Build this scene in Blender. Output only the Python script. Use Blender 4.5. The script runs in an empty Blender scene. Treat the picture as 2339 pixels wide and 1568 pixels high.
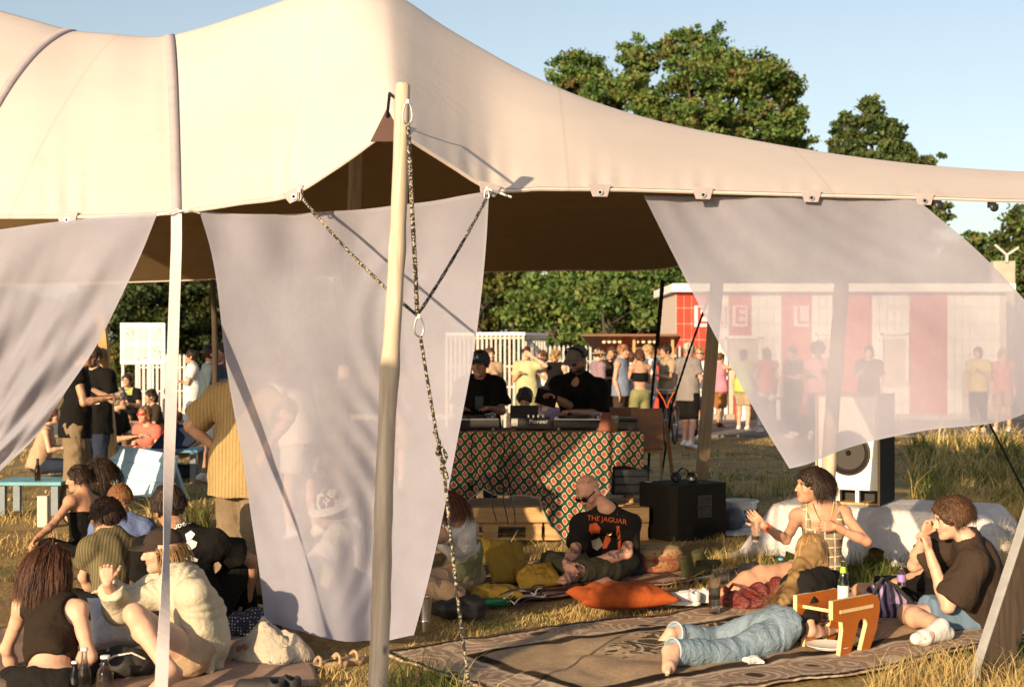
import bpy, bmesh, math, random
import numpy as np
from mathutils import Vector, Matrix
from mathutils.bvhtree import BVHTree

# ------------------------------------------------------------------ camera, sky, sun, exposure
SC = bpy.context.scene
COL = SC.collection
FPX, CXP, HOR, CAMH = 3250.0, 1169.5, 795.0, 1.70      # focal length / principal column / horizon row in photo units
cam_d = bpy.data.cameras.new('camera')
cam = bpy.data.objects.new('camera', cam_d); COL.objects.link(cam)
cam.location = (0, 0, CAMH); cam.rotation_euler = (math.radians(90), 0, 0)
cam_d.sensor_width = 36.0; cam_d.lens = 36.0 * FPX / 2339.0
cam_d.shift_y = (HOR - 784.0) / 2339.0
cam_d.clip_start = 0.05; cam_d.clip_end = 3000
cam_d.dof.use_dof = True; cam_d.dof.focus_distance = 9.2; cam_d.dof.aperture_fstop = 3.5
SC.camera = cam
SUN_AZ, SUN_EL = 29.0, 14.0        # degrees: sun stands behind the camera, to the left; elevation
w = bpy.data.worlds.new('World'); SC.world = w; w.use_nodes = True
nt = w.node_tree; bg = nt.nodes['Background']
sky = nt.nodes.new('ShaderNodeTexSky'); sky.sky_type = 'NISHITA'; sky.sun_disc = False
sky.sun_elevation = math.radians(SUN_EL)
sky.sun_rotation = math.radians(180 + SUN_AZ)
sky.altitude = 0; sky.air_density = 1.0; sky.dust_density = 1.3; sky.ozone_density = 1.0
hsv = nt.nodes.new('ShaderNodeHueSaturation'); hsv.inputs['Saturation'].default_value = 0.72
nt.links.new(sky.outputs[0], hsv.inputs['Color']); nt.links.new(hsv.outputs[0], bg.inputs[0]); bg.inputs[1].default_value = 0.1
sun_d = bpy.data.lights.new('sun', 'SUN'); sun_d.energy = 5.0; sun_d.angle = math.radians(0.55)
sun_d.color = (1.0, 0.74, 0.46)
sun = bpy.data.objects.new('sun', sun_d); COL.objects.link(sun)
_a, _e = math.radians(SUN_AZ), math.radians(SUN_EL)
SUNV = Vector((math.sin(_a) * math.cos(_e), math.cos(_a) * math.cos(_e), -math.sin(_e)))   # travel direction of light
sun.rotation_euler = SUNV.to_track_quat('-Z', 'Y').to_euler(); sun.location = (-8, -12, 8)
SC.view_settings.view_transform = 'Standard'; SC.view_settings.look = 'None'
SC.view_settings.exposure = 0.75; SC.view_settings.gamma = 1.0
SC.render.engine = 'CYCLES'
SC.cycles.use_denoising = True
try: SC.cycles.denoiser = 'OPENIMAGEDENOISE'
except Exception: pass
SC.cycles.max_bounces = 7; SC.cycles.diffuse_bounces = 3; SC.cycles.glossy_bounces = 3
SC.cycles.transmission_bounces = 5; SC.cycles.transparent_max_bounces = 24
SC.cycles.caustics_reflective = False; SC.cycles.caustics_refractive = False
SC.cycles.sample_clamp_indirect = 6

rnd = random.Random(7)
nr = np.random.RandomState(11)
V = Vector
def A(*v): return np.array(v, dtype=np.float64)
def P(px, py, D): return A((px - CXP) * D / FPX, D, CAMH - (py - HOR) * D / FPX)
def G(px, py, z=0.0):
    D = (CAMH - z) * FPX / (py - HOR); return P(px, py, D)
def depth(py): return CAMH * FPX / (py - HOR)
def nrm(v):
    v = np.asarray(v, float); return v / (np.linalg.norm(v) + 1e-12)

# ------------------------------------------------------------------ materials
MATS = {}
def _n(t, k, x=None, **kw):
    n = t.nodes.new(k)
    for a, b in kw.items(): setattr(n, a, b)
    return n
def newmat(name):
    m = bpy.data.materials.new(name); m.use_nodes = True; MATS[name] = m
    return m, m.node_tree, m.node_tree.nodes['Principled BSDF']
def mixc(t, fac, a, b, mode='MIX'):
    n = t.nodes.new('ShaderNodeMix'); n.data_type = 'RGBA'; n.blend_type = mode
    for s, v in ((0, fac), (6, a), (7, b)):
        if hasattr(v, 'links') or hasattr(v, 'node'): t.links.new(v, n.inputs[s])
        elif s == 0: n.inputs[0].default_value = v
        else: n.inputs[s].default_value = (*v[:3], 1)
    return n.outputs[2]
def ramp(t, src, stops, interp='LINEAR'):
    n = t.nodes.new('ShaderNodeValToRGB'); n.color_ramp.interpolation = interp
    e = n.color_ramp.elements
    while len(e) < len(stops): e.new(0.5)
    for i, (p, c) in enumerate(stops):
        e[i].position = p
        e[i].color = (*c[:3], 1) if hasattr(c, '__len__') else (c, c, c, 1)
    t.links.new(src, n.inputs[0]); return n.outputs[0]
def math_(t, op, a, b=None, c=None, clamp=False):
    n = t.nodes.new('ShaderNodeMath'); n.operation = op; n.use_clamp = clamp
    for i, v in enumerate((a, b, c)):
        if v is None: continue
        if hasattr(v, 'node'): t.links.new(v, n.inputs[i])
        else: n.inputs[i].default_value = v
    return n.outputs[0]
def noise(t, scale, detail=3, rough=0.55, vec=None, dist=0.0, out=0):
    n = t.nodes.new('ShaderNodeTexNoise'); n.inputs['Scale'].default_value = scale
    n.inputs['Detail'].default_value = detail; n.inputs['Roughness'].default_value = rough
    n.inputs['Distortion'].default_value = dist
    if vec is not None: t.links.new(vec, n.inputs['Vector'])
    return n.outputs[out]
def coord(t, which='Object', scale=None, rot=None, loc=None):
    tc = t.nodes.new('ShaderNodeTexCoord'); o = tc.outputs[which]
    if scale or rot or loc:
        mp = t.nodes.new('ShaderNodeMapping')
        if scale: mp.inputs['Scale'].default_value = scale
        if rot: mp.inputs['Rotation'].default_value = rot
        if loc: mp.inputs['Location'].default_value = loc
        t.links.new(o, mp.inputs[0]); o = mp.outputs[0]
    return o
def bumpn(t, b, h, strength=0.3, dist=0.01):
    n = t.nodes.new('ShaderNodeBump'); n.inputs['Strength'].default_value = strength
    n.inputs['Distance'].default_value = dist
    t.links.new(h, n.inputs['Height']); t.links.new(n.outputs[0], b.inputs['Normal'])
def M(name, col=(.5, .5, .5), rough=.8, var=.18, scale=9, bump=0.0, bscale=120, metal=0, spec=None, trans=0, coat=0, dirt=0, dirtcol=(.18, .13, .08)):
    """plain surface with mottled colour and a little relief"""
    if name in MATS: return MATS[name]
    m, t, b = newmat(name)
    v = coord(t)
    f = noise(t, scale, 4, .6, v)
    c1 = tuple(c * (1 - var) for c in col); c2 = tuple(min(1, c * (1 + var)) for c in col)
    c = ramp(t, f, [(.3, c1), (.7, c2)])
    if dirt:
        d = ramp(t, noise(t, scale * .37, 5, .7, v), [(.48, 0), (.72, dirt)])
        c = mixc(t, d, c, dirtcol)
    t.links.new(c, b.inputs['Base Color'])
    b.inputs['Roughness'].default_value = rough; b.inputs['Metallic'].default_value = metal
    if spec is not None: b.inputs['Specular IOR Level'].default_value = spec
    if trans: b.inputs['Transmission Weight'].default_value = trans
    if coat: b.inputs['Coat Weight'].default_value = coat
    if bump: bumpn(t, b, noise(t, bscale, 3, .6, v), bump, .004)
    return m
def cloth(name, col, var=.14, fold=.35, weave=420, stripe=None, trans=0.0):
    """matt fabric: fine weave, soft creases, uneven fading; optional stripe (axis, freq, colour, duty)"""
    if name in MATS: return MATS[name]
    m, t, b = newmat(name)
    v = coord(t)
    f = noise(t, 6, 4, .6, v)
    c = ramp(t, f, [(.28, tuple(x * (1 - var) for x in col)), (.72, tuple(min(1, x * (1 + var)) for x in col))])
    if stripe:
        ax, fr, sc, du = stripe
        sx = t.nodes.new('ShaderNodeSeparateXYZ'); t.links.new(v, sx.inputs[0])
        s = math_(t, 'SINE', math_(t, 'MULTIPLY', sx.outputs[ax], fr))
        c = mixc(t, ramp(t, math_(t, 'MULTIPLY_ADD', s, .5, .5), [(du, 0), (min(1, du + .12), 1)]), c, sc)
    fuzz = ramp(t, noise(t, weave, 2, .7, v), [(.35, .82), (.65, 1.1)])
    c = mixc(t, .6, c, fuzz, 'MULTIPLY')
    t.links.new(c, b.inputs['Base Color'])
    b.inputs['Roughness'].default_value = .92; b.inputs['Specular IOR Level'].default_value = .2
    cr = noise(t, 16, 4, .55, v, dist=1.2)
    rg = math_(t, 'ABSOLUTE', math_(t, 'SUBTRACT', noise(t, 11, 3, .55, v, dist=1.6), .5))
    h = math_(t, 'ADD', math_(t, 'MULTIPLY_ADD', rg, -1.3, cr), math_(t, 'MULTIPLY', noise(t, weave, 1, .5, v), .05))
    bumpn(t, b, h, fold, .03)
    if trans:
        tr = t.nodes.new('ShaderNodeBsdfTranslucent'); t.links.new(c, tr.inputs[0])
        mx = t.nodes.new('ShaderNodeMixShader'); mx.inputs[0].default_value = trans
        t.links.new(b.outputs[0], mx.inputs[1]); t.links.new(tr.outputs[0], mx.inputs[2])
        t.links.new(mx.outputs[0], t.nodes['Material Output'].inputs[0])
    return m
def wood(name, c1, c2, rough=.7, axis=2, scale=6, knots=True, gloss=None):
    if name in MATS: return MATS[name]
    m, t, b = newmat(name)
    sc = [scale * 5] * 3; sc[axis] = scale * .35
    v = coord(t, 'Object', tuple(sc))
    f = noise(t, 1.6, 6, .65, v, dist=.8)
    c = ramp(t, f, [(.3, c1), (.5, tuple((a + d) / 2 for a, d in zip(c1, c2))), (.68, c2)])
    if knots:
        vo = t.nodes.new('ShaderNodeTexVoronoi'); vo.inputs['Scale'].default_value = 5
        t.links.new(coord(t, 'Object', (1.5, 1.5, .8)), vo.inputs['Vector'])
        k = ramp(t, vo.outputs[0], [(.05, 1), (.13, 0)])
        c = mixc(t, math_(t, 'MULTIPLY', k, .8), c, tuple(x * .3 for x in c1))
    t.links.new(c, b.inputs['Base Color']); b.inputs['Roughness'].default_value = rough
    bumpn(t, b, f, .35, .01)
    return m
def glassm(name, col=(1, 1, 1), rough=.02, ior=1.45, alpha=.25):
    """thin drinking-glass look: mostly clear with bright fresnel rims"""
    if name in MATS: return MATS[name]
    m, t, b = newmat(name)
    b.inputs['Base Color'].default_value = (*col, 1); b.inputs['Roughness'].default_value = rough
    b.inputs['Transmission Weight'].default_value = 1; b.inputs['IOR'].default_value = ior
    tr = t.nodes.new('ShaderNodeBsdfTransparent'); tr.inputs[0].default_value = (*[min(1, .4 + .6 * c) for c in col], 1)
    mx = t.nodes.new('ShaderNodeMixShader'); mx.inputs[0].default_value = alpha
    t.links.new(tr.outputs[0], mx.inputs[1]); t.links.new(b.outputs[0], mx.inputs[2])
    mx.inputs[0].default_value = 1 - alpha
    t.links.new(mx.outputs[0], t.nodes['Material Output'].inputs[0])
    return m

# ------------------------------------------------------------------ objects
def npmesh(name, v, f, smooth=True, uv=None):
    """v (n,3), f (m,3 or 4) arrays -> mesh"""
    me = bpy.data.meshes.new(name)
    v = np.asarray(v, np.float32); f = np.asarray(f, np.int32)
    if len(f) == 0: return me
    k = f.shape[1]
    me.vertices.add(len(v)); me.vertices.foreach_set('co', v.ravel())
    me.loops.add(f.size); me.loops.foreach_set('vertex_index', f.ravel())
    me.polygons.add(len(f)); me.polygons.foreach_set('loop_start', np.arange(0, f.size, k, dtype=np.int32))
    if smooth: me.polygons.foreach_set('use_smooth', np.ones(len(f), bool))
    me.update(calc_edges=True)
    if uv is not None:
        ul = me.uv_layers.new(name='UVMap'); ul.data.foreach_set('uv', np.asarray(uv, np.float32)[f.ravel()].ravel())
    return me
def link(name, me, mat=None, parent=None, smooth=None):
    o = bpy.data.objects.new(name, me); COL.objects.link(o)
    if mat is not None:
        if isinstance(mat, str): mat = MATS[mat]
        if len(me.materials) == 0: me.materials.append(mat)
    if parent is not None:
        o.parent = parent; o.matrix_parent_inverse = parent.matrix_basis.inverted()
    return o
def thing(name, label, cat, loc=(0, 0, 0), group=None):
    o = bpy.data.objects.new(name, None); COL.objects.link(o)
    o.location = tuple(float(x) for x in loc); o.empty_display_size = .1
    tag(o, label, cat, group); return o
def tag(o, label=None, cat=None, group=None, kind=None):
    if label: o['label'] = label
    if cat: o['category'] = cat
    if group: o['group'] = group
    if kind: o['kind'] = kind
    return o
class MB:
    """collects simple solids, builds ONE mesh"""
    def __init__(s): s.v = []; s.f = []
    def add(s, v, f):
        o = len(s.v); s.v += [tuple(map(float, p)) for p in v]; s.f += [tuple(i + o for i in q) for q in f]; return s
    def box(s, c, size, ax=None):
        c = A(*c); hx, hy, hz = [q / 2 for q in size]
        X, Y, Z = ax if ax is not None else (A(1, 0, 0), A(0, 1, 0), A(0, 0, 1))
        vs = [c + X * hx * i + Y * hy * j + Z * hz * k for i in (-1, 1) for j in (-1, 1) for k in (-1, 1)]
        return s.add(vs, [(0, 1, 3, 2), (4, 6, 7, 5), (0, 4, 5, 1), (2, 3, 7, 6), (0, 2, 6, 4), (1, 5, 7, 3)])
    def bar(s, a, b, w_, h_, up=(0, 0, 1)):
        a, b = A(*a), A(*b); Z = nrm(b - a); X = np.cross(A(*up), Z)
        if np.linalg.norm(X) < 1e-3: X = np.cross(A(0, 1, 0), Z)
        X = nrm(X); Y = np.cross(Z, X)
        return s.box((a + b) / 2, (w_, h_, np.linalg.norm(b - a)), (X, Y, Z))
    def tube(s, pts, r, n=8, caps=True):
        pts = [A(*p) for p in pts]; rs = r if hasattr(r, '__len__') else [r] * len(pts)
        vs = []; prev = None
        for i, p in enumerate(pts):
            t_ = nrm(pts[min(i + 1, len(pts) - 1)] - pts[max(i - 1, 0)])
            X = np.cross(t_, A(0, 0, 1)) if prev is None else prev - t_ * np.dot(prev, t_)
            if np.linalg.norm(X) < 1e-3: X = np.cross(t_, A(0, 1, 0))
            X = nrm(X); prev = X; Y = np.cross(t_, X)
            vs += [p + rs[i] * (X * math.cos(2 * math.pi * k / n) + Y * math.sin(2 * math.pi * k / n)) for k in range(n)]
        fs = [(i * n + k, i * n + (k + 1) % n, (i + 1) * n + (k + 1) % n, (i + 1) * n + k) for i in range(len(pts) - 1) for k in range(n)]
        if caps: fs += [tuple(range(n))[::-1], tuple(range((len(pts) - 1) * n, len(pts) * n))]
        return s.add(vs, fs)
    def lathe(s, prof, c=(0, 0, 0), n=20, ax=None):
        c = A(*c); X, Y, Z = ax if ax is not None else (A(1, 0, 0), A(0, 1, 0), A(0, 0, 1))
        vs = []
        for r, z in prof:
            vs += [c + X * r * math.cos(2 * math.pi * k / n) + Y * r * math.sin(2 * math.pi * k / n) + Z * z for k in range(n)]
        m = len(prof)
        fs = [(i * n + k, i * n + (k + 1) % n, (i + 1) * n + (k + 1) % n, (i + 1) * n + k) for i in range(m - 1) for k in range(n)]
        if prof[0][0] > 1e-5: fs.append(tuple(range(n))[::-1])
        if prof[-1][0] > 1e-5: fs.append(tuple(range((m - 1) * n, m * n)))
        return s.add(vs, fs)
    def prism(s, poly, d, o=(0, 0, 0), ax=None):
        """2-D polygon (x,z) extruded by d along y of the frame"""
        o = A(*o); X, Y, Z = ax if ax is not None else (A(1, 0, 0), A(0, 1, 0), A(0, 0, 1))
        n = len(poly)
        vs = [o + X * x + Z * z - Y * d / 2 for x, z in poly] + [o + X * x + Z * z + Y * d / 2 for x, z in poly]
        fs = [tuple(range(n)), tuple(range(n, 2 * n))[::-1]] + [(i, i + n, (i + 1) % n + n, (i + 1) % n) for i in range(n)]
        return s.add(vs, fs)
    def mesh(s, name='m', smooth=False, bevel=0, recalc=True):
        bm = bmesh.new()
        vs = [bm.verts.new(p) for p in s.v]
        for f in s.f:
            try: bm.faces.new([vs[i] for i in f])
            except ValueError: pass
        if recalc: bmesh.ops.recalc_face_normals(bm, faces=bm.faces[:])
        if bevel:
            es = [e for e in bm.edges if len(e.link_faces) == 2 and e.calc_face_angle(0) > .6]
            bmesh.ops.bevel(bm, geom=es, offset=bevel, segments=2, affect='EDGES', profile=.6, clamp_overlap=True)
        me = bpy.data.meshes.new(name); bm.to_mesh(me); bm.free()
        if smooth:
            me.polygons.foreach_set('use_smooth', np.ones(len(me.polygons), bool))
            try: me.set_sharp_from_angle(angle=math.radians(38))
            except Exception: pass
        return me
    def build(s, name, mat, parent=None, smooth=False, bevel=0):
        return link(name, s.mesh(name, smooth, bevel), mat, parent)
def axes(yaw, pitch=0, roll=0):
    m = Matrix.Rotation(math.radians(yaw), 3, 'Z') @ Matrix.Rotation(math.radians(pitch), 3, 'X') @ Matrix.Rotation(math.radians(roll), 3, 'Y')
    return [np.array(m.col[i]) for i in range(3)]

# ------------------------------------------------------------------ implicit surfaces (smooth unions meshed by surface nets)
def cone(a, b, ra, rb, k=.02, flat=0): return ('c', A(*a), A(*b), ra, rb, k, flat)
def ell(c, r, k=.02, R=None): return ('e', A(*c), A(*r), np.eye(3) if R is None else np.asarray(R), k)
def sub(c, r, k=.01, R=None): return ('s', A(*c), A(*r), np.eye(3) if R is None else np.asarray(R), k)
def cut(p, n): return ('p', A(*p), nrm(n))
def _bb(pr):
    if pr[0] == 'c':
        r = max(pr[3], pr[4]); return np.minimum(pr[1], pr[2]) - r, np.maximum(pr[1], pr[2]) + r
    r = np.abs(pr[3].T) @ np.abs(pr[2]) if pr[0] in 'es' else 0
    return pr[1] - r, pr[1] + r
def sdf_mesh(prims, h, lo=None, hi=None):
    pos = [p for p in prims if p[0] in 'ce']
    if lo is None:
        b = [_bb(p) for p in pos]
        lo = np.min([x[0] for x in b], 0) - 3 * h; hi = np.max([x[1] for x in b], 0) + 3 * h
    n = np.maximum(4, np.ceil((hi - lo) / h).astype(int) + 1)
    F = np.full(n, 1.0, np.float32)
    axs = [(lo[i] + h * np.arange(n[i])).astype(np.float32) for i in range(3)]
    for p in prims:
        if p[0] == 'p':
            d = ((axs[0] - p[1][0]) * p[2][0])[:, None, None] + ((axs[1] - p[1][1]) * p[2][1])[None, :, None] + ((axs[2] - p[1][2]) * p[2][2])[None, None, :]
            np.maximum(F, d, out=F); continue
        k = p[4] if p[0] in 'es' else p[5]
        b0, b1 = _bb(p); pad = k + 3 * h
        i0 = np.clip(np.floor((b0 - pad - lo) / h).astype(int), 0, n); i1 = np.clip(np.ceil((b1 + pad - lo) / h).astype(int) + 1, 0, n)
        if np.any(i1 <= i0): continue
        sl = tuple(slice(i0[j], i1[j]) for j in range(3))
        X = axs[0][sl[0]][:, None, None]; Y = axs[1][sl[1]][None, :, None]; Z = axs[2][sl[2]][None, None, :]
        if p[0] == 'c':
            a, bb, ra, rb = p[1], p[2], p[3], p[4]; ba = bb - a; L2 = float(ba @ ba) + 1e-12
            t = ((X - a[0]) * ba[0] + (Y - a[1]) * ba[1] + (Z - a[2]) * ba[2]) / L2
            tc = np.clip(t, 0, 1)
            d = np.sqrt((X - a[0] - tc * ba[0]) ** 2 + (Y - a[1] - tc * ba[1]) ** 2 + (Z - a[2] - tc * ba[2]) ** 2) - (ra + (rb - ra) * tc)
            if p[6]: d = np.maximum(d, (t - 1) * math.sqrt(L2))
            if p[6] == 2: d = np.maximum(d, -t * math.sqrt(L2))
        else:
            R = p[3]; r = p[2]; c = p[1]
            dx, dy, dz = X - c[0], Y - c[1], Z - c[2]
            q = [R[i][0] * dx + R[i][1] * dy + R[i][2] * dz for i in range(3)]
            k0 = np.sqrt((q[0] / r[0]) ** 2 + (q[1] / r[1]) ** 2 + (q[2] / r[2]) ** 2)
            k1 = np.sqrt((q[0] / r[0] ** 2) ** 2 + (q[1] / r[1] ** 2) ** 2 + (q[2] / r[2] ** 2) ** 2) + 1e-6
            d = k0 * (k0 - 1) / k1
        S = F[sl]
        if p[0] == 's':
            d = -d; hh = np.clip(.5 - .5 * (S - d) / k, 0, 1)       # smooth max
            F[sl] = S * (1 - hh) + d * hh + k * hh * (1 - hh)
        else:
            hh = np.clip(.5 + .5 * (d - S) / k, 0, 1)
            F[sl] = d * (1 - hh) + S * hh - k * hh * (1 - hh)
    F[0], F[-1], F[:, 0], F[:, -1], F[:, :, 0], F[:, :, -1] = [np.maximum(q, .5 * h) for q in (F[0], F[-1], F[:, 0], F[:, -1], F[:, :, 0], F[:, :, -1])]
    S = F < 0
    c = np.zeros(n - 1, np.int8)
    cs = [(i, j, k) for i in (0, 1) for j in (0, 1) for k in (0, 1)]
    for i, j, k in cs: c += S[i:n[0] - 1 + i, j:n[1] - 1 + j, k:n[2] - 1 + k]
    act = (c > 0) & (c < 8)
    ijk = np.argwhere(act)
    if len(ijk) == 0: return np.zeros((0, 3)), np.zeros((0, 4), int)
    idx = np.full(n - 1, -1, np.int32); idx[act] = np.arange(len(ijk))
    acc = np.zeros((len(ijk), 3)); cnt = np.zeros(len(ijk))
    fv = {q: F[ijk[:, 0] + q[0], ijk[:, 1] + q[1], ijk[:, 2] + q[2]] for q in cs}
    for q in cs:
        for ax in range(3):
            if q[ax]: continue
            r = list(q); r[ax] = 1; r = tuple(r)
            fa, fb = fv[q], fv[r]; m = (fa < 0) != (fb < 0)
            t = np.where(m, fa / np.where(m, fa - fb, 1), 0)
            e = np.zeros((len(ijk), 3)); e[:] = q; e[:, ax] += t
            acc[m] += e[m]; cnt[m] += 1
    v = lo + h * (ijk + acc / cnt[:, None])
    fs = []
    for ax in range(3):
        a1, a2 = (ax + 1) % 3, (ax + 2) % 3
        s0 = [slice(None)] * 3; s1 = [slice(None)] * 3
        s0[ax] = slice(0, -1); s1[ax] = slice(1, None)
        ch = S[tuple(s0)] != S[tuple(s1)]
        e = np.argwhere(ch)
        ok = (e[:, a1] > 0) & (e[:, a2] > 0) & (e[:, a1] < n[a1] - 1) & (e[:, a2] < n[a2] - 1); e = e[ok]
        if len(e) == 0: continue
        ins = S[e[:, 0], e[:, 1], e[:, 2]]
        def cell(d1, d2):
            g = e.copy(); g[:, a1] -= d1; g[:, a2] -= d2; return idx[g[:, 0], g[:, 1], g[:, 2]]
        q = np.stack([cell(1, 1), cell(0, 1), cell(0, 0), cell(1, 0)], 1)
        q[~ins] = q[~ins][:, ::-1]
        fs.append(q)
    f = np.concatenate(fs); f = f[(f >= 0).all(1)]
    return v, f
def vnormals(v, f):
    n = np.cross(v[f[:, 2]] - v[f[:, 0]], v[f[:, 3 if f.shape[1] == 4 else 1]] - v[f[:, 1 if f.shape[1] == 4 else 0]])
    out = np.zeros_like(v)
    for k in range(f.shape[1]):
        for c in range(3): out[:, c] += np.bincount(f[:, k], n[:, c], len(v))
    return out / (np.linalg.norm(out, axis=1, keepdims=True) + 1e-12)
def wob(v, amp, freq, seed=0, octs=3, stretch=None):
    """cheap smooth noise: sums of warped sines at the points v"""
    r = np.random.RandomState(seed); out = np.zeros(len(v))
    q = v if stretch is None else v * np.asarray(stretch)
    for o in range(octs):
        d1, d2, d3 = [nrm(r.randn(3)) for _ in range(3)]; f = freq * (1.8 ** o)
        out += amp / (1.6 ** o) * np.sin(q @ d1 * f + 1.7 * np.sin(q @ d2 * f * .7 + r.rand() * 6) + 1.2 * np.sin(q @ d3 * f * 1.1 + r.rand() * 6) + r.rand() * 6)
    return out
# ------------------------------------------------------------------ people
def skinmat():
    m, t, b = newmat('skin')
    a = t.nodes.new('ShaderNodeAttribute'); a.attribute_name = 'Col'
    v = coord(t)
    f = ramp(t, noise(t, 22, 4, .6, v), [(.3, .9), (.7, 1.06)])
    t.links.new(mixc(t, .8, a.outputs[0], f, 'MULTIPLY'), b.inputs['Base Color'])
    b.inputs['Roughness'].default_value = .5; b.inputs['Subsurface Weight'].default_value = .08
    b.inputs['Subsurface Radius'].default_value = (.02, .008, .004); b.inputs['Subsurface Scale'].default_value = .5
    b.inputs['Specular IOR Level'].default_value = .35
    bumpn(t, b, noise(t, 160, 2, .5, v), .12, .003)
skinmat()
def hairm(name, c1, c2):
    if name in MATS: return MATS[name]
    m, t, b = newmat(name)
    v = coord(t)
    f = noise(t, 55, 3, .6, v)
    g = t.nodes.new('ShaderNodeAttribute'); g.attribute_name = 'Col'
    c = mixc(t, ramp(t, noise(t, 9, 2, .5, v), [(.3, 0), (.7, 1)]), c1, c2)
    t.links.new(mixc(t, 1, c, g.outputs[0], 'MULTIPLY'), b.inputs['Base Color'])
    b.inputs['Roughness'].default_value = .5; b.inputs['Specular IOR Level'].default_value = .22
    bumpn(t, b, f, .3, .004)
    return m
hairm('hair_dark', (.018, .011, .008), (.05, .03, .02)); hairm('hair_brown', (.045, .022, .012), (.12, .06, .03))
hairm('hair_auburn', (.04, .016, .009), (.1, .042, .022)); hairm('hair_ginger', (.16, .07, .03), (.32, .16, .07))
hairm('hair_blond', (.22, .12, .045), (.42, .26, .11)); hairm('hair_grey', (.15, .12, .1), (.36, .3, .25))
def setcol(me, c):
    a = me.color_attributes.new('Col', 'FLOAT_COLOR', 'POINT')
    c = np.concatenate([c, np.ones((len(c), 1))], 1).astype(np.float32); a.data.foreach_set('color', c.ravel())
SKINS = {'fair': (.56, .34, .235), 'tan': (.47, .26, .165), 'olive': (.38, .205, .125), 'brown': (.2, .1, .06), 'red': (.52, .27, .19)}
BONE = {'neck': ('pelvis', .50), 'head': ('neck', .185), 'shl': ('neck', .175), 'shr': ('neck', .175), 'ell': ('shl', .28), 'elr': ('shr', .28),
        'wrl': ('ell', .25), 'wrr': ('elr', .25), 'hipl': ('pelvis', .10), 'hipr': ('pelvis', .10), 'knl': ('hipl', .43), 'knr': ('hipr', .43),
        'anl': ('knl', .41), 'anr': ('knr', .41), 'tol': ('anl', .19), 'tor': ('anr', .19)}
def solve(par, px, py, L, sg):
    d = A((px - CXP) / FPX, 1, -(py - HOR) / FPX); o = A(0, 0, CAMH) - par
    a_, b_, c_ = d @ d, 2 * d @ o, o @ o - L * L
    q = b_ * b_ - 4 * a_ * c_
    if sg == '0': return P(px, py, par[1])
    t = (-b_ + (math.sqrt(q) if q > 0 else 0) * (1 if sg == '+' else -1)) / (2 * a_)
    return P(px, py, t)
def rig(s=1.0, **sp):
    """joints from (column, row, depth | '+' farther | '-' nearer | '0' level with parent); bone lengths fix the depth. xyz arrays pass through"""
    J = {}
    order = ['pelvis', 'neck', 'mid', 'head'] + (['shl', 'shr'] if 'shl' in sp else ['shr', 'shl']) + ['ell', 'elr', 'wrl', 'wrr'] + (['hipl', 'hipr'] if 'hipl' in sp else ['hipr', 'hipl']) + ['knl', 'knr', 'anl', 'anr', 'tol', 'tor']
    def hips():
        lat = nrm(J['shl'] - J['shr']); up = nrm(J['neck'] - J['pelvis']); lat = nrm(lat - up * (lat @ up))
        J['hipl'] = J['pelvis'] + lat * .1 * s; J['hipr'] = J['pelvis'] - lat * .1 * s
    for k in order:
        v = sp.get(k)
        if v is None:
            if k in ('shl', 'shr') and k not in J: J[k] = 2 * J['neck'] - J['shr' if k == 'shl' else 'shl']
            elif k in ('hipl', 'hipr') and k not in J:
                o = 'hipr' if k == 'hipl' else 'hipl'
                if o in J: J[k] = 2 * J['pelvis'] - J[o]
                else: hips()
            continue
        if isinstance(v, np.ndarray): J[k] = v
        elif isinstance(v[2], str):
            par, L = BONE[k]; J[k] = solve(J[par], v[0], v[1], L * s, v[2])
        else: J[k] = P(*v)
    for sd in 'lr':
        up = nrm(J['neck'] - J['pelvis'])
        if 'el' + sd not in J: J['el' + sd] = J['sh' + sd] - up * .28 * s
        if 'wr' + sd not in J: J['wr' + sd] = J['el' + sd] - up * .24 * s
    for k, (p, L) in BONE.items():
        if k in J and p in J:
            q = np.linalg.norm(J[k] - J[p]) / (L * s)
            if DEBUG and (q < .72 or q > 1.3): print('BONE', sp.get('n', ''), p, k, round(q, 2))
    J['s'] = s
    return J
DEBUG = False
def local_rig(pos, yaw, s=1.0, **jt):
    """joints in the person's own frame (x to the person's right, y forward, z up, metres for a 1.75 m adult), turned by yaw degrees (0 = facing away from camera)"""
    m = np.array(Matrix.Rotation(math.radians(yaw), 3, 'Z'))
    return {**{k: A(*pos) + m @ (A(*v) * s) for k, v in jt.items()}, 's': s}, m
ARMS = {  # elbow and wrist relative to the shoulder, for the right side (x outward)
    'down': ((.05, -.03, -.28), (.06, .06, -.52)), 'fwd': ((.06, .06, -.26), (-.02, .28, -.22)), 'hold': ((.07, .0, -.27), (-.06, .2, -.14)),
    'hip': ((.2, -.06, -.2), (.04, .04, -.36)), 'fold': ((.06, .08, -.26), (-.2, .2, -.22)), 'up': ((.17, .14, -.02), (-.1, .16, .16)),
    'shade': ((.2, .16, .0), (-.05, .19, .17)), 'pocket': ((.1, -.06, -.27), (.04, .05, -.46)), 'back': ((.1, -.12, -.25), (-.06, -.14, -.4)),
    'out': ((.22, .1, -.12), (.36, .28, -.02)), 'wall': ((.2, .16, .02), (.36, .34, .12)), 'phone': ((.05, .06, -.27), (-.1, .26, -.06))}
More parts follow.
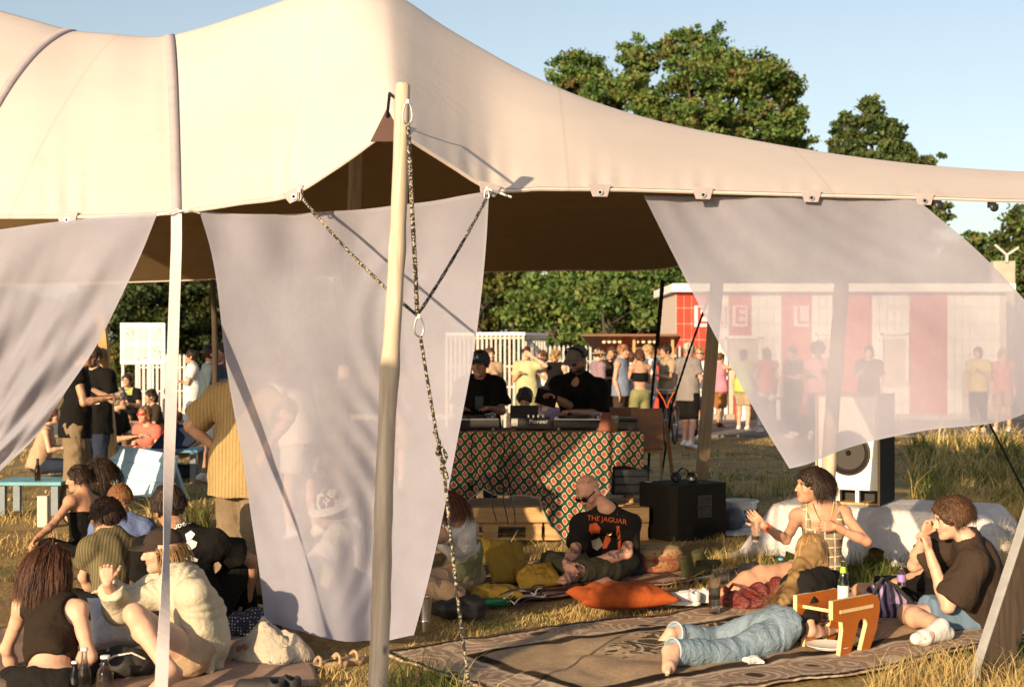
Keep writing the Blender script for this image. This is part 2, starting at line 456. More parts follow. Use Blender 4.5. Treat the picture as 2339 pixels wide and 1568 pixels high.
def stand(px, pyf, yaw, height=1.75, L='down', R='down', lean=0.0, stride=.06, look=0, nod=0):
    s = height / 1.75; g = G(px, pyf)
    hz = .90
    jt = dict(pelvis=(0, 0, hz), hipl=(-.095, 0, hz - .02), hipr=(.095, 0, hz - .02), neck=(0, lean, 1.45), head=(0, lean * 1.25 + .03, 1.635),
              shl=(-.175, lean, 1.41), shr=(.175, lean, 1.41), knl=(-.11, .02 + stride * .6, .48), knr=(.11, .02 - stride * .4, .48),
              anl=(-.12, stride - .02, .08), anr=(.12, -stride - .02, .08), tol=(-.15, stride + .17, .03), tor=(.15, -stride + .17, .03))
    for sd, sg, a in (('l', -1, L), ('r', 1, R)):
        e, q = ARMS[a]; b = jt['sh' + sd]
        jt['el' + sd] = (b[0] + sg * e[0], b[1] + e[1], b[2] + e[2]); jt['wr' + sd] = (b[0] + sg * q[0], b[1] + q[1], b[2] + q[2])
    J, m = local_rig(g, yaw, s, **jt)
    lk = math.radians(look); nd = math.radians(nod)
    J['hf'] = m @ A(-math.sin(lk) * math.cos(nd), math.cos(lk) * math.cos(nd), math.sin(nd))
    return J
def frame_of(x, z):
    z = nrm(z); x = np.asarray(x, float); x = nrm(x - z * (x @ z)); y = np.cross(z, x); return np.array([x, y, z])
def torso_prims(J, fem=False, infl=0.0, bulk=1.0):
    s = J['s']; pe, ne = J['pelvis'], J['neck']
    up = nrm(ne - pe); L = np.linalg.norm(ne - pe)
    mid = J.get('mid', pe + (ne - pe) * .42)
    Rc = frame_of(J['shr'] - J['shl'], ne - mid); Rp = frame_of(J['hipr'] - J['hipl'], mid - pe)
    i = infl; b = bulk
    cw, hw = (.135, .17) if fem else (.158, .158)
    pr = [ell(pe + up * .02 * s, A(hw * s + i, .115 * s * b + i, .125 * s + i), .05, Rp),
          ell(mid, A((.118 if fem else .14) * s * b + i, .1 * s * b + i, .16 * s + i), .06, Rp),
          ell(mid + (ne - mid) * .5, A(cw * s + i, .108 * s * b + i, .18 * s + i), .05, Rc),
          cone(J['shl'], J['shr'], .055 * s + i, .055 * s + i, .06),
          cone(J['shl'], ne + up * .03 * s, .045 * s + i, .05 * s + i, .04), cone(J['shr'], ne + up * .03 * s, .045 * s + i, .05 * s + i, .04)]
    if fem:
        fw = Rc[1]
        for sg in (-1, 1):
            pr.append(ell(mid + (ne - mid) * .42 + fw * .085 * s + Rc[0] * sg * .068 * s, A(.06 * s + i, .055 * s + i, .062 * s + i), .03, Rc))
    return pr
def hand_prims(wr, d, n, side, s=1.0, curl=.4, spread=.012):
    d = nrm(d); n = nrm(n - d * (np.dot(n, d))); l = np.cross(d, n) * (1 if side == 'r' else -1)   # l: towards the thumb
    pr = []
    def rot(v, ax, a): return v * math.cos(a) + np.cross(ax, v) * math.sin(a) + ax * (ax @ v) * (1 - math.cos(a))
    pr.append(ell(wr + d * .045 * s, A(.037 * s, .014 * s, .05 * s), .012, frame_of(l, d)))
    ax = np.cross(d, n)
    for q, (o, L) in enumerate(((.031, .072), (.0105, .082), (-.0105, .076), (-.03, .06))):
        p = wr + d * (.085 - abs(o) * .25) * s + l * o * s; dd = nrm(d + l * o * spread * 30)
        pr.append(cone(wr + d * .02 * s + l * o * .6 * s, p, .012 * s, .0105 * s, .008))
        r = .0092 * s
        for sgm, fr in enumerate((.45, .31, .24)):
            dd = rot(dd, ax, curl * (.8 if sgm == 0 else 1.0)); e = p + dd * L * fr * s
            pr.append(cone(p, e, r, r * .9, .003)); p = e; r *= .9
    p = wr + d * .02 * s + l * .02 * s; dd = nrm(d * .75 + l * .75 + n * .25)
    for L, r in ((.045, .013), (.034, .0105), (.027, .009)):
        e = p + dd * L * s; pr.append(cone(p, e, r * s, r * .88 * s, .006)); p = e; dd = nrm(dd + n * curl * .5 + d * .25)
    return pr
def foot_prims(an, to, s, bare=True, R=None):
    """heel, arch, ball and five toes of a foot"""
    d = nrm(to - an); upv = R if R is not None else A(0, 0, 1.)
    upv = nrm(upv - d * (upv @ d)); l = np.cross(d, upv)
    heel = an - d * .045 * s - upv * .035 * s
    ball = an + d * .125 * s - upv * .05 * s
    pr = [cone(heel, ball, .034 * s, .03 * s, .03), cone(an, ball + upv * .01, .036 * s, .024 * s, .03),
          cone(ball - l * .024 * s, ball + l * .024 * s, .021 * s, .021 * s, .02)]
    if bare:
        for q, (o, L, r) in enumerate(((-.032, .055, .0135), (-.012, .055, .0105), (.006, .05, .0098), (.022, .044, .0092), (.036, .035, .0088))):
            b = ball + l * o * s + d * .01; pr.append(cone(b, b + d * L * s - upv * .006 * s, r * s, r * .95 * s, .004))
    else:
        pr.append(cone(ball, ball + d * .05 * s, .036 * s, .028 * s, .02))
    return pr
def limb_prims(J, sd, which, fem=False, i=0.0):
    s = J['s']
    if which == 'arm':
        u = .85 if fem else 1.0
        a, e, w_ = J['sh' + sd], J['el' + sd], J['wr' + sd]
        return [ell(a, A(.058, .058, .058) * s * u + i, .03), cone(a, e, .05 * s * u + i, .038 * s * u + i, .025), cone(e, e + (w_ - e) * .35, .038 * s * u + i, .04 * s * u + i, .02),
                cone(e + (w_ - e) * .3, w_, .04 * s * u + i, .026 * s * u + i, .02)]
    a, kn, an = J['hip' + sd], J['kn' + sd], J['an' + sd]
    pr = [cone(a, a + (kn - a) * .45, .092 * s + i, .078 * s + i, .04), cone(a + (kn - a) * .4, kn, .078 * s + i, .054 * s + i, .03)]
    ax = nrm(an - kn); th = nrm(kn - a); bk = th - ax * (th @ ax)
    bk = nrm(bk) if np.linalg.norm(bk) > .1 else A(0, 0, 0)
    calf = kn + (an - kn) * .3 + bk * .012 * s
    pr += [cone(kn, calf, .052 * s + i, .056 * s + i, .03), cone(calf, an, .055 * s + i, .036 * s + i, .03)]
    return pr
def head_frame(J):
    f = nrm(J['hf']); up = J.get('hu')
    if up is None: up = nrm(J['head'] - J['neck']) * .6 + A(0, 0, .6)
    r = nrm(np.cross(f, up)); return np.array([r, f, np.cross(r, f)])
def head_prims(J, fem=False):
    s = J['s'] * J.get('hs', 1.0); R = head_frame(J); c = J['head']
    W = lambda x, y, z: c + (R[0] * x + R[1] * y + R[2] * z) * s
    E = lambda p, r, k: ell(W(*p), A(*r) * s, k * s, R)
    jw = .92 if fem else 1.0
    pr = [E((0, -.012, .03), (.076, .095, .086), .02), E((0, .028, -.03), (.063 * jw, .062, .08), .03), E((0, .045, -.08), (.042 * jw, .042, .034), .03),
          cone(W(-.036, .074, .022), W(.036, .074, .022), .014 * s, .014 * s, .018 * s), cone(W(0, .09, .008), W(0, .108, -.03), .008 * s, .0125 * s, .01 * s),
          E((-.013, .094, -.034), (.009, .01, .008), .006), E((.013, .094, -.034), (.009, .01, .008), .006),
          E((0, .085, -.054), (.023, .013, .008), .008), E((0, .083, -.067), (.02, .013, .009), .006), E((0, .073, -.1), (.022, .02, .016), .02)]
    for sg in (-1, 1):
        pr += [E((sg * .04, .058, -.028), (.022, .024, .024), .02), E((sg * .078, -.006, -.012), (.01, .02, .032), .008),
               sub(W(sg * .031, .098, .004), A(.017, .016, .0105) * s, .012 * s, R), E((sg * .031, .0755, .004), (.0125, .0125, .0118), .002)]
    pr.append(cone(W(0, -.025, -.06), J['neck'] + nrm(J['neck'] - J['pelvis']) * .01, .05 * s * jw, .058 * s * jw, .03))
    return pr, R, s
def face_colors(v, J, R, s, skin, brow=(.1, .06, .04), fem=False, stubble=0, lips=None):
    c = np.tile(np.array(skin), (len(v), 1))
    q = (v - J['head']) @ R.T / s
    x, y, z = np.abs(q[:, 0]), q[:, 1], q[:, 2]
    near = (np.linalg.norm(q, axis=1) < .17)
    red = near & (y > .04) & (z < .0) & (z > -.05) & (x > .02); c[red] *= (1.06, .92, .9)
    if stubble:
        st = near & (y > -.01) & (z < -.035) & (x < .075) & (y > .02 + (z + .035) * .4); c[st] = c[st] * (1 - stubble) + np.array(brow) * stubble
    lp = near & (x < .025) & (y > .078) & (z > -.077) & (z < -.047)
    lc = lips or ((.42, .12, .1) if fem else (.4, .17, .13)); c[lp] = c[lp] * .3 + np.array(lc) * .7
    br = near & (x > .013) & (x < .052) & (y > .05) & (z > .0165 + .1 * (x - .03) * 0) & (z < .0275); c[br] = c[br] * .25 + np.array(brow) * .75
    for sg in (-1, 1):
        e = q - np.array([sg * .031, .0755, .004]); r = np.linalg.norm(e, axis=1)
        ey = (r < .0148) & (e[:, 1] > .003) & (np.abs(e[:, 2]) < .0085); c[ey] = (.45, .4, .36)
        ir = ey & (np.abs(e[:, 0]) < .0072); c[ir] = (.03, .018, .012)
        ld = near & (np.abs(e[:, 0]) < .018) & (e[:, 2] > .007) & (e[:, 2] < .0115) & (y > .066); c[ld] = np.array(brow) * .6
    return c
def body(J, root, skin='fair', fem=False, h=.0085, hf=None, bare=(True, True), legs=True, curl=(.45, .45), brow=(.1, .06, .04), stubble=0, palm=None, shoes=None, arms='lr', footup=None, tattoo=0, handh=None, bulk=1.0, cover=()):
    hf = hf or h * .55
    sk = SKINS[skin] if isinstance(skin, str) else skin
    s = J['s']
    pr = torso_prims(J, fem, -.012 if 'torso' in cover else 0, bulk)
    for sd in arms: pr += limb_prims(J, sd, 'arm', fem, -.006 if 'arms' in cover else 0)
    if legs:
        for sd in 'lr':
            if 'kn' + sd in J:
                pr += limb_prims(J, sd, 'leg', fem, -.016 if 'legs' in cover else 0)
                if 'to' + sd in J: pr += foot_prims(J['an' + sd], J['to' + sd], s, shoes is None and h < .012, footup[sd] if footup else None)
    hp, R, hs = head_prims(J, fem)
    neckp = hp[-1]; pr.append(neckp)
    cutp = J['head'] - R[2] * .115 * hs - R[1] * .02 * hs
    axn = nrm(neckp[1] - neckp[2])
    vs, fs = [], []; off = 0
    v, f = sdf_mesh(pr, h)
    vs.append(v); fs.append(f); off += len(v); cols = [np.tile(np.array(sk), (len(v), 1))]
    v, f = sdf_mesh(hp + [cut(neckp[2] + axn * .0, -axn)], hf)
    vs.append(v); fs.append(f + off); off += len(v); cols.append(face_colors(v, J, R, hs, sk, brow, fem, stubble))
    for q, sd in enumerate('lr'):
        if sd not in arms: continue
        w_, e = J['wr' + sd], J['el' + sd]; d = J.get('hd' + sd, w_ - e)
        pn = J.get('pn' + sd)
        if pn is None: pn = np.cross(nrm(d), R[0]) if abs(nrm(d) @ R[0]) < .9 else R[1]; pn = np.where(True, pn, pn) if pn @ (J['pelvis'] - w_) > 0 else -pn
        hp2 = hand_prims(w_, d, pn, sd, s * (.92 if fem else 1), curl[q]) + [cone(e + (w_ - e) * .75, w_, .03 * s, .025 * s, .01)]
        v, f = sdf_mesh(hp2, handh or max(hf, .0042) if h < .012 else h * .6)
        if len(v): vs.append(v); fs.append(f + off); off += len(v); cols.append(np.tile(np.array(sk) * (1.04, .95, .92), (len(v), 1)))
    v = np.concatenate(vs); f = np.concatenate(fs); c = np.concatenate(cols)
    v += vnormals(v, f) * wob(v, .0012 if h < .012 else 0, 40, 5)[:, None]
    if tattoo:
        q = wob(v, 1, 55, 3); g = wob(v, 1, 21, 9)
        lo_ = (v - J['elr']); m = (np.minimum(np.linalg.norm(v - J['elr'], axis=1), np.minimum(np.linalg.norm(v - J['ell'], axis=1), np.linalg.norm(v - J['wrr'], axis=1))) < .2) & (q > .35) & (g > -.3)
        c[m] = c[m] * (1 - tattoo) + np.array((.05, .05, .06)) * tattoo
        hq = (v - J['head']) @ R.T / hs; m = (hq[:, 2] > .03) & (wob(v, 1, 90, 4) > .75); c[m] = c[m] * (1 - tattoo * .6) + np.array((.06, .06, .07)) * tattoo * .6
    me = npmesh('body', v, f); setcol(me, np.clip(c, 0, 1))
    return link('body', me, 'skin', root)
def garment(name, root, mat, prims, h=.0095, fold=.0045, ffreq=15, seed=1, stretch=None, fine=.0, radial=None):
    v, f = sdf_mesh(prims, h)
    if len(v) == 0: return None
    n = vnormals(v, f)
    d = wob(v, fold, ffreq, seed, 3, stretch)
    if h < .0097: d += wob(v, fold * .55, ffreq * 2.4, seed + 9, 2, (1, 1, .45))
    if fine: d += wob(v, fine, ffreq * 4, seed + 3, 2, stretch)
    if radial:
        q = v - radial[0]; an = np.arctan2(q[:, 2], q[:, 0]); d += radial[1] * (np.abs(np.sin(an * radial[2] + 1.5 * np.sin(an * 5))) - .5) * np.clip(np.hypot(q[:, 0], q[:, 2]) * 7 - .3, 0, 1)
    v = v + n * d[:, None]
    return link(name, npmesh(name, v, f), mat, root)
def shirt_prims(J, fem=False, loose=.014, hem=-.06, sleeve=.55, flare=.02, neck=.075, bulk=1.0, openv=0, sides='lr'):
    s = J['s']; up = nrm(J['neck'] - J['pelvis'])
    pr = torso_prims(J, fem, loose, bulk)
    hemp = J['pelvis'] + up * hem * s
    if hem < -.02:
        Rp = frame_of(J['hipr'] - J['hipl'], up)
        pr.append(cone(J['pelvis'] + up * .15 * s - Rp[0] * .06, J['pelvis'] + up * (hem - .02) * s - Rp[0] * .06, .13 * s + loose, .13 * s + loose * 1.6, .05))
        pr.append(cone(J['pelvis'] + up * .15 * s + Rp[0] * .06, J['pelvis'] + up * (hem - .02) * s + Rp[0] * .06, .13 * s + loose, .13 * s + loose * 1.6, .05))
    pr.append(cut(hemp, -up))
    for sd in sides:
        a, e, w_ = J['sh' + sd], J['el' + sd], J['wr' + sd]
        if sleeve > 0:
            pr.append(ell(a, A(.06, .06, .06) * s + loose, .04))
            t = min(sleeve, 1.0); b = a + (e - a) * t
            pr.append(cone(a, b, .055 * s + loose, .045 * s + loose + flare, .04, 0 if sleeve > 1 else 1))
            if sleeve > 1: pr.append(cone(e, e + (w_ - e) * (sleeve - 1), .046 * s + loose + flare * .6, .032 * s + loose + flare, .03, 1))
    R = frame_of(J['shr'] - J['shl'], up)
    if sleeve <= 0:
        for sd in sides: pr.append(sub(J['sh' + sd] + (J['sh' + sd] - J['neck']) * .25 + up * .01, A(.085, .2, .1) * s, .01, R))
    if sleeve < 0: pr.append(cut(J['neck'] - up * .13 * s, up))
    pr.append(sub(J['neck'] + up * .075 * s + R[1] * .02, A(neck, neck, neck * .9), .01, R))
    if openv: pr.append(sub(J['neck'] - up * openv * .5 + R[1] * .13, A(.055, .1, openv), .01, R))
    return pr
def trouser_prims(J, loose=.012, length=1.0, flare=.01, waist=.1, sides='lr', fem=False, sag=0):
    s = J['s']; up = nrm(J['neck'] - J['pelvis']); Rp = frame_of(J['hipr'] - J['hipl'], up)
    pr = [ell(J['pelvis'] + up * .02 * s, A((.172 if fem else .162) * s + loose, .118 * s + loose, .13 * s + loose), .05, Rp), cut(J['pelvis'] + up * waist * s, up)]
    for sd in sides:
        if 'kn' + sd not in J: continue
        a, k, an = J['hip' + sd], J['kn' + sd], J['an' + sd]
        if length <= .5:
            pr.append(cone(a, a + (k - a) * length * 2, .096 * s + loose, .07 * s + loose + flare, .04, 1))
        else:
            pr.append(cone(a, k, .096 * s + loose, .06 * s + loose + flare * .4, .04))
            t = (length - .5) * 2
            pr.append(cone(k, k + (an - k) * t, .06 * s + loose + flare * .4, .044 * s + loose + flare, .03, 1))
    return pr
def shoe(J, sd, root, mat, s=None, sole='sole_white', h=.009, tall=.0):
    s = J['s']; an, to = J['an' + sd], J['to' + sd]
    d = nrm(to - an); upv = nrm(A(0, 0, 1.) - d * d[2]); heel = an - d * .05 * s - upv * .03 * s; ball = an + d * .12 * s - upv * .04 * s; l = np.cross(d, upv)
    pr = [cone(heel, ball, .042 * s, .042 * s, .03), cone(ball, ball + d * .05 * s, .04 * s, .034 * s, .03), cone(an + upv * (.02 + tall) * s, an - upv * .02 * s, .048 * s, .048 * s, .03)]
    o = garment('shoe', root, mat, pr + [cut(heel - upv * .028 * s, -upv)], h, .001, 30)
    if o is not None and h < .012:
        pr2 = [cone(heel - upv * .03 * s, ball - upv * .032 * s, .046 * s, .05 * s, .02), cone(ball - upv * .032 * s, ball + d * .055 * s - upv * .03 * s, .047 * s, .038 * s, .02), cut(heel - upv * .02 * s, upv), cut(heel - upv * .045 * s, -upv)]
        link('sole', npmesh('sole', *sdf_mesh(pr2, h)), sole, o)
    return o
def strands(J, R, s, mat, root, n=500, L=.25, down=None, width=.0017, part='front', face=.062, spread=.25, wave=.012, seed=0, back=None, vol=1.0, segs=9, curl=0, zlo=-.02, zhi=2, name='hair', cap=True, capgrow=.006, extra=(), hcap=.006):
    """hair: a cap that follows the skull plus many tapering locks that run over the skull and hang down"""
    n = int(n * 1.7); r = np.random.RandomState(seed); c = J['head']; dn = nrm(A(0, 0, -1.) if down is None else down)
    rad = A(.083, .104, .093) * s * vol; ce = c + (R[1] * -.014 + R[2] * .03) * s
    vs, fs, cs = [], [], []; off = 0
    if cap:
        W = lambda x, y, z: c + (R[0] * x + R[1] * y + R[2] * z) * s
        pr = [ell(ce, rad + capgrow, .01, R)] + [e(W, s, R) if callable(e) else e for e in extra]
        pr += [sub(W(0, .115, -.05), A(.075, .085, .1) * s, .012, R), cut(W(0, 0, zlo - .05), -R[2] * 1.0 + R[1] * .3)]
        v, f = sdf_mesh(pr, hcap)
        if len(v):
            nn = vnormals(v, f); v = v + nn * (wob(v, .004, 60, seed, 3) + wob(v, .0025, 170, seed + 2, 2))[:, None]
            vs.append(v); fs.append(f); off = len(v)
            cs.append(np.tile(np.clip(.7 + wob(v, .12, 40, seed + 5), .4, 1.5)[:, None], (1, 3)))
    m = 0; tries = 0
    while m < n and tries < n * 30:
        tries += 1
        d = nrm(r.randn(3))
        if d[2] < zlo * 8 or d[2] > zhi or (d[1] > .55 and d[2] < .55) or d[1] > .8: continue
        p = ce + R.T @ (d * rad)
        crown = A(0, -.1, .98) if part == 'crown' else A(0, .55, .83)
        tang = d - crown * (d @ crown); tang = R.T @ nrm(tang + r.randn(3) * .15)
        ll = L * (.75 + .45 * r.rand()); st = ll / segs; dirv = tang; pts = [p]
        ph = r.rand() * 6.3; wdir = nrm(r.randn(3)); sp = r.randn(3) * spread
        for q in range(segs):
            t = q / segs
            dirv = nrm(dirv * .62 + dn * (.28 + .3 * t) + sp * .06 + (R.T @ A(0, -.12, 0)) * (1 - t) + wdir * math.sin(ph + q * (2.2 if curl else .9)) * (curl or wave * 8))
            p = p + dirv * st
            u = R @ (p - ce)
            if u[1] > .035 * s and u[2] < .03 * s:            # locks part to the sides of the face
                u[1] = .035 * s; u[0] = math.copysign(max(abs(u[0]), .07 * s), u[0] if abs(u[0]) > 1e-4 else r.randn()); p = ce + R.T @ u
            k = np.linalg.norm(u / rad)
            if k < 1.07: p = ce + R.T @ (u / k * (1.03 + .06 * r.rand()))
            pts.append(p)
        pts = np.array(pts); wv = nrm(np.cross(pts[-1] - pts[0] + 1e-4, pts[len(pts) // 2] - c)); tt = np.linspace(0, 1, len(pts))
        wd = (width * (.7 + .6 * r.rand()) * np.clip(1.15 - tt ** 2, .12, 1))[:, None] * wv
        nv = nrm(np.cross(wv, pts[-1] - pts[0] + 1e-4))
        a = np.concatenate([pts - wd, pts + nv * np.linalg.norm(wd, axis=1)[:, None] * .9, pts + wd]); k = len(pts)
        i = np.arange(k - 1)
        fs.append(np.concatenate([np.stack([i, i + 1, i + 1 + k, i + k], 1), np.stack([i + k, i + 1 + k, i + 1 + 2 * k, i + 2 * k], 1)]) + off)
        vs.append(a); off += len(a); cs.append(np.full((len(a), 3), .55 + .9 * r.rand())); m += 1
    if not vs: return
    me = npmesh(name, np.concatenate(vs), np.concatenate(fs)); setcol(me, np.concatenate(cs))
    return link(name, me, mat, root)
def haircap(J, mat, root, grow=.008, extra=(), h=.011, zlo=-.03, seed=1, cutface=True, name='hair'):
    """simple hair for people far off: skull cap with uneven outline"""
    s = J['s'] * J.get('hs', 1); R = head_frame(J); c = J['head']
    W = lambda x, y, z: c + (R[0] * x + R[1] * y + R[2] * z) * s
    pr = [ell(W(0, -.014, .03), A(.083, .104, .093) * s + grow, .01, R)] + [e(W, s, R) if callable(e) else e for e in extra]
    if cutface: pr += [sub(W(0, .115, -.045), A(.08, .085, .1) * s, .012, R)]
    pr += [cut(W(0, 0, zlo - .04), -R[2] + R[1] * .3)] if zlo > -.3 else []
    v, f = sdf_mesh(pr, h); n = vnormals(v, f)
    v = v + n * (wob(v, .006, 45, seed, 3))[:, None]
    me = npmesh(name, v, f); setcol(me, np.tile(np.clip(.9 + wob(v, .4, 70, seed), .4, 1.6)[:, None], (1, 3)))
    return link(name, me, mat, root)
def sunglasses(J, root, mat='black_plastic', up=0.0, fw=0.0):
    s = J['s'] * J.get('hs', 1); R = head_frame(J)
    W = lambda x, y, z: J['head'] + (R[0] * x + R[1] * (y + fw) + R[2] * (z + up)) * s
    mb = MB()
    for sg in (-1, 1):
        prof = [(.025 * math.cos(a) * (1 if abs(math.cos(a)) < .8 else .97), .019 * math.sin(a)) for a in np.linspace(0, 2 * math.pi, 14, endpoint=False)]
        mb.prism([(x * s, z * s) for x, z in prof], .005, W(sg * .033, .1, .003), (R[0] + R[1] * -.18 * sg, R[1], R[2]))
        mb.bar(W(sg * .058, .094, .008), W(sg * .078, .0, .006), .004, .007, R[2])
    mb.bar(W(-.012, .104, .008), W(.012, .104, .008), .004, .005, R[1])
    return mb.build('sunglasses', mat, root)
def cap_hat(J, root, mat, brim=True, logo=None, back=False, h=.008, rise=0.0, bucket=False):
    s = J['s'] * J.get('hs', 1); R = head_frame(J); c = J['head']; fy = -1 if back else 1
    W = lambda x, y, z: c + (R[0] * x + R[1] * y + R[2] * z) * s
    pr = [ell(W(0, -.012, .035), A(.092, .112, .093 + rise) * s, .01, R), cut(W(0, 0, .04), -R[2] + R[1] * .06)]
    o = garment('cap', root, mat, pr, h, .001, 40)
    if brim:
        N = 16; vs = []
        for i in range(N + 1):
            a = math.pi * (i / N) ; x = math.cos(a); y = math.sin(a)
            for (k, zz) in ((.9, .046), (1.0, .043)):
                pass
            inner = (x * .086, fy * (.02 + y * .075), .046 - .012 * x * x * 0); outer = (x * .088, fy * (.03 + y * .155), .04 - .022 * abs(x) ** 1.5)
            vs += [W(*inner), W(*outer), W(inner[0], inner[1], inner[2] - .006), W(outer[0], outer[1], outer[2] - .006)]
        fs = []
        for i in range(N):
            a, b = i * 4, i * 4 + 4
            fs += [(a, a + 1, b + 1, b), (a + 2, b + 2, b + 3, a + 3), (a + 1, a + 3, b + 3, b + 1), (a, b, b + 2, a + 2)]
        mb = MB(); mb.add(vs, fs); mb.build('brim', mat, o, smooth=True)
    if bucket:
        mb = MB(); mb.lathe([(.09 * s, .0), (.15 * s, -.03 * s), (.152 * s, -.034 * s), (.092 * s, -.008 * s)], W(0, -.01, .05), 22, (R[0], R[1], R[2])); mb.build('brim', mat, o, smooth=True)
    return o
# ------------------------------------------------------------------ shared materials
M('black_plastic', (.012, .012, .013), .25, .1); M('black_matt', (.016, .015, .014), .7, .25, 30, .3, 200); M('sole_white', (.62, .6, .56), .7, .12)
M('white_paint', (.46, .44, .4), .55, .06, 4, dirt=.35, dirtcol=(.35, .31, .25)); M('white_paint_clean', (.78, .77, .74), .5, .04, 3, dirt=.15, dirtcol=(.45, .42, .36))
M('galvanised', (.4, .4, .39), .5, .12, 14, metal=.25); M('steel', (.55, .54, .52), .28, .1, 20, metal=1.0); M('dark_steel', (.06, .06, .065), .4, .2, 20, metal=.6)
M('red_paint', (.45, .05, .025), .45, .12, 5); M('brown_paint', (.17, .07, .03), .5, .2, 5)
M('sky_blue_paint', (.42, .62, .74), .5, .08, 6, dirt=.25, dirtcol=(.4, .38, .3)); M('blue_paint', (.05, .22, .36), .5, .15, 6)
wood('pole_wood', (.34, .255, .17), (.6, .5, .39), .65, 2, 3.2); wood('batten_wood', (.34, .2, .08), (.52, .35, .15), .7, 2, 4)
wood('pale_batten', (.26, .18, .1), (.42, .31, .19), .7, 2, 4); wood('pallet_wood', (.34, .2, .085), (.56, .37, .17), .8, 0, 4); wood('plank_dark', (.018, .012, .008), (.075, .05, .03), .85, 2, 3)
wood('ply_brown', (.22, .085, .03), (.33, .14, .05), .38, 0, 2.5, False); wood('bark', (.05, .035, .025), (.13, .095, .065), .9, 2, 5, False)
def rope_mat():
    m, t, b = newmat('rope_speckled')
    v = coord(t)
    vo = t.nodes.new('ShaderNodeTexVoronoi'); vo.inputs['Scale'].default_value = 120; t.links.new(v, vo.inputs['Vector'])
    s = t.nodes.new('ShaderNodeSeparateColor'); t.links.new(vo.outputs['Color'], s.inputs[0])
    t.links.new(ramp(t, s.outputs[0], [(.68, (.015, .013, .012)), (.74, (.36, .31, .22))]), b.inputs['Base Color'])
    b.inputs['Roughness'].default_value = .8; bumpn(t, b, vo.outputs['Distance'], .6, .006)
rope_mat()
cloth('rope_white', (.7, .68, .64), .1); cloth('rope_black', (.012, .012, .012), .2)

# ------------------------------------------------------------------ ground
def ground_mat():
    m, t, b = newmat('ground')
    v = coord(t)
    big = noise(t, .35, 4, .6, v); mid = noise(t, 1.7, 5, .65, v, .5); fine = noise(t, 34, 4, .7, v); fib = noise(t, 8, 4, .7, coord(t, 'Object', (9, 2.2, 1), (0, 0, .5)))
    straw = ramp(t, fine, [(.3, (.26, .175, .065)), (.5, (.45, .32, .13)), (.72, (.62, .48, .22))])
    green = ramp(t, fine, [(.3, (.03, .045, .012)), (.55, (.075, .1, .024)), (.75, (.16, .17, .05))])
    earth = ramp(t, fine, [(.3, (.2, .13, .07)), (.7, (.42, .29, .155))])
    c = mixc(t, ramp(t, math_(t, 'MULTIPLY_ADD', big, .6, math_(t, 'MULTIPLY', mid, .5)), [(.58, 0), (.7, .8)]), straw, green)
    c = mixc(t, ramp(t, math_(t, 'ADD', math_(t, 'MULTIPLY', mid, .8), math_(t, 'MULTIPLY', fib, .3)), [(.5, 1), (.6, 0)]), c, earth)
    t.links.new(c, b.inputs['Base Color']); b.inputs['Roughness'].default_value = .95; b.inputs['Specular IOR Level'].default_value = .1
    bumpn(t, b, math_(t, 'ADD', math_(t, 'MULTIPLY', fine, .4), math_(t, 'ADD', mid, fib)), .9, .04)
ground_mat()
def gz(x, y):
    """gentle unevenness of the meadow (metres)"""
    return 0.018 * np.sin(x * 1.3 + .7 * np.sin(y * .9)) * np.sin(y * 1.1 + .5) + .01 * np.sin(x * 3.1 + y * 2.3)
def build_ground():
    xs = np.concatenate([[-900, -300, -120, -60], np.arange(-30, 30.1, .3), [60, 120, 300, 900]])
    ys = np.concatenate([[-200, -60, -20], np.arange(-4, 40, .3), [48, 60, 90, 150, 300, 1500]])
    X, Y = np.meshgrid(xs, ys, indexing='ij'); Z = gz(X, Y) * np.clip(1 - np.abs(X) / 40, 0, 1) * np.clip(1 - np.abs(Y - 12) / 30, 0, 1) - .02
    n, k = X.shape; i = np.arange(n * k).reshape(n, k)
    f = np.stack([i[:-1, :-1], i[1:, :-1], i[1:, 1:], i[:-1, 1:]], -1).reshape(-1, 4)
    tag(link('ground', npmesh('ground', np.stack([X, Y, Z], -1).reshape(-1, 3), f), 'ground'), kind='structure')
build_ground()
# tarmac path with kerb in front of the kiosk
M('tarmac', (.15, .135, .125), .9, .2, 3, .6, 90)
mb = MB(); mb.box((6, 30.6, .01), (70, 6.4, .05)); tag(mb.build('path', 'tarmac'), kind='structure')
M('kerb_stone', (.33, .3, .26), .85, .15, 5, .3)
kb = thing('kerb', 'pale concrete kerb running along the foot of the kiosk', 'kerb', (4, 33.4, 0))
for i in range(26):
    mb = MB(); mb.box((-3.6 + i * 1.01, 33.35, .06), (.98, .2, .2)); mb.build('kerb_stone', 'kerb_stone', kb, bevel=.015)

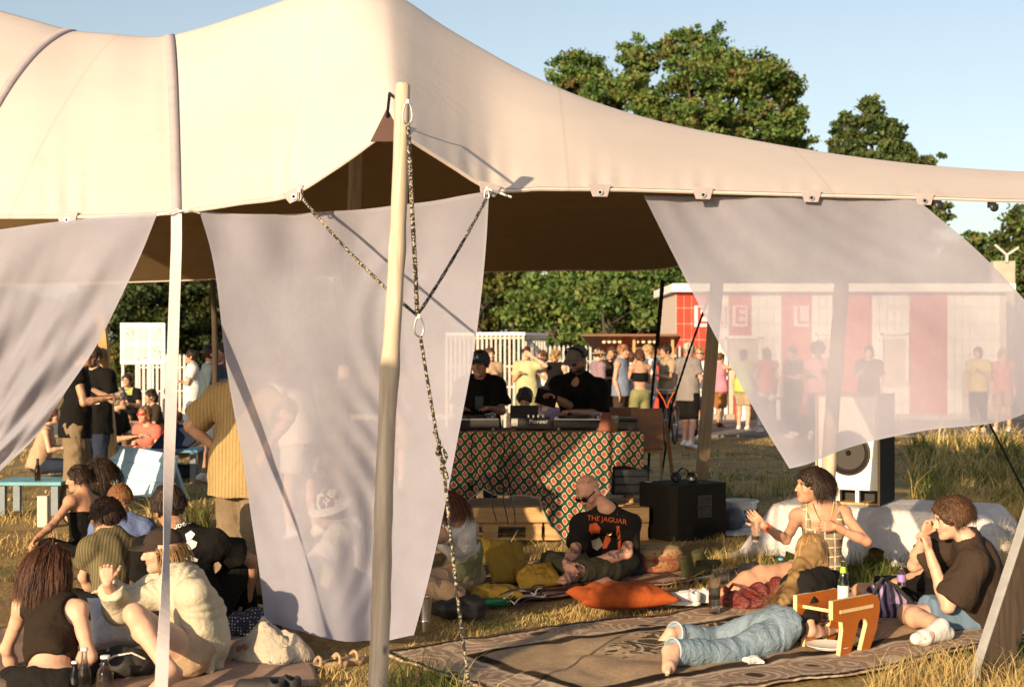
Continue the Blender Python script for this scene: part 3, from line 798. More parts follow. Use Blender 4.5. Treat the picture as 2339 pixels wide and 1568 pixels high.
# ------------------------------------------------------------------ stretch tent
def lin(tab, u):
    """smooth interpolation of rows (px, py, D) at column u"""
    a = np.array(tab, float); x = a[:, 0]
    m = np.gradient(a[:, 1:], x, axis=0); u = np.clip(u, x[0], x[-1])
    i = np.clip(np.searchsorted(x, u) - 1, 0, len(x) - 2); h_ = x[i + 1] - x[i]; s = (u - x[i]) / h_
    q = ((1 + 2 * s) * (1 - s) ** 2)[..., None] * a[i, 1:] + (s * (1 - s) ** 2 * h_)[..., None] * m[i] + (s * s * (3 - 2 * s))[..., None] * a[i + 1, 1:] + (s * s * (s - 1) * h_)[..., None] * m[i + 1]
    return q
FRONT = [(-900, 430, 8.9), (-500, 470, 8.5), (-200, 488, 8.35), (75, 491, 8.2), (250, 489, 8.1), (400, 481, 8.0), (540, 461, 7.95), (680, 434, 7.9), (745, 394, 7.82), (810, 350, 7.7), (862, 312, 7.6),
         (890, 297, 7.57), (920, 306, 7.58), (960, 330, 7.65), (1030, 374, 7.78), (1112, 423, 7.9), (1240, 427, 8.0), (1370, 428, 8.1), (1600, 434, 8.3), (1850, 441, 8.5), (2110, 448, 8.7), (2339, 455, 8.9), (2600, 452, 9.3), (2900, 420, 9.6)]
RIDGE = [(-900, -120, 10.60), (-500, -90, 10.60), (-200, -30, 10.60), (75, 45, 10.60), (160, 68, 10.60), (250, 77, 10.60), (385, 81, 10.60), (430, 71, 10.50), (560, 31, 10.30), (700, -16, 10.20), (815, -46, 10.10), (870, -34, 10.10), (930, 2, 10.10),
         (1000, 50, 10.10), (1100, 110, 10.10), (1200, 165, 10.00), (1300, 210, 9.90), (1400, 246, 9.93), (1500, 275, 9.97), (1700, 316, 10.04), (1900, 350, 10.01), (2100, 375, 9.98), (2339, 392, 10.00), (2600, 400, 9.80), (2900, 405, 9.70)]
BACK = [(-900, 640, 15.5), (-200, 650, 15.2), (300, 641, 15), (700, 627, 15), (1100, 618, 15), (1300, 614, 15), (1450, 614, 14.9), (1530, 608, 14.7), (1620, 582, 14.2), (1800, 530, 13.2), (2000, 470, 12.2), (2339, 415, 10.9), (2600, 405, 10.2), (2900, 405, 9.8)]
def curve3(tab, u):
    q = lin(tab, u); return np.stack([(u - CXP) * q[:, 1] / FPX, q[:, 1], CAMH - (q[:, 0] - HOR) * q[:, 1] / FPX], 1)
def roof(u, t):
    """t 0 front eave, 1 ridge, 2 back eave"""
    u = np.atleast_1d(np.asarray(u, float)); t = np.broadcast_to(np.asarray(t, float), u.shape)
    F_, R_, B_ = curve3(FRONT, u), curve3(RIDGE, u), curve3(BACK, u)
    a = np.clip(t, 0, 1)[:, None]; b = np.clip(t - 1, 0, 1)[:, None]
    p = F_ + (R_ - F_) * a
    p[:, 2] = (F_ + (R_ - F_) * (1 - (1 - a) ** 1.22))[:, 2]
    q = R_ + (B_ - R_) * b; q[:, 2] = (R_ + (B_ - R_) * b ** 1.25)[:, 2]
    return np.where(t[:, None] <= 1, p, q)
def canvas_mat():
    m, t, b = newmat('tent_canvas')
    v = coord(t)
    f = noise(t, .8, 5, .6, v); g = noise(t, 300, 2, .6, v); st = ramp(t, noise(t, 2.3, 6, .75, v), [(.58, 0), (.8, .4)])
    c = ramp(t, f, [(.3, (.53, .465, .43)), (.7, (.6, .53, .49))])
    ln = t.nodes.new('ShaderNodeSeparateXYZ'); t.links.new(v, ln.inputs[0]); sq = math_(t, 'FRACT', math_(t, 'ADD', math_(t, 'MULTIPLY', ln.outputs[0], .62), 20.3)); c = mixc(t, ramp(t, math_(t, 'ABSOLUTE', math_(t, 'SUBTRACT', sq, .5)), [(.003, .25), (.006, 0)]), c, (.36, .28, .22))
    c = mixc(t, st, c, (.42, .33, .25)); c = mixc(t, .3, c, ramp(t, g, [(.3, .8), (.7, 1.1)]), 'MULTIPLY')
    b.inputs['Roughness'].default_value = .9; b.inputs['Specular IOR Level'].default_value = .1; t.links.new(c, b.inputs['Base Color'])
    sw = noise(t, 5, 3, .6, coord(t, 'Object', (.25, 1, 1.6)), 1.5)
    bumpn(t, b, math_(t, 'ADD', math_(t, 'MULTIPLY', sw, .25), math_(t, 'MULTIPLY', g, .03)), .35, .03)
    tr = t.nodes.new('ShaderNodeBsdfTranslucent'); t.links.new(mixc(t, 1, c, (.75, .48, .24), 'MULTIPLY'), tr.inputs[0])
    mx = t.nodes.new('ShaderNodeMixShader'); mx.inputs[0].default_value = .035
    t.links.new(b.outputs[0], mx.inputs[1]); t.links.new(tr.outputs[0], mx.inputs[2]); t.links.new(mx.outputs[0], t.nodes['Material Output'].inputs[0])
canvas_mat()
cloth('webbing', (.4, .35, .36), .1, .1); cloth('webbing_dark', (.1, .06, .05), .1, .1)
tent = thing('stretch_tent', 'large cream canvas stretch tent with sagging eaves and high peak', 'tent', (0, 11, 0))
def build_tent():
    us = np.concatenate([np.arange(-900, 80, 20), np.arange(80, 640, 10), np.arange(640, 1140, 7), np.arange(1140, 2339, 10), np.arange(2339, 2901, 30)]); ts = np.concatenate([np.linspace(0, .2, 10)[:-1], np.linspace(.2, 1, 22), np.linspace(1, 2, 18)[1:]])
    n, k = len(us), len(ts)
    U = np.repeat(us, k); T = np.tile(ts, n); v = roof(U, T)
    for px in (155, 672, 885, 1118, 1370, 1605, 1852, 2110): du = (U - px) / 70; v[:, 1] += .02 * np.exp(-T / .1) * np.exp(-du ** 2) * np.cos(du * 9) * (T > .001) * (T < 1)
    v[:, 2] -= .02 * np.exp(-((U - 390) / 22) ** 2) * np.sin(np.clip(T, 0, 1) * math.pi)        # strap bites into the cloth
    i = np.arange(n * k).reshape(n, k)
    f = np.stack([i[:-1, :-1], i[1:, :-1], i[1:, 1:], i[:-1, 1:]], -1).reshape(-1, 4)
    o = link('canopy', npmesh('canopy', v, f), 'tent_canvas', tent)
    link('underside_shade', npmesh('underside_shade', v - A(0, 0, .012), f[:, ::-1]), cloth('shade_brown', (.26, .18, .095), .1, .1), tent)  # added brown sheet under the canopy; the underside's shade is put into its colour
    for tv, nm in ((0, 'front'), (2, 'back')):
        mb = MB(); pp = roof(us, np.full(n, float(tv))); mb.tube([p - A(0, 0, .012) for p in pp], .011, 6); mb.build('hem', 'tent_canvas', tent, smooth=True)
    def strip(u0, u1, half, t0=0.0, t1=1.0, lift=.012):
        tt = np.linspace(t0, t1, 40); uu = u0 + (u1 - u0) * (tt - t0) / (t1 - t0)
        a = roof(uu - half, tt); b = roof(uu + half, tt); d = A(0, -lift, lift)
        vv = np.concatenate([a + d, b + d, a - d * 0, b - d * 0]); m_ = len(tt); j = np.arange(m_ - 1)
        ff = np.concatenate([np.stack([j, j + 1, j + 1 + m_, j + m_], 1), np.stack([j + 2 * m_, j + 3 * m_, j + 3 * m_ + 1, j + 2 * m_ + 1], 1), np.stack([j, j + 2 * m_, j + 1 + 2 * m_, j + 1], 1), np.stack([j + m_, j + 1 + m_, j + 1 + 3 * m_, j + 3 * m_], 1)])
        link('strap', npmesh('strap', vv, ff, False), 'webbing', tent)
    strip(403, 386, 11, lift=.005); strip(-20, 165, 10, .35, 1.0, .005)
    for px in (155, 672, 1118, 1370, 1605, 1852, 2110):        # webbing tabs with eyelets along the eave
        p = roof(px, 0.0)[0]; mb = MB(); q = roof(px + 12, 0.0)[0]; X = nrm(q - p)
        mb.prism([(-.07, .03), (.07, .03), (.045, -.045), (-.045, -.045)], .012, p + A(0, -.012, -.012), (X, A(0, 1, 0), np.cross(X, A(0, 1, 0))))
        o = mb.build('eave_tab', 'webbing', tent, bevel=.004)
        mb = MB(); mb.lathe([(.009, -.004), (.016, -.004), (.016, .004), (.009, .004), (.009, -.004)], p + A(0, -.021, -.03), 10, (A(1, 0, 0), A(0, 0, 1), A(0, 1, 0))); mb.build('eyelet', 'steel', o)
    for px in (2142, 2268):
        p = roof(px, 0.0)[0]; mb = MB(); mb.box(p + A(0, .02, -.03), (.05, .02, .05)); mb.lathe([(.012, 0), (.026, .004), (.026, .016), (.012, .02)], p + A(.012, .02, -.055), 10, (A(1, 0, 0), A(0, 0, 1), A(0, -1, 0))); mb.build('eave_clip', 'black_plastic', tent)
    p = P(885, 290, 7.54); mb = MB(); mb.prism([(-.09, -.08), (0, .1), (.09, -.08)], .014, p + A(0, -.01, 0)); mb.build('corner_patch', 'webbing_dark', tent, bevel=.003)
    mb = MB(); mb.tube([p + A(0, -.02, .05), p + A(.02, -.1, .16), P(912, 232, 6.98)], .008); mb.build('corner_lashing', 'rope_black', tent)
build_tent()
def pole(name, base, top, r0, r1, mat, label, square=False, n=14, seed=1):
    base, top = A(*base), A(*top); mb = MB()
    if square: mb.bar(base, top, r0 * 2, r1 * 2, (0, 1, 0)); me = mb.mesh(name, False, .006)
    else:
        k = 26; r = np.random.RandomState(seed); pts = []; rs = []
        for i in range(k + 1):
            t = i / k; pts.append(base + (top - base) * t + A(.006 * math.sin(t * 9 + seed), .006 * math.cos(t * 7), 0)); rs.append((r0 + (r1 - r0) * t) * (1 + .03 * r.randn() + (.14 if r.rand() < .12 else 0)))
        pts += [pts[-1] + nrm(top - base) * .012]; rs += [rs[-1] * .8]
        mb.tube(pts, rs, n); me = mb.mesh(name, True)
    L = np.linalg.norm(top - base)      # keep the wood grain along local z: mesh is rebuilt in the pole's own frame
    z = nrm(top - base); R = frame_of(A(1, 0, 0), z)
    co = np.empty(len(me.vertices) * 3, np.float32); me.vertices.foreach_get('co', co); co = (co.reshape(-1, 3) - base) @ R.T; me.vertices.foreach_set('co', co.astype(np.float32).ravel()); me.update()
    o = bpy.data.objects.new(name, me); COL.objects.link(o); me.materials.append(MATS[mat]); o.matrix_basis = Matrix.Translation(V(base)) @ Matrix(R.T.tolist()).to_4x4()
    return tag(o, label, 'pole', 'wooden tent poles')
mp = pole('tent_pole', P(858, 1612, 6.84), P(921, 196, 6.96), .049, .037, 'pole_wood', 'peeled round pole standing in front of the middle drape')
pole('tent_pole', P(772, 1275, 11.5), P(815, 300, 11.4), .06, .055, 'pole_wood', 'tall centre pole seen hazily through the middle drape')
pole('tent_pole', P(266, 1130, 16.6), P(224, 640, 16.0), .05, .045, 'batten_wood', 'slim yellow batten behind the tilted light blue bench', True)
pole('tent_pole', P(500, 1163, 15.0), P(486, 640, 15.0), .035, .03, 'plank_dark', 'thin dark upright pole in front of the man in grey shirt')  # dark wood puts the shade on this pole into its colour
pole('tent_pole', P(1596, 1176, 14.5), P(1640, 615, 14.2), .06, .05, 'pale_batten', 'grey weathered squared pole behind the black subwoofer', True)
pole('tent_pole', P(1878, 1321, 10.5), P(1934, 440, 10.3), .056, .05, 'pole_wood', 'peeled pole standing beside the white fronted loudspeaker')
_q = A(-.6, 6.88, 0) - A(SUNV[0], SUNV[1], 0) * 6 / math.cos(_e)
pole('tent_pole', _q, _q + A(0, 0, 3.1), .1, .09, 'pole_wood', 'unseen round pole added left of the viewpoint to shade the front pole')  # added pole out of view, there only to cast shade on the front pole
# leaning timber with a pale metal edge, lower right
def lean_board():
    a, b = P(2222, 1545, 7.35), P(2520, 640, 7.7); z = nrm(b - a)
    o = thing('leaning_timber', 'dark weathered timber with pale metal edge leaning at the right', 'timber', a)
    N = A(.3, -.95, 0); Xw = nrm(np.cross(N, z)); Xw = Xw if Xw[1] > 0 else -Xw; N = np.cross(z, Xw); m_ = (a + b) / 2; L = np.linalg.norm(b - a)
    mb = MB(); mb.box(m_ + Xw * .1, (.18, .05, L), (Xw, N, z)); mb.build('plank', 'plank_dark', o, bevel=.004)
    mb = MB(); mb.box(m_ - z * .02, (.013, .06, L), (Xw, N, z)); mb.build('metal_edge', 'galvanised', o, bevel=.002)
lean_board()
# ropes
def rope(label, pts, r, mat, sag=0.0, n=24, grp='guy ropes of the tent'):
    pts = [A(*p) for p in pts]; out = []
    for a, b in zip(pts[:-1], pts[1:]):
        for i in range(n): t = i / n; out.append(a + (b - a) * t - A(0, 0, sag * 4 * t * (1 - t)))
    out.append(pts[-1]); mb = MB(); mb.tube(out, [r * (1 + .12 * math.sin(i * 2.1)) for i in range(len(out))], 7)
    return tag(mb.build('guy_rope', mat, None, smooth=True), label, 'rope', grp)
JN = P(953, 720, 7.0)
rope('speckled rope from the left eave tab down to the junction', [P(690, 452, 7.88), JN], .0085, 'rope_speckled', .03)
rope('speckled rope from the right eave tab down to the junction', [P(1110, 455, 7.85), JN], .0085, 'rope_speckled', .02)
rope('doubled rope running down along the front pole from its hook', [P(932, 285, 6.86), P(941, 480, 6.86), P(948, 600, 6.92), JN], .011, 'rope_speckled', .0)
rope('speckled rope from the lower steel hook down to the grass', [P(960, 765, 6.98), P(975, 860, 6.95), P(997, 990, 6.9), P(1015, 1080, 6.85), P(1030, 1230, 6.75), P(1052, 1420, 6.65), P(1074, 1590, 6.5)], .0085, 'rope_speckled')
rope('knotted bundle of rope above the white topped woman', [P(992, 985, 6.88), P(1004, 1010, 6.83), P(998, 1035, 6.86), P(1012, 1050, 6.82), P(1008, 1075, 6.85), P(1022, 1090, 6.83), P(1012, 1062, 6.82), P(1020, 1040, 6.84), P(1008, 1020, 6.86)], .009, 'rope_speckled', n=8)
rope('black rope hanging from the back eave behind the record table', [P(1512, 640, 14.9), P(1498, 800, 14.9), P(1487, 930, 14.9), P(1478, 1150, 14.8)], .014, 'rope_black')
rope('second black rope beside the back corner of the tent', [P(1516, 640, 14.95), P(1503, 790, 14.9)], .012, 'rope_black')
rope('black guy rope running down left in front of the tiled kiosk', [P(1640, 620, 14.2), P(1575, 800, 14.8), P(1535, 925, 15.2), P(1505, 1130, 15.6)], .012, 'rope_black')
rope('dark guy rope reaching the tall grass at the right edge', [P(2225, 900, 11.2), P(2339, 1120, 10.2), P(2420, 1270, 9.4)], .009, 'rope_black')
rope('white cord end tied at the right eave tab', [P(1115, 432, 7.85), P(1140, 440, 7.75), P(1168, 450, 7.7)], .006, 'rope_white', n=6)
rope('white cord tying the middle drape to the strap', [P(405, 484, 7.95), P(430, 478, 7.93), P(456, 487, 7.98)], .006, 'rope_white', n=6)
rope('white cord tying the left drape to the strap', [P(360, 491, 7.98), P(385, 486, 7.92), P(408, 478, 7.95)], .006, 'rope_white', n=6)
def carabiner(c, L, W_, tilt, label):
    c = A(*c); pts = []
    for i in range(29):
        a = 2 * math.pi * i / 28; w_ = W_ * (.55 + .45 * (1 - math.sin(a)) / 2)
        pts.append(c + A(w_ * math.cos(a) + tilt * math.sin(a) * L * .2, 0, L * math.sin(a)))
    mb = MB(); mb.tube(pts, .0045, 8, False); mb.box(c + A(0, 0, L), (.014, .012, .02)); return tag(mb.build('snap_hook', 'steel', None, smooth=True), label, 'snap hook', 'steel snap hooks')
carabiner(P(931, 258, 6.86), .055, .028, .1, 'steel snap hook hanging near the top of the front pole')
carabiner(P(957, 745, 6.97), .05, .028, -.1, 'steel snap hook joining the ropes below the junction')
carabiner(P(683, 446, 7.86), .03, .016, 0, 'small steel hook at the left eave tab'); carabiner(P(1112, 443, 7.84), .03, .016, 0, 'small steel hook at the right eave tab')
# webbing strap that runs from the roof down to the grass
def strap_down():
    pts = [(403, 480, 7.97), (403, 560, 7.9), (398, 700, 7.75), (393, 850, 7.55), (388, 1000, 7.35), (384, 1130, 7.15), (380, 1250, 7.0), (377, 1380, 6.85), (371, 1500, 6.7), (366, 1620, 6.55)]
    hw = [.031, .03, .027, .024, .019, .013, .009, .017, .025, .026]; tw = [0, .05, .15, .3, .55, .95, 1.32, .95, .4, .3]
    va, fa = [], []
    P3 = np.array([P(*p) for p in pts]); tt = np.linspace(0, len(pts) - 1, 60)
    for i, t in enumerate(tt):
        k = min(int(t), len(pts) - 2); s = t - k; c = P3[k] * (1 - s) + P3[k + 1] * s; w_ = .03; a = tw[k] * (1 - s) + tw[k + 1] * s
        d = A(math.cos(a) * w_, math.sin(a) * w_, 0); n_ = A(-math.sin(a), math.cos(a), 0) * .0012
        va += [c - d - n_, c + d - n_, c + d + n_, c - d + n_]
        if i: o = (i - 1) * 4; fa += [(o + q, o + (q + 1) % 4, o + 4 + (q + 1) % 4, o + 4 + q) for q in range(4)]
    mb = MB(); mb.add(va, fa); return tag(mb.build('tie_down_strap', cloth('strap_pale', (.55, .5, .5), .08, .05), None), 'pale flat webbing strap stretched from the eave down to the grass', 'strap')
strap_down()

# ------------------------------------------------------------------ sheer drapes
def sheer_mat():
    m, t, b = newmat('sheer_muslin')
    v = coord(t)
    f = noise(t, 2.2, 4, .6, v); g = noise(t, 260, 2, .6, v)
    c = ramp(t, f, [(.3, (.385, .385, .475)), (.7, (.45, .45, .55))])
    b.inputs['Roughness'].default_value = .9; b.inputs['Specular IOR Level'].default_value = .1; t.links.new(c, b.inputs['Base Color'])
    cr = noise(t, 7, 4, .55, coord(t, 'Object', (.9, .6, .4)), 1.0); cr2 = noise(t, 34, 3, .5, v, 1.0)
    bumpn(t, b, math_(t, 'ADD', cr, math_(t, 'MULTIPLY', cr2, .04)), .13, .035)
    tr = t.nodes.new('ShaderNodeBsdfTranslucent'); t.links.new(c, tr.inputs[0])
    bn = b.inputs['Normal'].links[0].from_socket; t.links.new(bn, tr.inputs['Normal'])
    m1 = t.nodes.new('ShaderNodeMixShader'); m1.inputs[0].default_value = .42; t.links.new(b.outputs[0], m1.inputs[1]); t.links.new(tr.outputs[0], m1.inputs[2])
    tp = t.nodes.new('ShaderNodeBsdfTransparent'); m2 = t.nodes.new('ShaderNodeMixShader')
    uv = t.nodes.new('ShaderNodeUVMap'); sx = t.nodes.new('ShaderNodeSeparateXYZ'); t.links.new(uv.outputs[0], sx.inputs[0])
    e = math_(t, 'MINIMUM', math_(t, 'MINIMUM', sx.outputs[0], math_(t, 'SUBTRACT', 1, sx.outputs[0])), math_(t, 'MINIMUM', sx.outputs[1], math_(t, 'SUBTRACT', 1, sx.outputs[1])))
    hem = ramp(t, e, [(.010, .9), (.014, 0)])                      # doubled cloth of the hem lets less through
    al = math_(t, 'MAXIMUM', math_(t, 'ADD', ramp(t, g, [(.3, .74), (.7, .86)]), ramp(t, noise(t, 1.7, 3, .6, v), [(.3, 0), (.7, .1)])), hem)
    t.links.new(al, m2.inputs[0]); t.links.new(tp.outputs[0], m2.inputs[1]); t.links.new(m1.outputs[0], m2.inputs[2])
    t.links.new(m2.outputs[0], t.nodes['Material Output'].inputs[0])
sheer_mat()
def poly3(tab, n):
    a = np.array([P(*p) for p in tab]); d = np.concatenate([[0], np.cumsum(np.linalg.norm(np.diff(a, axis=0), axis=1))]); d /= d[-1]
    m = np.gradient(a, d, axis=0); u = np.linspace(0, 1, n); i = np.clip(np.searchsorted(d, u) - 1, 0, len(d) - 2); h_ = (d[i + 1] - d[i])[:, None]; s = ((u - d[i]) / (d[i + 1] - d[i]))[:, None]
    return (1 + 2 * s) * (1 - s) ** 2 * a[i] + s * (1 - s) ** 2 * h_ * m[i] + s * s * (3 - 2 * s) * a[i + 1] + s * s * (s - 1) * h_ * m[i + 1]
def drape(label, top, left, right, bottom, foldf, nu=130, nv=150):
    T, B, L, R_ = poly3(top, nu), poly3(bottom, nu), poly3(left, nv), poly3(right, nv)
    u = np.linspace(0, 1, nu)[:, None, None]; v = np.linspace(0, 1, nv)[None, :, None]
    S = (1 - v) * T[:, None] + v * B[:, None] + (1 - u) * L[None] + u * R_[None] - ((1 - u) * (1 - v) * T[0] + u * (1 - v) * T[-1] + (1 - u) * v * B[0] + u * v * B[-1])
    S[..., 1] += foldf(u[..., 0], v[..., 0])
    i = np.arange(nu * nv).reshape(nu, nv); f = np.stack([i[:-1, :-1], i[1:, :-1], i[1:, 1:], i[:-1, 1:]], -1).reshape(-1, 4)
    uv = np.stack(np.broadcast_arrays(u[..., 0], v[..., 0]), -1).reshape(-1, 2)
    o = link('sheer_drape', npmesh('sheer_drape', S.reshape(-1, 3), f, uv=uv), 'sheer_muslin')
    return tag(o, label, 'drape', 'sheer drapes hung along the eave')
drape('sheer lilac drape hanging in the middle behind the front pole',
      [(455, 481, 7.98), (560, 489, 8.05), (700, 486, 8.12), (890, 471, 8.12), (1010, 455, 8.02), (1117, 436, 7.9)],
      [(455, 481, 7.98), (478, 560, 8.0), (515, 830, 8.05), (565, 1130, 8.1), (592, 1320, 8.1), (605, 1421, 8.05)],
      [(1117, 436, 7.9), (1110, 560, 7.95), (1086, 780, 8.0), (1046, 1000, 8.05), (1003, 1220, 8.08), (975, 1340, 8.05), (945, 1450, 8.0)],
      [(605, 1421, 8.05), (700, 1446, 7.95), (800, 1462, 8.05), (870, 1466, 8.1), (945, 1450, 8.0)],
      lambda u, v: .035 * np.sin(u * 9 + 1.5 * np.sin(v * 3)) * v ** .8 + .045 * np.exp(-((u - .66 - .04 * np.sin(v * 7)) / .07) ** 2) * np.clip(v * 1.6 - .3, 0, 1) + .02 * np.sin(u * 26 + 5 * v) * np.exp(-((v - .05) / .1) ** 2) + .02 * np.sin((u * 1.3 - v * .8) * 24) * v * (1 - u) * .6
      + .014 * np.sin(u * 55 + 14 * np.sin(v * 6)) * np.exp(-((u - .62) / .13) ** 2) * np.sin(v * math.pi))
drape('sheer lilac drape blown sideways at the left edge',
      [(-330, 585, 8.3), (-150, 545, 8.25), (75, 514, 8.15), (230, 495, 8.05), (360, 486, 7.98)],
      [(-330, 585, 8.3), (-340, 800, 8.4), (-330, 1000, 8.5), (-300, 1240, 8.4)],
      [(360, 486, 7.98), (322, 580, 8.0), (262, 710, 8.05), (175, 860, 8.15), (75, 1000, 8.25), (-60, 1130, 8.3), (-160, 1210, 8.35)],
      [(-300, 1240, 8.4), (-240, 1235, 8.4), (-160, 1210, 8.35)],
      lambda u, v: .06 * np.sin((u * 1.2 + v * .25) * 15 + 1.2 * np.sin(v * 5)) * (.3 + v) * np.clip((1 - u) * 6, 0, 1) + .025 * np.sin((u + v * .6) * 36 + 2) * np.clip(v * 2, 0, 1) + .012 * np.sin(u * 90 + 9 * v) * v)
drape('wide sheer pink drape billowing out at the right',
      [(1470, 446, 8.28), (1560, 449, 8.38), (1750, 450, 8.45), (1950, 452, 8.62), (2095, 457, 8.68)],
      [(1470, 446, 8.28), (1548, 600, 8.3), (1640, 780, 8.25), (1730, 950, 8.15), (1800, 1068, 8.05)],
      [(2095, 457, 8.68), (2170, 520, 8.7), (2270, 610, 8.65), (2350, 695, 8.6), (2480, 850, 8.5)],
      [(1800, 1068, 8.05), (1830, 1062, 8.04), (1920, 1030, 8.1), (2100, 985, 8.2), (2339, 945, 8.35), (2480, 850, 8.5)],
      lambda u, v: .05 * np.sin((u - .2 * v) * 10 + 1) * v + .016 * np.sin((u * .7 + v * .5) * 15 + np.sin(u * 5)) * np.sin(v * math.pi) + .004 * np.sin((u - v * .35) * 50 + 4 * np.sin(v * 4 + u * 3)) * np.clip(1 - v, 0, 1))
# ------------------------------------------------------------------ trees
def leaf_mat(name, cs):
    m, t, b = newmat(name)
    a = t.nodes.new('ShaderNodeAttribute'); a.attribute_name = 'Col'
    c = a.outputs[0]
    b.inputs['Roughness'].default_value = .6; b.inputs['Specular IOR Level'].default_value = .25; t.links.new(c, b.inputs['Base Color'])
    tr = t.nodes.new('ShaderNodeBsdfTranslucent'); t.links.new(mixc(t, 1, c, (1.2, 1.15, .5), 'MULTIPLY'), tr.inputs[0])
    mx = t.nodes.new('ShaderNodeMixShader'); mx.inputs[0].default_value = .3
    t.links.new(b.outputs[0], mx.inputs[1]); t.links.new(tr.outputs[0], mx.inputs[2]); t.links.new(mx.outputs[0], t.nodes['Material Output'].inputs[0])
leaf_mat('leaves', None)
def leaf_faces(c, size, r, droop=.3):
    """small folded leaf sprays: two triangles pairs per centre; c (n,3)"""
    n = len(c)
    a = r.randn(n, 3); a /= np.linalg.norm(a, axis=1, keepdims=True); a[:, 2] -= droop; a /= np.linalg.norm(a, axis=1, keepdims=True)
    b = np.cross(a, r.randn(n, 3)); b /= np.linalg.norm(b, axis=1, keepdims=True); nn = np.cross(a, b)
    L = (size * (.6 + .8 * r.rand(n)))[:, None]; W_ = L * .34
    v = np.stack([c - a * L * .5, c + b * W_ + nn * W_ * .35, c + a * L * .5, c - b * W_ + nn * W_ * .35], 1).reshape(-1, 3)
    return v, np.arange(4 * n).reshape(n, 4)
def tree(label, base, lobes, n, size, cols, trunk_r=.2, seed=1, name='broadleaf_tree', limbs=True, grp='trees behind the fence', droop=.3, twigs=True, lean=0):
    """lobes: list of (centre xyz, radii xyz, weight)"""
    r = np.random.RandomState(seed); base = A(*base)
    o = thing(name, label, 'tree', base, grp)
    cen, shade = [], []
    tot = sum(l[1][0] * l[1][1] * l[1][2] for l in lobes) if True else 1
    for (c, rad, wt) in lobes:
        k = int(n * wt * (rad[0] * rad[1] * rad[2]) ** .66 / sum(q[2] * (q[1][0] * q[1][1] * q[1][2]) ** .66 for q in lobes))
        nc = max(8, k // 60)                     # clumps of foliage set on the lobe, leaves gathered round each
        d = r.randn(nc, 3); d /= np.linalg.norm(d, axis=1, keepdims=True); rr = (.35 + .68 * r.rand(nc) ** .6)[:, None]
        cc = A(*c) + d * rr * A(*rad) * (1 + .18 * r.randn(nc, 1))
        which = r.randint(0, nc, k); sp = min(rad) * .165
        g = r.randn(k, 3) * sp * A(1.25, 1.25, .7)
        cen.append(cc[which] + g); shade.append((r.rand(nc)[which] * .6 + r.rand(k) * .4))
    cen = np.concatenate(cen); shade = np.concatenate(shade)
    v, f = leaf_faces(cen, size, r, droop)
    cs = np.array(cols); i = np.clip((shade * len(cs)).astype(int), 0, len(cs) - 1); col = cs[i] * (.75 + .5 * r.rand(len(i), 1))
    me = npmesh('crown', v, f, False); setcol(me, np.repeat(col, 4, 0)); link('crown', me, 'leaves', o)
    mb = MB(); top = np.mean([A(*l[0]) for l in lobes], 0); fork = base + (top - base) * .45
    mb.tube([base - A(0, 0, .1), base + (fork - base) * .5 + A(.1 * r.randn(), .1 * r.randn(), 0), fork], [trunk_r * 1.25, trunk_r, trunk_r * .8], 9)
    for (c, rad, wt) in lobes:
        m_ = (fork + A(*c)) / 2 + r.randn(3) * .25; mb.tube([fork, m_, A(*c)], [trunk_r * .4, trunk_r * .22, trunk_r * .08], 6)
        for q in range(4 if twigs else 0):
            e = A(*c) + nrm(r.randn(3)) * A(*rad) * .85; mb.tube([m_ + (A(*c) - m_) * .5, (A(*c) + e) / 2 + r.randn(3) * .1, e], [trunk_r * .16, trunk_r * .1, trunk_r * .04], 5)
    mb.build('trunk', 'bark', o, smooth=True)
    return o
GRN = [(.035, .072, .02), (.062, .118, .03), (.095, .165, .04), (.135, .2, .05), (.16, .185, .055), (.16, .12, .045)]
DRK = [(.02, .034, .011), (.032, .05, .015), (.05, .072, .02), (.08, .085, .025)]  # dark leaf tones; shade on the left trees is put into the colour
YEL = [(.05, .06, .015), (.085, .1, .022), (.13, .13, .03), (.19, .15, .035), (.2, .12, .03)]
def plobes(tab, D):   # (px, py, rx px, ry px, depth offset)
    out = []
    for q in tab:
        px, py, rx, ry = q[:4]; dd = q[4] if len(q) > 4 else 0; d = D + dd; k = d / FPX
        out.append((P(px, py, d), A(rx * k, rx * k * .9, ry * k), 1.0))
    return out
D0 = 52
tree('tall spreading tree rising above the middle of the tent roof', G(1560, HOR + CAMH * FPX / D0), plobes([(1320, 160, 60, 45, 1), (1385, 215, 62, 50, -1), (1300, 185, 40, 35, 0), (1460, 135, 52, 42, 0), (1460, 215, 60, 45, -2), (1500, 260, 70, 40, -2), (1560, 110, 55, 40, 1), (1620, 130, 55, 55, 0), (1590, 190, 75, 50, -1.5), (1690, 175, 60, 55, -1), (1620, 265, 75, 40, -2.5),
      (1740, 170, 60, 50, 0), (1790, 205, 50, 45, .5), (1720, 250, 45, 50, -1), (1810, 270, 34, 60, 1), (1780, 300, 50, 45, -1), (1550, 310, 110, 45, -2), (1680, 330, 110, 50, -1), (1585, 72, 16, 22, 0), (1440, 112, 22, 14, 0), (1820, 330, 40, 50, 0), (1500, 400, 200, 90, 0), (1650, 480, 200, 110, -1), (1480, 560, 180, 90, 0), (1620, 640, 160, 80, -2)], D0), 120000, .17, GRN, .4, 3)
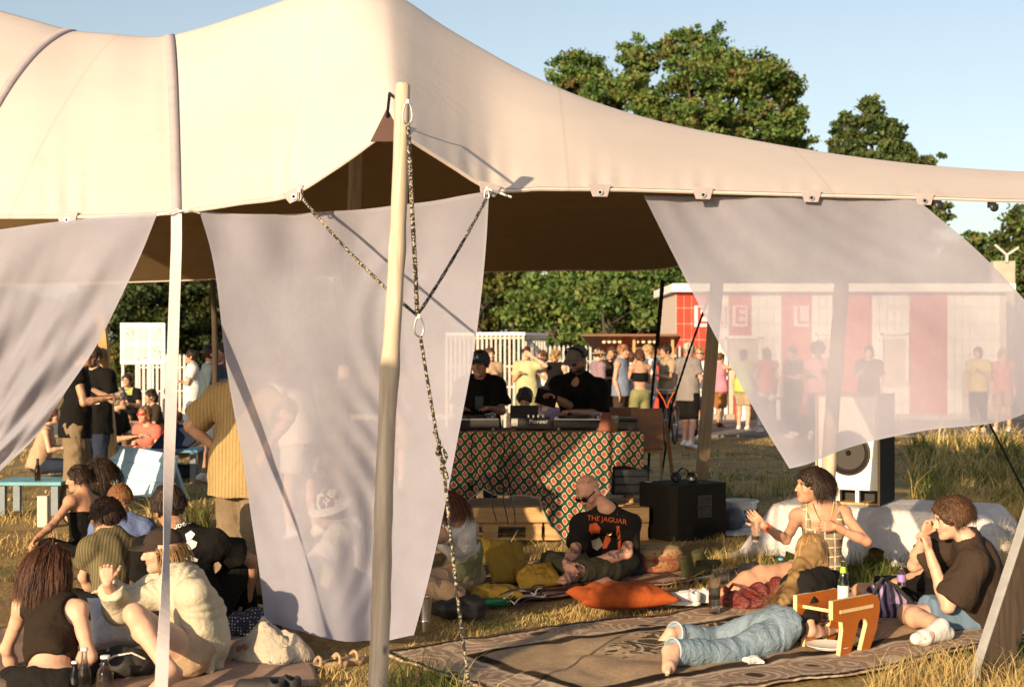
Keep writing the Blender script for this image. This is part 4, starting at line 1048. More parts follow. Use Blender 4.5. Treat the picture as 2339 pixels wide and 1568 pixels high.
tree('smaller slender tree right of the tall one above the roof', G(2000, HOR + CAMH * FPX / 46), plobes([(1990, 270, 40, 40), (1930, 290, 34, 28), (2030, 305, 34, 30), (1960, 335, 45, 30), (1920, 340, 34, 22), (2050, 345, 40, 26), (2110, 365, 36, 16), (1990, 235, 20, 22), (2010, 400, 90, 50), (2100, 430, 60, 40), (2135, 490, 40, 30), (1980, 520, 120, 90)], 46), 34000, .17, [(.04, .07, .025), (.06, .095, .03), (.09, .125, .04), (.12, .14, .05)], .18, 5, twigs=True)
tree('dense green tree under the back eave left of the kiosk', G(1380, 990), plobes([(1330, 680, 130, 70), (1250, 730, 90, 60, -1), (1420, 710, 110, 70, -2), (1490, 690, 90, 80), (1380, 640, 120, 40), (1310, 780, 80, 40, -2), (1460, 780, 110, 50, 0), (1540, 650, 80, 60), (1400, 850, 160, 60, 1)], 42), 44000, .16, GRN[:5] + [(.13, .16, .05)], .15, 8)
tree('darker olive tree behind the white bar cage', G(1130, 990), plobes([(1120, 680, 70, 60), (1170, 650, 90, 50, 1), (1090, 740, 70, 50, -1), (1180, 730, 60, 50, 0), (1020, 690, 90, 80, 1), (1130, 800, 90, 50, 1), (1000, 800, 90, 60)], 44), 22000, .16, YEL[:3] + DRK[:3], .14, 9)
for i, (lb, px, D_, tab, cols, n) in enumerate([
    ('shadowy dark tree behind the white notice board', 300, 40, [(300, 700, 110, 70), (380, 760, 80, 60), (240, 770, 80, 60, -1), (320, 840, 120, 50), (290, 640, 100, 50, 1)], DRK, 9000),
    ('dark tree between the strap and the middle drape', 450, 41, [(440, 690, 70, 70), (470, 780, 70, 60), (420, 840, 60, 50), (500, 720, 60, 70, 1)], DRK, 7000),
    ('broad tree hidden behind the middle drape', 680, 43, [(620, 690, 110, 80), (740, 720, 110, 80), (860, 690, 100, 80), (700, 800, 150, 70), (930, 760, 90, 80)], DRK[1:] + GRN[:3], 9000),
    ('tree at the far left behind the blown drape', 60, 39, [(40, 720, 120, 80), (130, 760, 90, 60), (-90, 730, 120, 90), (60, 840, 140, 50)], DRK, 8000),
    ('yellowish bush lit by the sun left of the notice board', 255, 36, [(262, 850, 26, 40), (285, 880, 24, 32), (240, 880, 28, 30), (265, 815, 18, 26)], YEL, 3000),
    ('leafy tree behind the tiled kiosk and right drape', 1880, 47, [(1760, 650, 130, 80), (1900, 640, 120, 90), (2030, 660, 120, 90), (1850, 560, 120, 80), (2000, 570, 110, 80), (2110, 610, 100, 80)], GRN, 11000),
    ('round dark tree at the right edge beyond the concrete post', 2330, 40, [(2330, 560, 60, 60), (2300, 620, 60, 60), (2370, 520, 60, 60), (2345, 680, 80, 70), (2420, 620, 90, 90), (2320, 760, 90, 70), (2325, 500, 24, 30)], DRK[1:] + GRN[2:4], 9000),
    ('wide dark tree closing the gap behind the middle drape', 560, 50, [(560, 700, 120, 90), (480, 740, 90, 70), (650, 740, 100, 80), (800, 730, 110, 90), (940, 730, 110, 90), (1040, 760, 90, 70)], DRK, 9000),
    ('broad tree beyond the left edge of the view', -260, 46, [(-260, 690, 150, 100), (-380, 720, 130, 100), (-130, 730, 120, 90), (-250, 620, 100, 60)], GRN, 8000),
    ('broad tree beyond the right edge of the view', 2620, 46, [(2620, 660, 150, 120), (2740, 700, 130, 100), (2500, 720, 120, 90), (2620, 560, 100, 70)], GRN, 8000),
    ('pale green shrub tops beside the right drape', 2220, 42, [(2225, 560, 40, 30), (2200, 590, 40, 40), (2260, 580, 36, 36), (2180, 650, 80, 60), (2250, 660, 70, 60), (2235, 545, 24, 16)], GRN, 6000)]):
    tree(lb, G(px, HOR + CAMH * FPX / D_), plobes(tab, D_), n * 2, .14, cols, .16, 20 + i, twigs=False)
# ------------------------------------------------------------------ fences, cage, board
def picket_fence(label, px0, px1, D_, z0, z1, step, w_, mat, group='pale steel fences', rails=(.3, 1.4), pointed=True, dD=0):
    a, b = P(px0, HOR, D_), P(px1, HOR, D_ + dD); a[2] = b[2] = 0; L = np.linalg.norm(b - a); X = nrm(b - a); Y = np.cross(A(0, 0, 1), X)
    o = thing('palisade_fence', label, 'fence', a, group)
    mb = MB(); mb.prism([(-w_ / 2, z0), (w_ / 2, z0), (w_ / 2, z1 - w_ * (1 if pointed else 0)), (0, z1), (-w_ / 2, z1 - w_ * (1 if pointed else 0))], .02, (0, 0, 0), (X, Y, A(0, 0, 1))); me = mb.mesh('picket')
    me.materials.append(MATS[mat])
    for i in range(int(L / step) + 1):
        p = bpy.data.objects.new('picket', me); COL.objects.link(p); p.parent = o; p.matrix_parent_inverse = o.matrix_basis.inverted(); p.location = a + X * step * i
    for z in rails:
        mb = MB(); mb.bar(a + A(0, 0, z) + Y * .03, b + A(0, 0, z) + Y * .03, .06, .03, (0, 0, 1)); mb.build('rail', mat, o)
    for i in range(int(L / 2.4) + 1):
        mb = MB(); mb.box(a + X * 2.4 * i + Y * .08 + A(0, 0, z1 / 2), (.1, .06, z1 + .02), (X, Y, A(0, 0, 1))); mb.build('post', mat, o)
    return o
picket_fence('pale steel palisade fence behind the crowd left of the kiosk', 1216, 1560, 33.5, .05, 1.78, .105, .055, 'galvanised')
picket_fence('steel palisade fence panel under the white notice board', 318, 440, 30, .05, 1.58, .095, .05, 'galvanised', rails=(.35, .8, 1.3))
def bar_cage():
    D_ = 27.5; a, b, c = P(1020, HOR, D_ + .6), P(1195, HOR, D_), P(1250, HOR, D_ + 1.9)
    o = thing('bar_cage', 'white steel bar cage standing behind the two record players', 'cage', (*b[:2], 0))
    for (p, q, nb) in ((a, b, 17), (b, c, 9)):
        p = p.copy(); q = q.copy(); p[2] = q[2] = 0
        for i in range(nb):
            x = p + (q - p) * i / nb; mb = MB(); mb.box(x + A(0, 0, .98), (.045, .045, 1.94)); mb.build('bar', 'white_paint', o)
        for z in (.12, .55, .95, 1.35, 1.9):
            mb = MB(); mb.bar(p + A(0, .03, z), q + A(0, .03, z), .05, .035, (0, 0, 1)); mb.build('cross_rail', 'white_paint', o)
    mb = MB(); t_ = [a * (1, 1, 0) + A(0, 0, 1.98), b * (1, 1, 0) + A(0, 0, 1.98), c * (1, 1, 0) + A(0, 0, 1.98)]
    mb.bar(t_[0], t_[1], .07, .06); mb.bar(t_[1], t_[2], .07, .06); mb.build('top_rail', 'white_paint_clean', o)
bar_cage()
def board_mat():
    m, t, b = newmat('notice_paper')
    v = coord(t); n1 = noise(t, 9, 5, .8, v); n2 = noise(t, 2.2, 2, .5, v)
    c = mixc(t, ramp(t, n1, [(.55, 0), (.62, .85)]), (.5, .48, .45), (.08, .1, .22)); c = mixc(t, ramp(t, n2, [(.6, 0), (.66, .35)]), c, (.6, .45, .38))
    t.links.new(c, b.inputs['Base Color']); b.inputs['Roughness'].default_value = .6
board_mat()
def notice_board():
    D_ = 28; k = D_ / FPX; x0, x1 = P(275, 0, D_)[0], P(378, 0, D_)[0]; z1, z0 = P(0, 737, D_)[2], P(0, 832, D_)[2]
    o = thing('notice_board', 'white framed notice board on four legs below the dark trees', 'notice board', ((x0 + x1) / 2, D_, 0))
    mb = MB(); mb.box(((x0 + x1) / 2, D_, (z0 + z1) / 2), (x1 - x0, .05, z1 - z0)); mb.build('panel', 'white_paint_clean', o, bevel=.02)
    w3 = (x1 - x0 - .1) / 3; hh = (z1 - z0 - .1) / 2
    for i in range(3):
        for j in range(2):
            mb = MB(); mb.box((x0 + .05 + w3 * (i + .5), D_ - .03, z0 + .05 + hh * (j + .5)), (w3 - .05, .012, hh - .05)); mb.build('sheet', 'notice_paper', o)
    for x in (x0 + .04, x0 + w3 + .05, x0 + 2 * w3 + .05, x1 - .04):
        mb = MB(); mb.box((x, D_ + .04, (z1 - .02) / 2), (.05, .04, z1 - .02)); mb.build('leg', 'galvanised', o)
notice_board()
# concrete post with forked top at the right edge
def fork_post():
    D_ = 36; b = G(2300, HOR + CAMH * FPX / D_)
    o = thing('concrete_post', 'concrete fence post with forked steel top at the right edge', 'post', b)
    mb = MB(); mb.box(P(2290, 600, D_) * (1, 1, 0) + A(0, 0, 1.95), (.55, .3, 3.9)); mb.build('shaft', M('concrete', (.36, .32, .27), .9, .15, 4, .4, 60), o, bevel=.02)
    mb = MB(); p = P(2293, 600, D_); q = P(2293, 583, D_)
    mb.bar(p - A(0, .2, 0), q - A(0, .2, 0), .06, .06); mb.bar(q - A(0, .2, 0), P(2266, 560, D_) - A(0, .2, 0), .05, .05); mb.bar(q - A(0, .2, 0), P(2320, 566, D_) - A(0, .2, 0), .05, .05); mb.build('forked_arm', 'white_paint', o)
fork_post()
# ------------------------------------------------------------------ tiled kiosk
M('tile_red', (.5, .045, .02), .3, .1, 7); M('tile_white', (.74, .73, .69), .3, .05, 7); M('grout', (.5, .42, .36), .9, .1); M('sign_pink', (.72, .5, .58), .5, .06); M('dark_glass', (.03, .03, .035), .15, .3, 2)
def kiosk():
    D_ = 33.6; k = D_ / FPX; X0 = P(1545, 0, D_)[0]; X1 = P(2300, 0, D_)[0]
    o = thing('tiled_kiosk', 'red and white tiled kiosk with white flat roof behind the crowd', 'kiosk', ((X0 + X1) / 2, D_ + 1.5, 0))
    mb = MB(); mb.box(((X0 + X1) / 2, D_ + 2.05, 1.5), (X1 - X0, 4, 3.0)); mb.build('wall', 'grout', o)
    mb = MB(); mb.box(((X0 + X1) / 2, D_ + 1.95, 3.12), (X1 - X0 + .25, 4.4, .2)); mb.build('roof', 'white_paint_clean', o, bevel=.02)
    tw, th = .178, .375; nx = int((X1 - X0) / tw); nz = 8
    tm = {}
    for nm in ('tile_red', 'tile_white'):
        mb = MB(); mb.box((0, 0, 0), (tw - .016, .02, th - .016)); me = mb.mesh('tile', False, .003); me.materials.append(MATS[nm]); tm[nm] = me
    def red(px):
        return px < 1638 or 1668 < px < 1722 or 1785 < px < 1853 or 1932 < px < 1998 or 2082 < px < 2168
    holes = [(1655, 1740, .0, 1.9), (1860, 1925, .9, 2.0), (2010, 2075, .9, 2.0)]
    cnt = 0
    for i in range(nx):
        x = X0 + (i + .5) * tw; px = CXP + x / k
        for j in range(nz):
            z = .03 + (j + .5) * th
            if any(a < px < b and z0 < z < z1 for a, b, z0, z1 in holes): continue
            if px > 2200 and j < 3: continue
            t_ = bpy.data.objects.new('tile', tm['tile_red' if red(px) else 'tile_white']); COL.objects.link(t_); t_.parent = o; t_.matrix_parent_inverse = o.matrix_basis.inverted(); t_.location = (x, D_ + .04, z); cnt += 1
    for (a, b, z0, z1) in holes:
        xa, xb = X0 + (a - 1545) * k, X0 + (b - 1545) * k
        mb = MB(); mb.box(((xa + xb) / 2, D_ + .1, (z0 + z1) / 2 + .03), (xb - xa - .1, .04, z1 - z0)); w_ = mb.build('window' if z0 > .1 else 'door', 'dark_glass', o)
        mb = MB()
        for xx in (xa + .03, xb - .03): mb.box((xx, D_ + .03, (z0 + z1) / 2 + .03), (.07, .12, z1 - z0 + .06))
        mb.box(((xa + xb) / 2, D_ + .03, z1 + .06), (xb - xa, .12, .08)); mb.build('frame', 'white_paint_clean', w_)
    for px in (1700, 1755, 1775):      # white bollard posts and red corner in front
        mb = MB(); p = P(px, 0, D_ - .9); mb.lathe([(.14, 0), (.14, .06), (.1, .1), (.09, .95), (.11, 1.0), (.1, 1.06), (.0, 1.08)], (p[0], D_ - .9, 0), 14); tag(mb.build('bollard', 'white_paint_clean', None, smooth=True), 'white bollard before the kiosk, %s of the three' % {1700: 'leftmost', 1755: 'middle one', 1775: 'rightmost'}[px], 'bollard', 'bollards before the kiosk')
    mb = MB(); p = P(1690, 0, D_); mb.box((p[0], D_ - .35, .62), (.36, .5, 1.2)); mb.box((p[0], D_ - .35, 1.25), (.42, .56, .08)); mb.build('counter', 'red_paint', o, bevel=.01)
    # lettering panels: pale squares with one letter each
    for px, ch in ((1603, 'E'), (1640, 'L'), (1690, 'E'), (1830, 'L')):
        xx = P(px, 0, D_)[0]; zc = P(0, 722, D_)[2]
        mb = MB(); mb.box((xx, D_ - .01, zc), (.36, .04, .5)); s_ = mb.build('letter_panel', 'sign_pink', o)
        cu = bpy.data.curves.new('letter', 'FONT'); cu.body = ch; cu.size = .56; cu.align_x = 'CENTER'; cu.align_y = 'CENTER'; cu.extrude = .01
        tmp = bpy.data.objects.new('tmp', cu); COL.objects.link(tmp); dg = bpy.context.evaluated_depsgraph_get(); me = bpy.data.meshes.new_from_object(tmp.evaluated_get(dg)); bpy.data.objects.remove(tmp)
        me.transform(Matrix.Translation((xx, D_ - .036, zc)) @ Matrix.Rotation(math.radians(90), 4, 'X')); me.materials.clear(); link('letter', me, 'tile_red', s_)
kiosk()
# ------------------------------------------------------------------ food truck flap with lamps
def food_truck():
    D_ = 31.5; x0, x1 = P(1325, 0, D_)[0], P(1548, 0, D_)[0]
    o = thing('food_truck', 'brown food truck with raised serving flap and row of bulbs', 'food truck', ((x0 + x1) / 2, D_ + 1.2, 0))
    z1 = P(0, 768, D_)[2]
    mb = MB(); mb.prism([(-(x1 - x0) * .15, 0), ((x1 - x0) * .5, 0), ((x1 - x0) * .5, -.4), (.35, -.46)], .1, ((x0 + x1) / 2, D_ + .3, z1)); mb.build('side_panel', 'brown_paint', o)
    mb = MB(); mb.add([(x0, D_ - .6, z1), (x1, D_ - .6, z1), (x1, D_ + 1, z1 - .42), (x0 + .45, D_ + 1, z1 - .42), (x0, D_ - .6, z1 + .05), (x1, D_ - .6, z1 + .05), (x1, D_ + 1, z1 - .36), (x0 + .45, D_ + 1, z1 - .36)], [(0, 1, 2, 3), (4, 7, 6, 5), (0, 4, 5, 1), (1, 5, 6, 2), (2, 6, 7, 3), (3, 7, 4, 0)]); mb.build('flap', 'brown_paint', o)
    mb = MB(); mb.box(((x0 + x1) / 2 + .35, D_ + 1.4, .75), (x1 - x0 - .6, .8, 1.3)); mb.build('body', 'red_paint', o, bevel=.02)
    for px in (1380, 1392, 1404, 1416, 1456, 1470, 1484, 1496):
        p = P(px, 776, D_ - .2); mb = MB(); mb.lathe([(0, -.05), (.035, -.04), (.05, 0), (.035, .04), (.02, .06)], p - A(0, 0, .03), 10); mb.build('bulb', M('bulb', (.85, .75, .5), .3, .02), o, smooth=True)
    for px in (1448, 1536):
        p = P(px, 0, D_ - .3); mb = MB(); mb.box((p[0], D_ - .3, z1 / 2 - .02), (.06, .06, z1 - .04)); mb.build('prop', 'batten_wood', o)
food_truck()
# ------------------------------------------------------------------ rugs and blankets
def rug_mat(name, field, dark, pale, acc, L, W_, bw=.42):
    m, t, b = newmat(name)
    uv = t.nodes.new('ShaderNodeUVMap'); sx = t.nodes.new('ShaderNodeSeparateXYZ'); t.links.new(uv.outputs[0], sx.inputs[0])
    U = math_(t, 'MULTIPLY', sx.outputs[0], L); Vv = math_(t, 'MULTIPLY', sx.outputs[1], W_)
    v = t.nodes.new('ShaderNodeCombineXYZ'); t.links.new(U, v.inputs[0]); t.links.new(Vv, v.inputs[1]); v = v.outputs[0]
    wv = noise(t, 3, 2, .5, v)
    e = math_(t, 'MINIMUM', math_(t, 'MINIMUM', U, math_(t, 'SUBTRACT', L, U)), math_(t, 'MINIMUM', Vv, math_(t, 'SUBTRACT', W_, Vv)))
    e = math_(t, 'ADD', e, math_(t, 'MULTIPLY_ADD', wv, .06, -.03))
    vo = t.nodes.new('ShaderNodeTexVoronoi'); vo.inputs['Scale'].default_value = 3.1; vo.inputs['Randomness'].default_value = .55; t.links.new(v, vo.inputs['Vector'])
    scroll = ramp(t, math_(t, 'SINE', math_(t, 'ADD', math_(t, 'MULTIPLY', vo.outputs['Distance'], 42), math_(t, 'MULTIPLY', noise(t, 7, 3, .6, v), 9))), [(.45, 0), (.62, 1)])
    fl = ramp(t, math_(t, 'ADD', vo.outputs['Distance'], math_(t, 'MULTIPLY', noise(t, 14, 3, .7, v), .2)), [(.24, .95), (.3, 0)])
    n2 = noise(t, 40, 3, .7, v)
    base = ramp(t, noise(t, 2.2, 5, .65, v), [(.3, tuple(c * .72 for c in field)), (.7, tuple(c * 1.2 for c in field))])
    bord = mixc(t, math_(t, 'MULTIPLY', scroll, .8), acc, pale); bord = mixc(t, fl, bord, dark)
    c = mixc(t, ramp(t, e, [(bw, 1), (bw + .006, 0)]), base, bord)
    med = math_(t, 'SUBTRACT', 1, math_(t, 'ADD', math_(t, 'POWER', math_(t, 'DIVIDE', math_(t, 'SUBTRACT', U, L * .5), 1.25), 2), math_(t, 'POWER', math_(t, 'DIVIDE', math_(t, 'SUBTRACT', Vv, W_ * .45), .42), 2)))
    med = ramp(t, math_(t, 'ADD', med, math_(t, 'MULTIPLY', math_(t, 'SUBTRACT', noise(t, 9, 3, .7, v), .5), 2.2)), [(.25, 0), (.4, .85)])
    c = mixc(t, med, c, mixc(t, scroll, dark, pale))
    for a_, w__, col in ((.035, .02, dark), (.075, .008, pale), (bw - .07, .014, pale), (bw, .05, dark)):
        ln = ramp(t, math_(t, 'ABSOLUTE', math_(t, 'SUBTRACT', e, a_)), [(w__ * .7, 1), (w__, 0)]); c = mixc(t, ln, c, col)
    dots = ramp(t, math_(t, 'SINE', math_(t, 'MULTIPLY', math_(t, 'ADD', U, Vv), 95)), [(.5, 0), (.6, .5)])
    ln = math_(t, 'MULTIPLY', ramp(t, math_(t, 'ABSOLUTE', math_(t, 'SUBTRACT', e, .05)), [(.02, 1), (.026, 0)]), dots); c = mixc(t, ln, c, dark)
    c = mixc(t, .75, c, ramp(t, n2, [(.3, .72), (.7, 1.15)]), 'MULTIPLY')
    dust = ramp(t, noise(t, 1.3, 5, .7, v), [(.45, 0), (.75, .45)]); c = mixc(t, dust, c, (.3, .22, .13))
    t.links.new(c, b.inputs['Base Color']); b.inputs['Roughness'].default_value = .97; b.inputs['Specular IOR Level'].default_value = .08
    bumpn(t, b, math_(t, 'ADD', n2, math_(t, 'MULTIPLY', noise(t, 220, 2, .5, v), .5)), .6, .008)
def rug(name, label, corner, du, dv, L, W_, mat, z=.02, seed=1, cat='rug', amp=.012, th=.008):
    nu, nv = 90, 50; u = np.linspace(0, 1, nu); v = np.linspace(0, 1, nv); U, Vv = np.meshgrid(u, v, indexing='ij')
    du, dv = nrm(A(*du, 0)), nrm(A(*dv, 0)); c = A(corner[0], corner[1], 0)
    p = c + U[..., None] * L * du + Vv[..., None] * W_ * dv; p = p.reshape(-1, 3)
    p[:, :2] += np.stack([wob(p, .02, 2.2, seed), wob(p, .02, 2.2, seed + 1)], 1)
    p[:, 2] = z + np.abs(wob(p, amp, 5, seed + 2)) + gz(p[:, 0], p[:, 1]) * .5
    b = p.copy(); b[:, 2] -= th; n = nu * nv; i = np.arange(n).reshape(nu, nv)
    f = [np.stack([i[:-1, :-1], i[1:, :-1], i[1:, 1:], i[:-1, 1:]], -1).reshape(-1, 4)]; f.append(f[0][:, ::-1] + n)
    for a in (i[0], i[-1][::-1], i[:, 0][::-1], i[:, -1]): f.append(np.stack([a[:-1], a[1:], a[1:] + n, a[:-1] + n], 1))
    uv = np.concatenate([np.stack([U, Vv], -1).reshape(-1, 2)] * 2)
    return tag(link(name, npmesh(name, np.concatenate([p, b]), np.concatenate(f), uv=uv), mat), label, cat)
rug_mat('rug_brown', (.4, .285, .18), (.022, .014, .011), (.56, .46, .33), (.33, .22, .155), 4.3, 1.85)
rug_mat('rug_pink', (.27, .17, .125), (.07, .035, .03), (.36, .26, .19), (.3, .17, .13), 2.2, 1.3, .2)
Lc = G(848, 1492)
rug('patterned_rug', 'long patterned brown rug under the reclining girl and orange stool', Lc, (.83, .56), (.56, -.83), 4.3, 1.85, 'rug_brown', .012, 3)
rug('faded_rug', 'faded pinkish rug under the bald man and yellow cushions', G(985, 1390), (.86, .5), (-.45, .89), 2.3, 1.35, 'rug_pink', .008, 5)
M('blanket_brown', (.25, .16, .115), .95, .18, 12, .5, 160)
rug('picnic_blanket', 'plain brown blanket under the group seated at the left', G(-160, 1610), (.97, .22), (-.25, .96), 1.85, 1.9, 'blanket_brown', .01, 7, 'blanket')

# ------------------------------------------------------------------ generic small things
def cushion(label, c, L, W_, H, yaw, mat, tilt=0, roll=0, seed=1, grp=None, cat='cushion', name='cushion', pinch=.12):
    n = 34; u = np.linspace(-1, 1, n); U, Vv = np.meshgrid(u, u, indexing='ij')
    k = 1 - pinch * (1 - U ** 2) * Vv ** 2 * 0
    X = U * (1 - pinch * (1 - Vv ** 2) ** 1 * U ** 2 * .9); Y = Vv * (1 - pinch * (1 - U ** 2) * Vv ** 2 * .9)
    T = np.clip((1 - U ** 2), 0, 1) ** .42 * np.clip((1 - Vv ** 2), 0, 1) ** .42
    top = np.stack([X * L / 2, Y * W_ / 2, T * H * .5 + .006], -1).reshape(-1, 3); bot = np.stack([X * L / 2, Y * W_ / 2, -T * H * .45 - .006], -1).reshape(-1, 3)
    top[:, 2] += wob(top, .007, 24, seed) * T.ravel(); top[:, 2] += wob(top, .005, 48, seed + 1, 2, (1, .3, 1)) * (T.ravel() > 0)
    p = np.concatenate([top, bot]); i = np.arange(n * n).reshape(n, n); f = np.stack([i[:-1, :-1], i[1:, :-1], i[1:, 1:], i[:-1, 1:]], -1).reshape(-1, 4)
    fs = [f, f[:, ::-1] + n * n]
    for a in (i[0], i[-1][::-1], i[:, 0][::-1], i[:, -1]): fs.append(np.stack([a[:-1], a[1:], a[1:] + n * n, a[:-1] + n * n], 1))
    ax = np.array(axes(yaw, tilt, roll)); p = A(*c) + p @ ax
    return tag(link(name, npmesh(name, p, np.concatenate(fs)), mat), label, cat, grp)
cloth('orange_cotton', (.3, .062, .012), .1, .25); cloth('mustard_cotton', (.36, .225, .035), .12, .3); cloth('white_cotton', (.6, .58, .59), .05, .6); cloth('cream_canvas', (.43, .37, .29), .1, .5)
def gp(px, py, z=0): return G(px, py, z)
c = gp(1424, 1392); cushion('big orange cushion lying flat on the edge of the rug', c + A(0, .1, .075), .66, .44, .16, 12, 'orange_cotton', seed=4)
Y1 = 'yellow cushions heaped by the woman in white'
c = gp(1158, 1340); cushion('mustard cushion propped upright behind the other yellow ones', c + A(0, .2, .15), .4, .4, .1, 25, 'mustard_cotton', 48, 14, 5, Y1)
c = gp(1225, 1342); cushion('mustard cushion leaning flat in front, right of the upright one', c + A(0, .1, .07), .34, .3, .09, 18, 'mustard_cotton', 20, -6, 6, Y1)
c = gp(1130, 1378); cushion('small mustard cushion lying nearest, beside the green pouch', c + A(0, .08, .06), .36, .24, .1, 6, 'mustard_cotton', 0, 0, 7, Y1)
c = gp(1132, 1383); cushion('narrow green pouch lying before the yellow cushion', c + A(0, .0, .025), .2, .07, .05, 4, cloth('green_cloth', (.02, .13, .06), .1), 0, 0, 8, None, 'pouch', 'pouch')
cushion('plump white cushion behind the crouching woman in the cap', P(275, 1420, 7.75), .34, .3, .22, 20, cloth('white_blue', (.66, .68, .74), .05), 60, 0, 9)
def bottle(label, p, h, r, mat, neck=.35, capm=None, labm=None, lab=(.15, .45), tilt=(0, 0), grp=None, labname='label', neckfoil=None, sm=True):
    p = A(*p); o = thing('bottle', label, 'bottle', p, grp); X, Y, Z = axes(0, tilt[0], tilt[1])
    nr_ = r * .42
    prof = [(r * .6, .0), (r * .95, .004), (r, h * .03), (r, h * (1 - neck) * .92), (r * .9, h * (1 - neck)), (nr_ * 1.1, h * (1 - neck * .5)), (nr_, h * .96), (nr_ * 1.15, h * .965), (nr_ * 1.15, h * .985), (nr_ * .9, h)]
    mb = MB(); mb.lathe(prof, p, 18, (X, Y, Z)); mb.build('glass_body', mat, o, smooth=True)
    if capm: mb = MB(); mb.lathe([(nr_ * 1.35, h * .965), (nr_ * 1.35, h * 1.02), (nr_ * .5, h * 1.03)], p, 14, (X, Y, Z)); mb.build('cap', capm, o, smooth=True)
    if labm: mb = MB(); mb.lathe([(r * 1.01, h * lab[0]), (r * 1.025, h * lab[0]), (r * 1.025, h * lab[1]), (r * 1.01, h * lab[1])], p, 18, (X, Y, Z)); mb.build('label', labm, o, smooth=True)
    if neckfoil: mb = MB(); mb.lathe([(nr_ * 1.5, h * (1 - neck * .62)), (nr_ * 1.12, h * .88), (nr_ * 1.05, h * .88)], p, 16, (X, Y, Z)); mb.build('neck_label', neckfoil, o, smooth=True)
    return o
glassm('clear_glass', (.95, .97, .97)); glassm('green_glass', (.25, .4, .12), alpha=.1); glassm('brown_glass', (.12, .05, .015), alpha=.05); glassm('pet_plastic', (.92, .95, .97), .12, 1.3, .45)
M('label_white', (.7, .7, .64), .6, .1, 40); M('label_blue', (.12, .36, .52), .5, .2, 60); M('label_lime', (.32, .55, .03), .5, .1); M('cap_blue', (.1, .35, .62), .4, .05); M('cap_white', (.75, .75, .75), .4, .03); M('can_red', (.5, .03, .04), .3, .15, 30, metal=.3); M('label_violet', (.28, .2, .5), .5, .1)
bottle('green beer bottle with lime neck foil standing on the orange stool', P(1926, 1380, 8.04), .245, .031, 'green_glass', .42, None, 'label_white', (.08, .45), neckfoil='label_lime')
bottle('clear water bottle with blue cap behind the reclining girl', gp(1783, 1352, .0), .235, .032, 'pet_plastic', .3, 'cap_blue')
bottle('brown beer bottle with blue neck label by the crouching woman', gp(283, 1498), .24, .031, 'brown_glass', .42, None, 'label_blue', (.02, .12), neckfoil='label_blue')
bottle('small dark glass bottle with white cap, left of the pair', gp(171, 1590), .17, .03, 'brown_glass', .4, 'cap_white')
bottle('taller clear glass bottle, right of the pair at bottom left', gp(193, 1590), .235, .032, 'clear_glass', .45, 'cap_white', None)
bottle('squat clear plastic bottle at the bottom edge beside the strap', gp(240, 1600), .215, .04, 'pet_plastic', .32, 'cap_white')
bottle('dark beer bottle on the blue table at the left edge', P(86, 1098, 14.6), .23, .031, 'brown_glass', .42)
bottle('dark green bottle beside the woman in strapless top', gp(92, 1330), .24, .031, 'brown_glass', .42)
bottle('slim bottle with violet label held by the hidden sitter', P(2059, 1338, 8.9), .15, .026, 'clear_glass', .45, None, 'label_violet', (.2, .5))
bottle('small orange topped bottle seen through the middle drape', gp(711, 1372), .2, .03, 'clear_glass', .4, M('cap_red', (.6, .12, .05), .4, .05), None)
def tumbler(label, p, h, r, fill=None, fillm=None, n=1, name='drinking_glass', mat='clear_glass', tilt=(0, 0)):
    o = thing(name, label, 'glass', p); X, Y, Z = axes(0, *tilt); p = A(*p)
    for i in range(n):
        z = i * h * .42; mb = MB(); mb.lathe([(r * .75, z), (r * .8, z + .002), (r, z + h), (r * .93, z + h), (r * .7, z + .012), (0, z + .012)], p, 20, (X, Y, Z)); mb.build('cup' if n > 1 else 'glass_wall', mat, o, smooth=True)
    if fill: mb = MB(); mb.lathe([(r * .68, .014), (r * (.68 + .22 * fill), h * fill), (0, h * fill)], p, 18, (X, Y, Z)); mb.build('drink', fillm, o, smooth=True)
    return o
M('cola', (.03, .008, .006), .1, .2); M('beer', (.5, .24, .03), .15, .1); M('juice', (.55, .5, .2), .2, .1)
tumbler('stack of clear plastic tumblers beside the bare foot', gp(1632, 1406), .13, .04, n=3, name='tumbler_stack')
tumbler('glass of dark drink with red straw by the crouching woman', gp(231, 1492), .12, .036, .75, 'cola')
tumbler('glass of amber beer at the right end of the record table', P(1405, 986, 12.95), .15, .037, .6, 'beer')
# steel shaker on the grass
mb = MB(); p = gp(970, 1440); mb.lathe([(.0, 0), (.032, .0), (.034, .06), (.036, .062), (.034, .07), (.048, .2), (.05, .2), (.046, .196), (.0, .15)], p, 22); tag(mb.build('steel_shaker', 'steel', None, smooth=True), 'shiny steel shaker cup standing on grass beside the middle drape', 'shaker')
def can(label, p, h=.122, r=.033):
    o = thing('drink_can', label, 'can', p); mb = MB(); mb.lathe([(.026, 0), (r, .008), (r, h - .012), (.027, h)], p, 18); mb.build('can_wall', 'can_red', o, smooth=True)
    mb = MB(); mb.lathe([(.027, h), (.028, h + .002), (.024, h - .004), (0, h - .004)], p, 18); mb.build('lid', 'steel', o, smooth=True)
can('red drink can seen through the middle drape', gp(728, 1385)); can('red and white cup on the blue table by the laptop', P(419, 1023, 18.2), .16, .045)

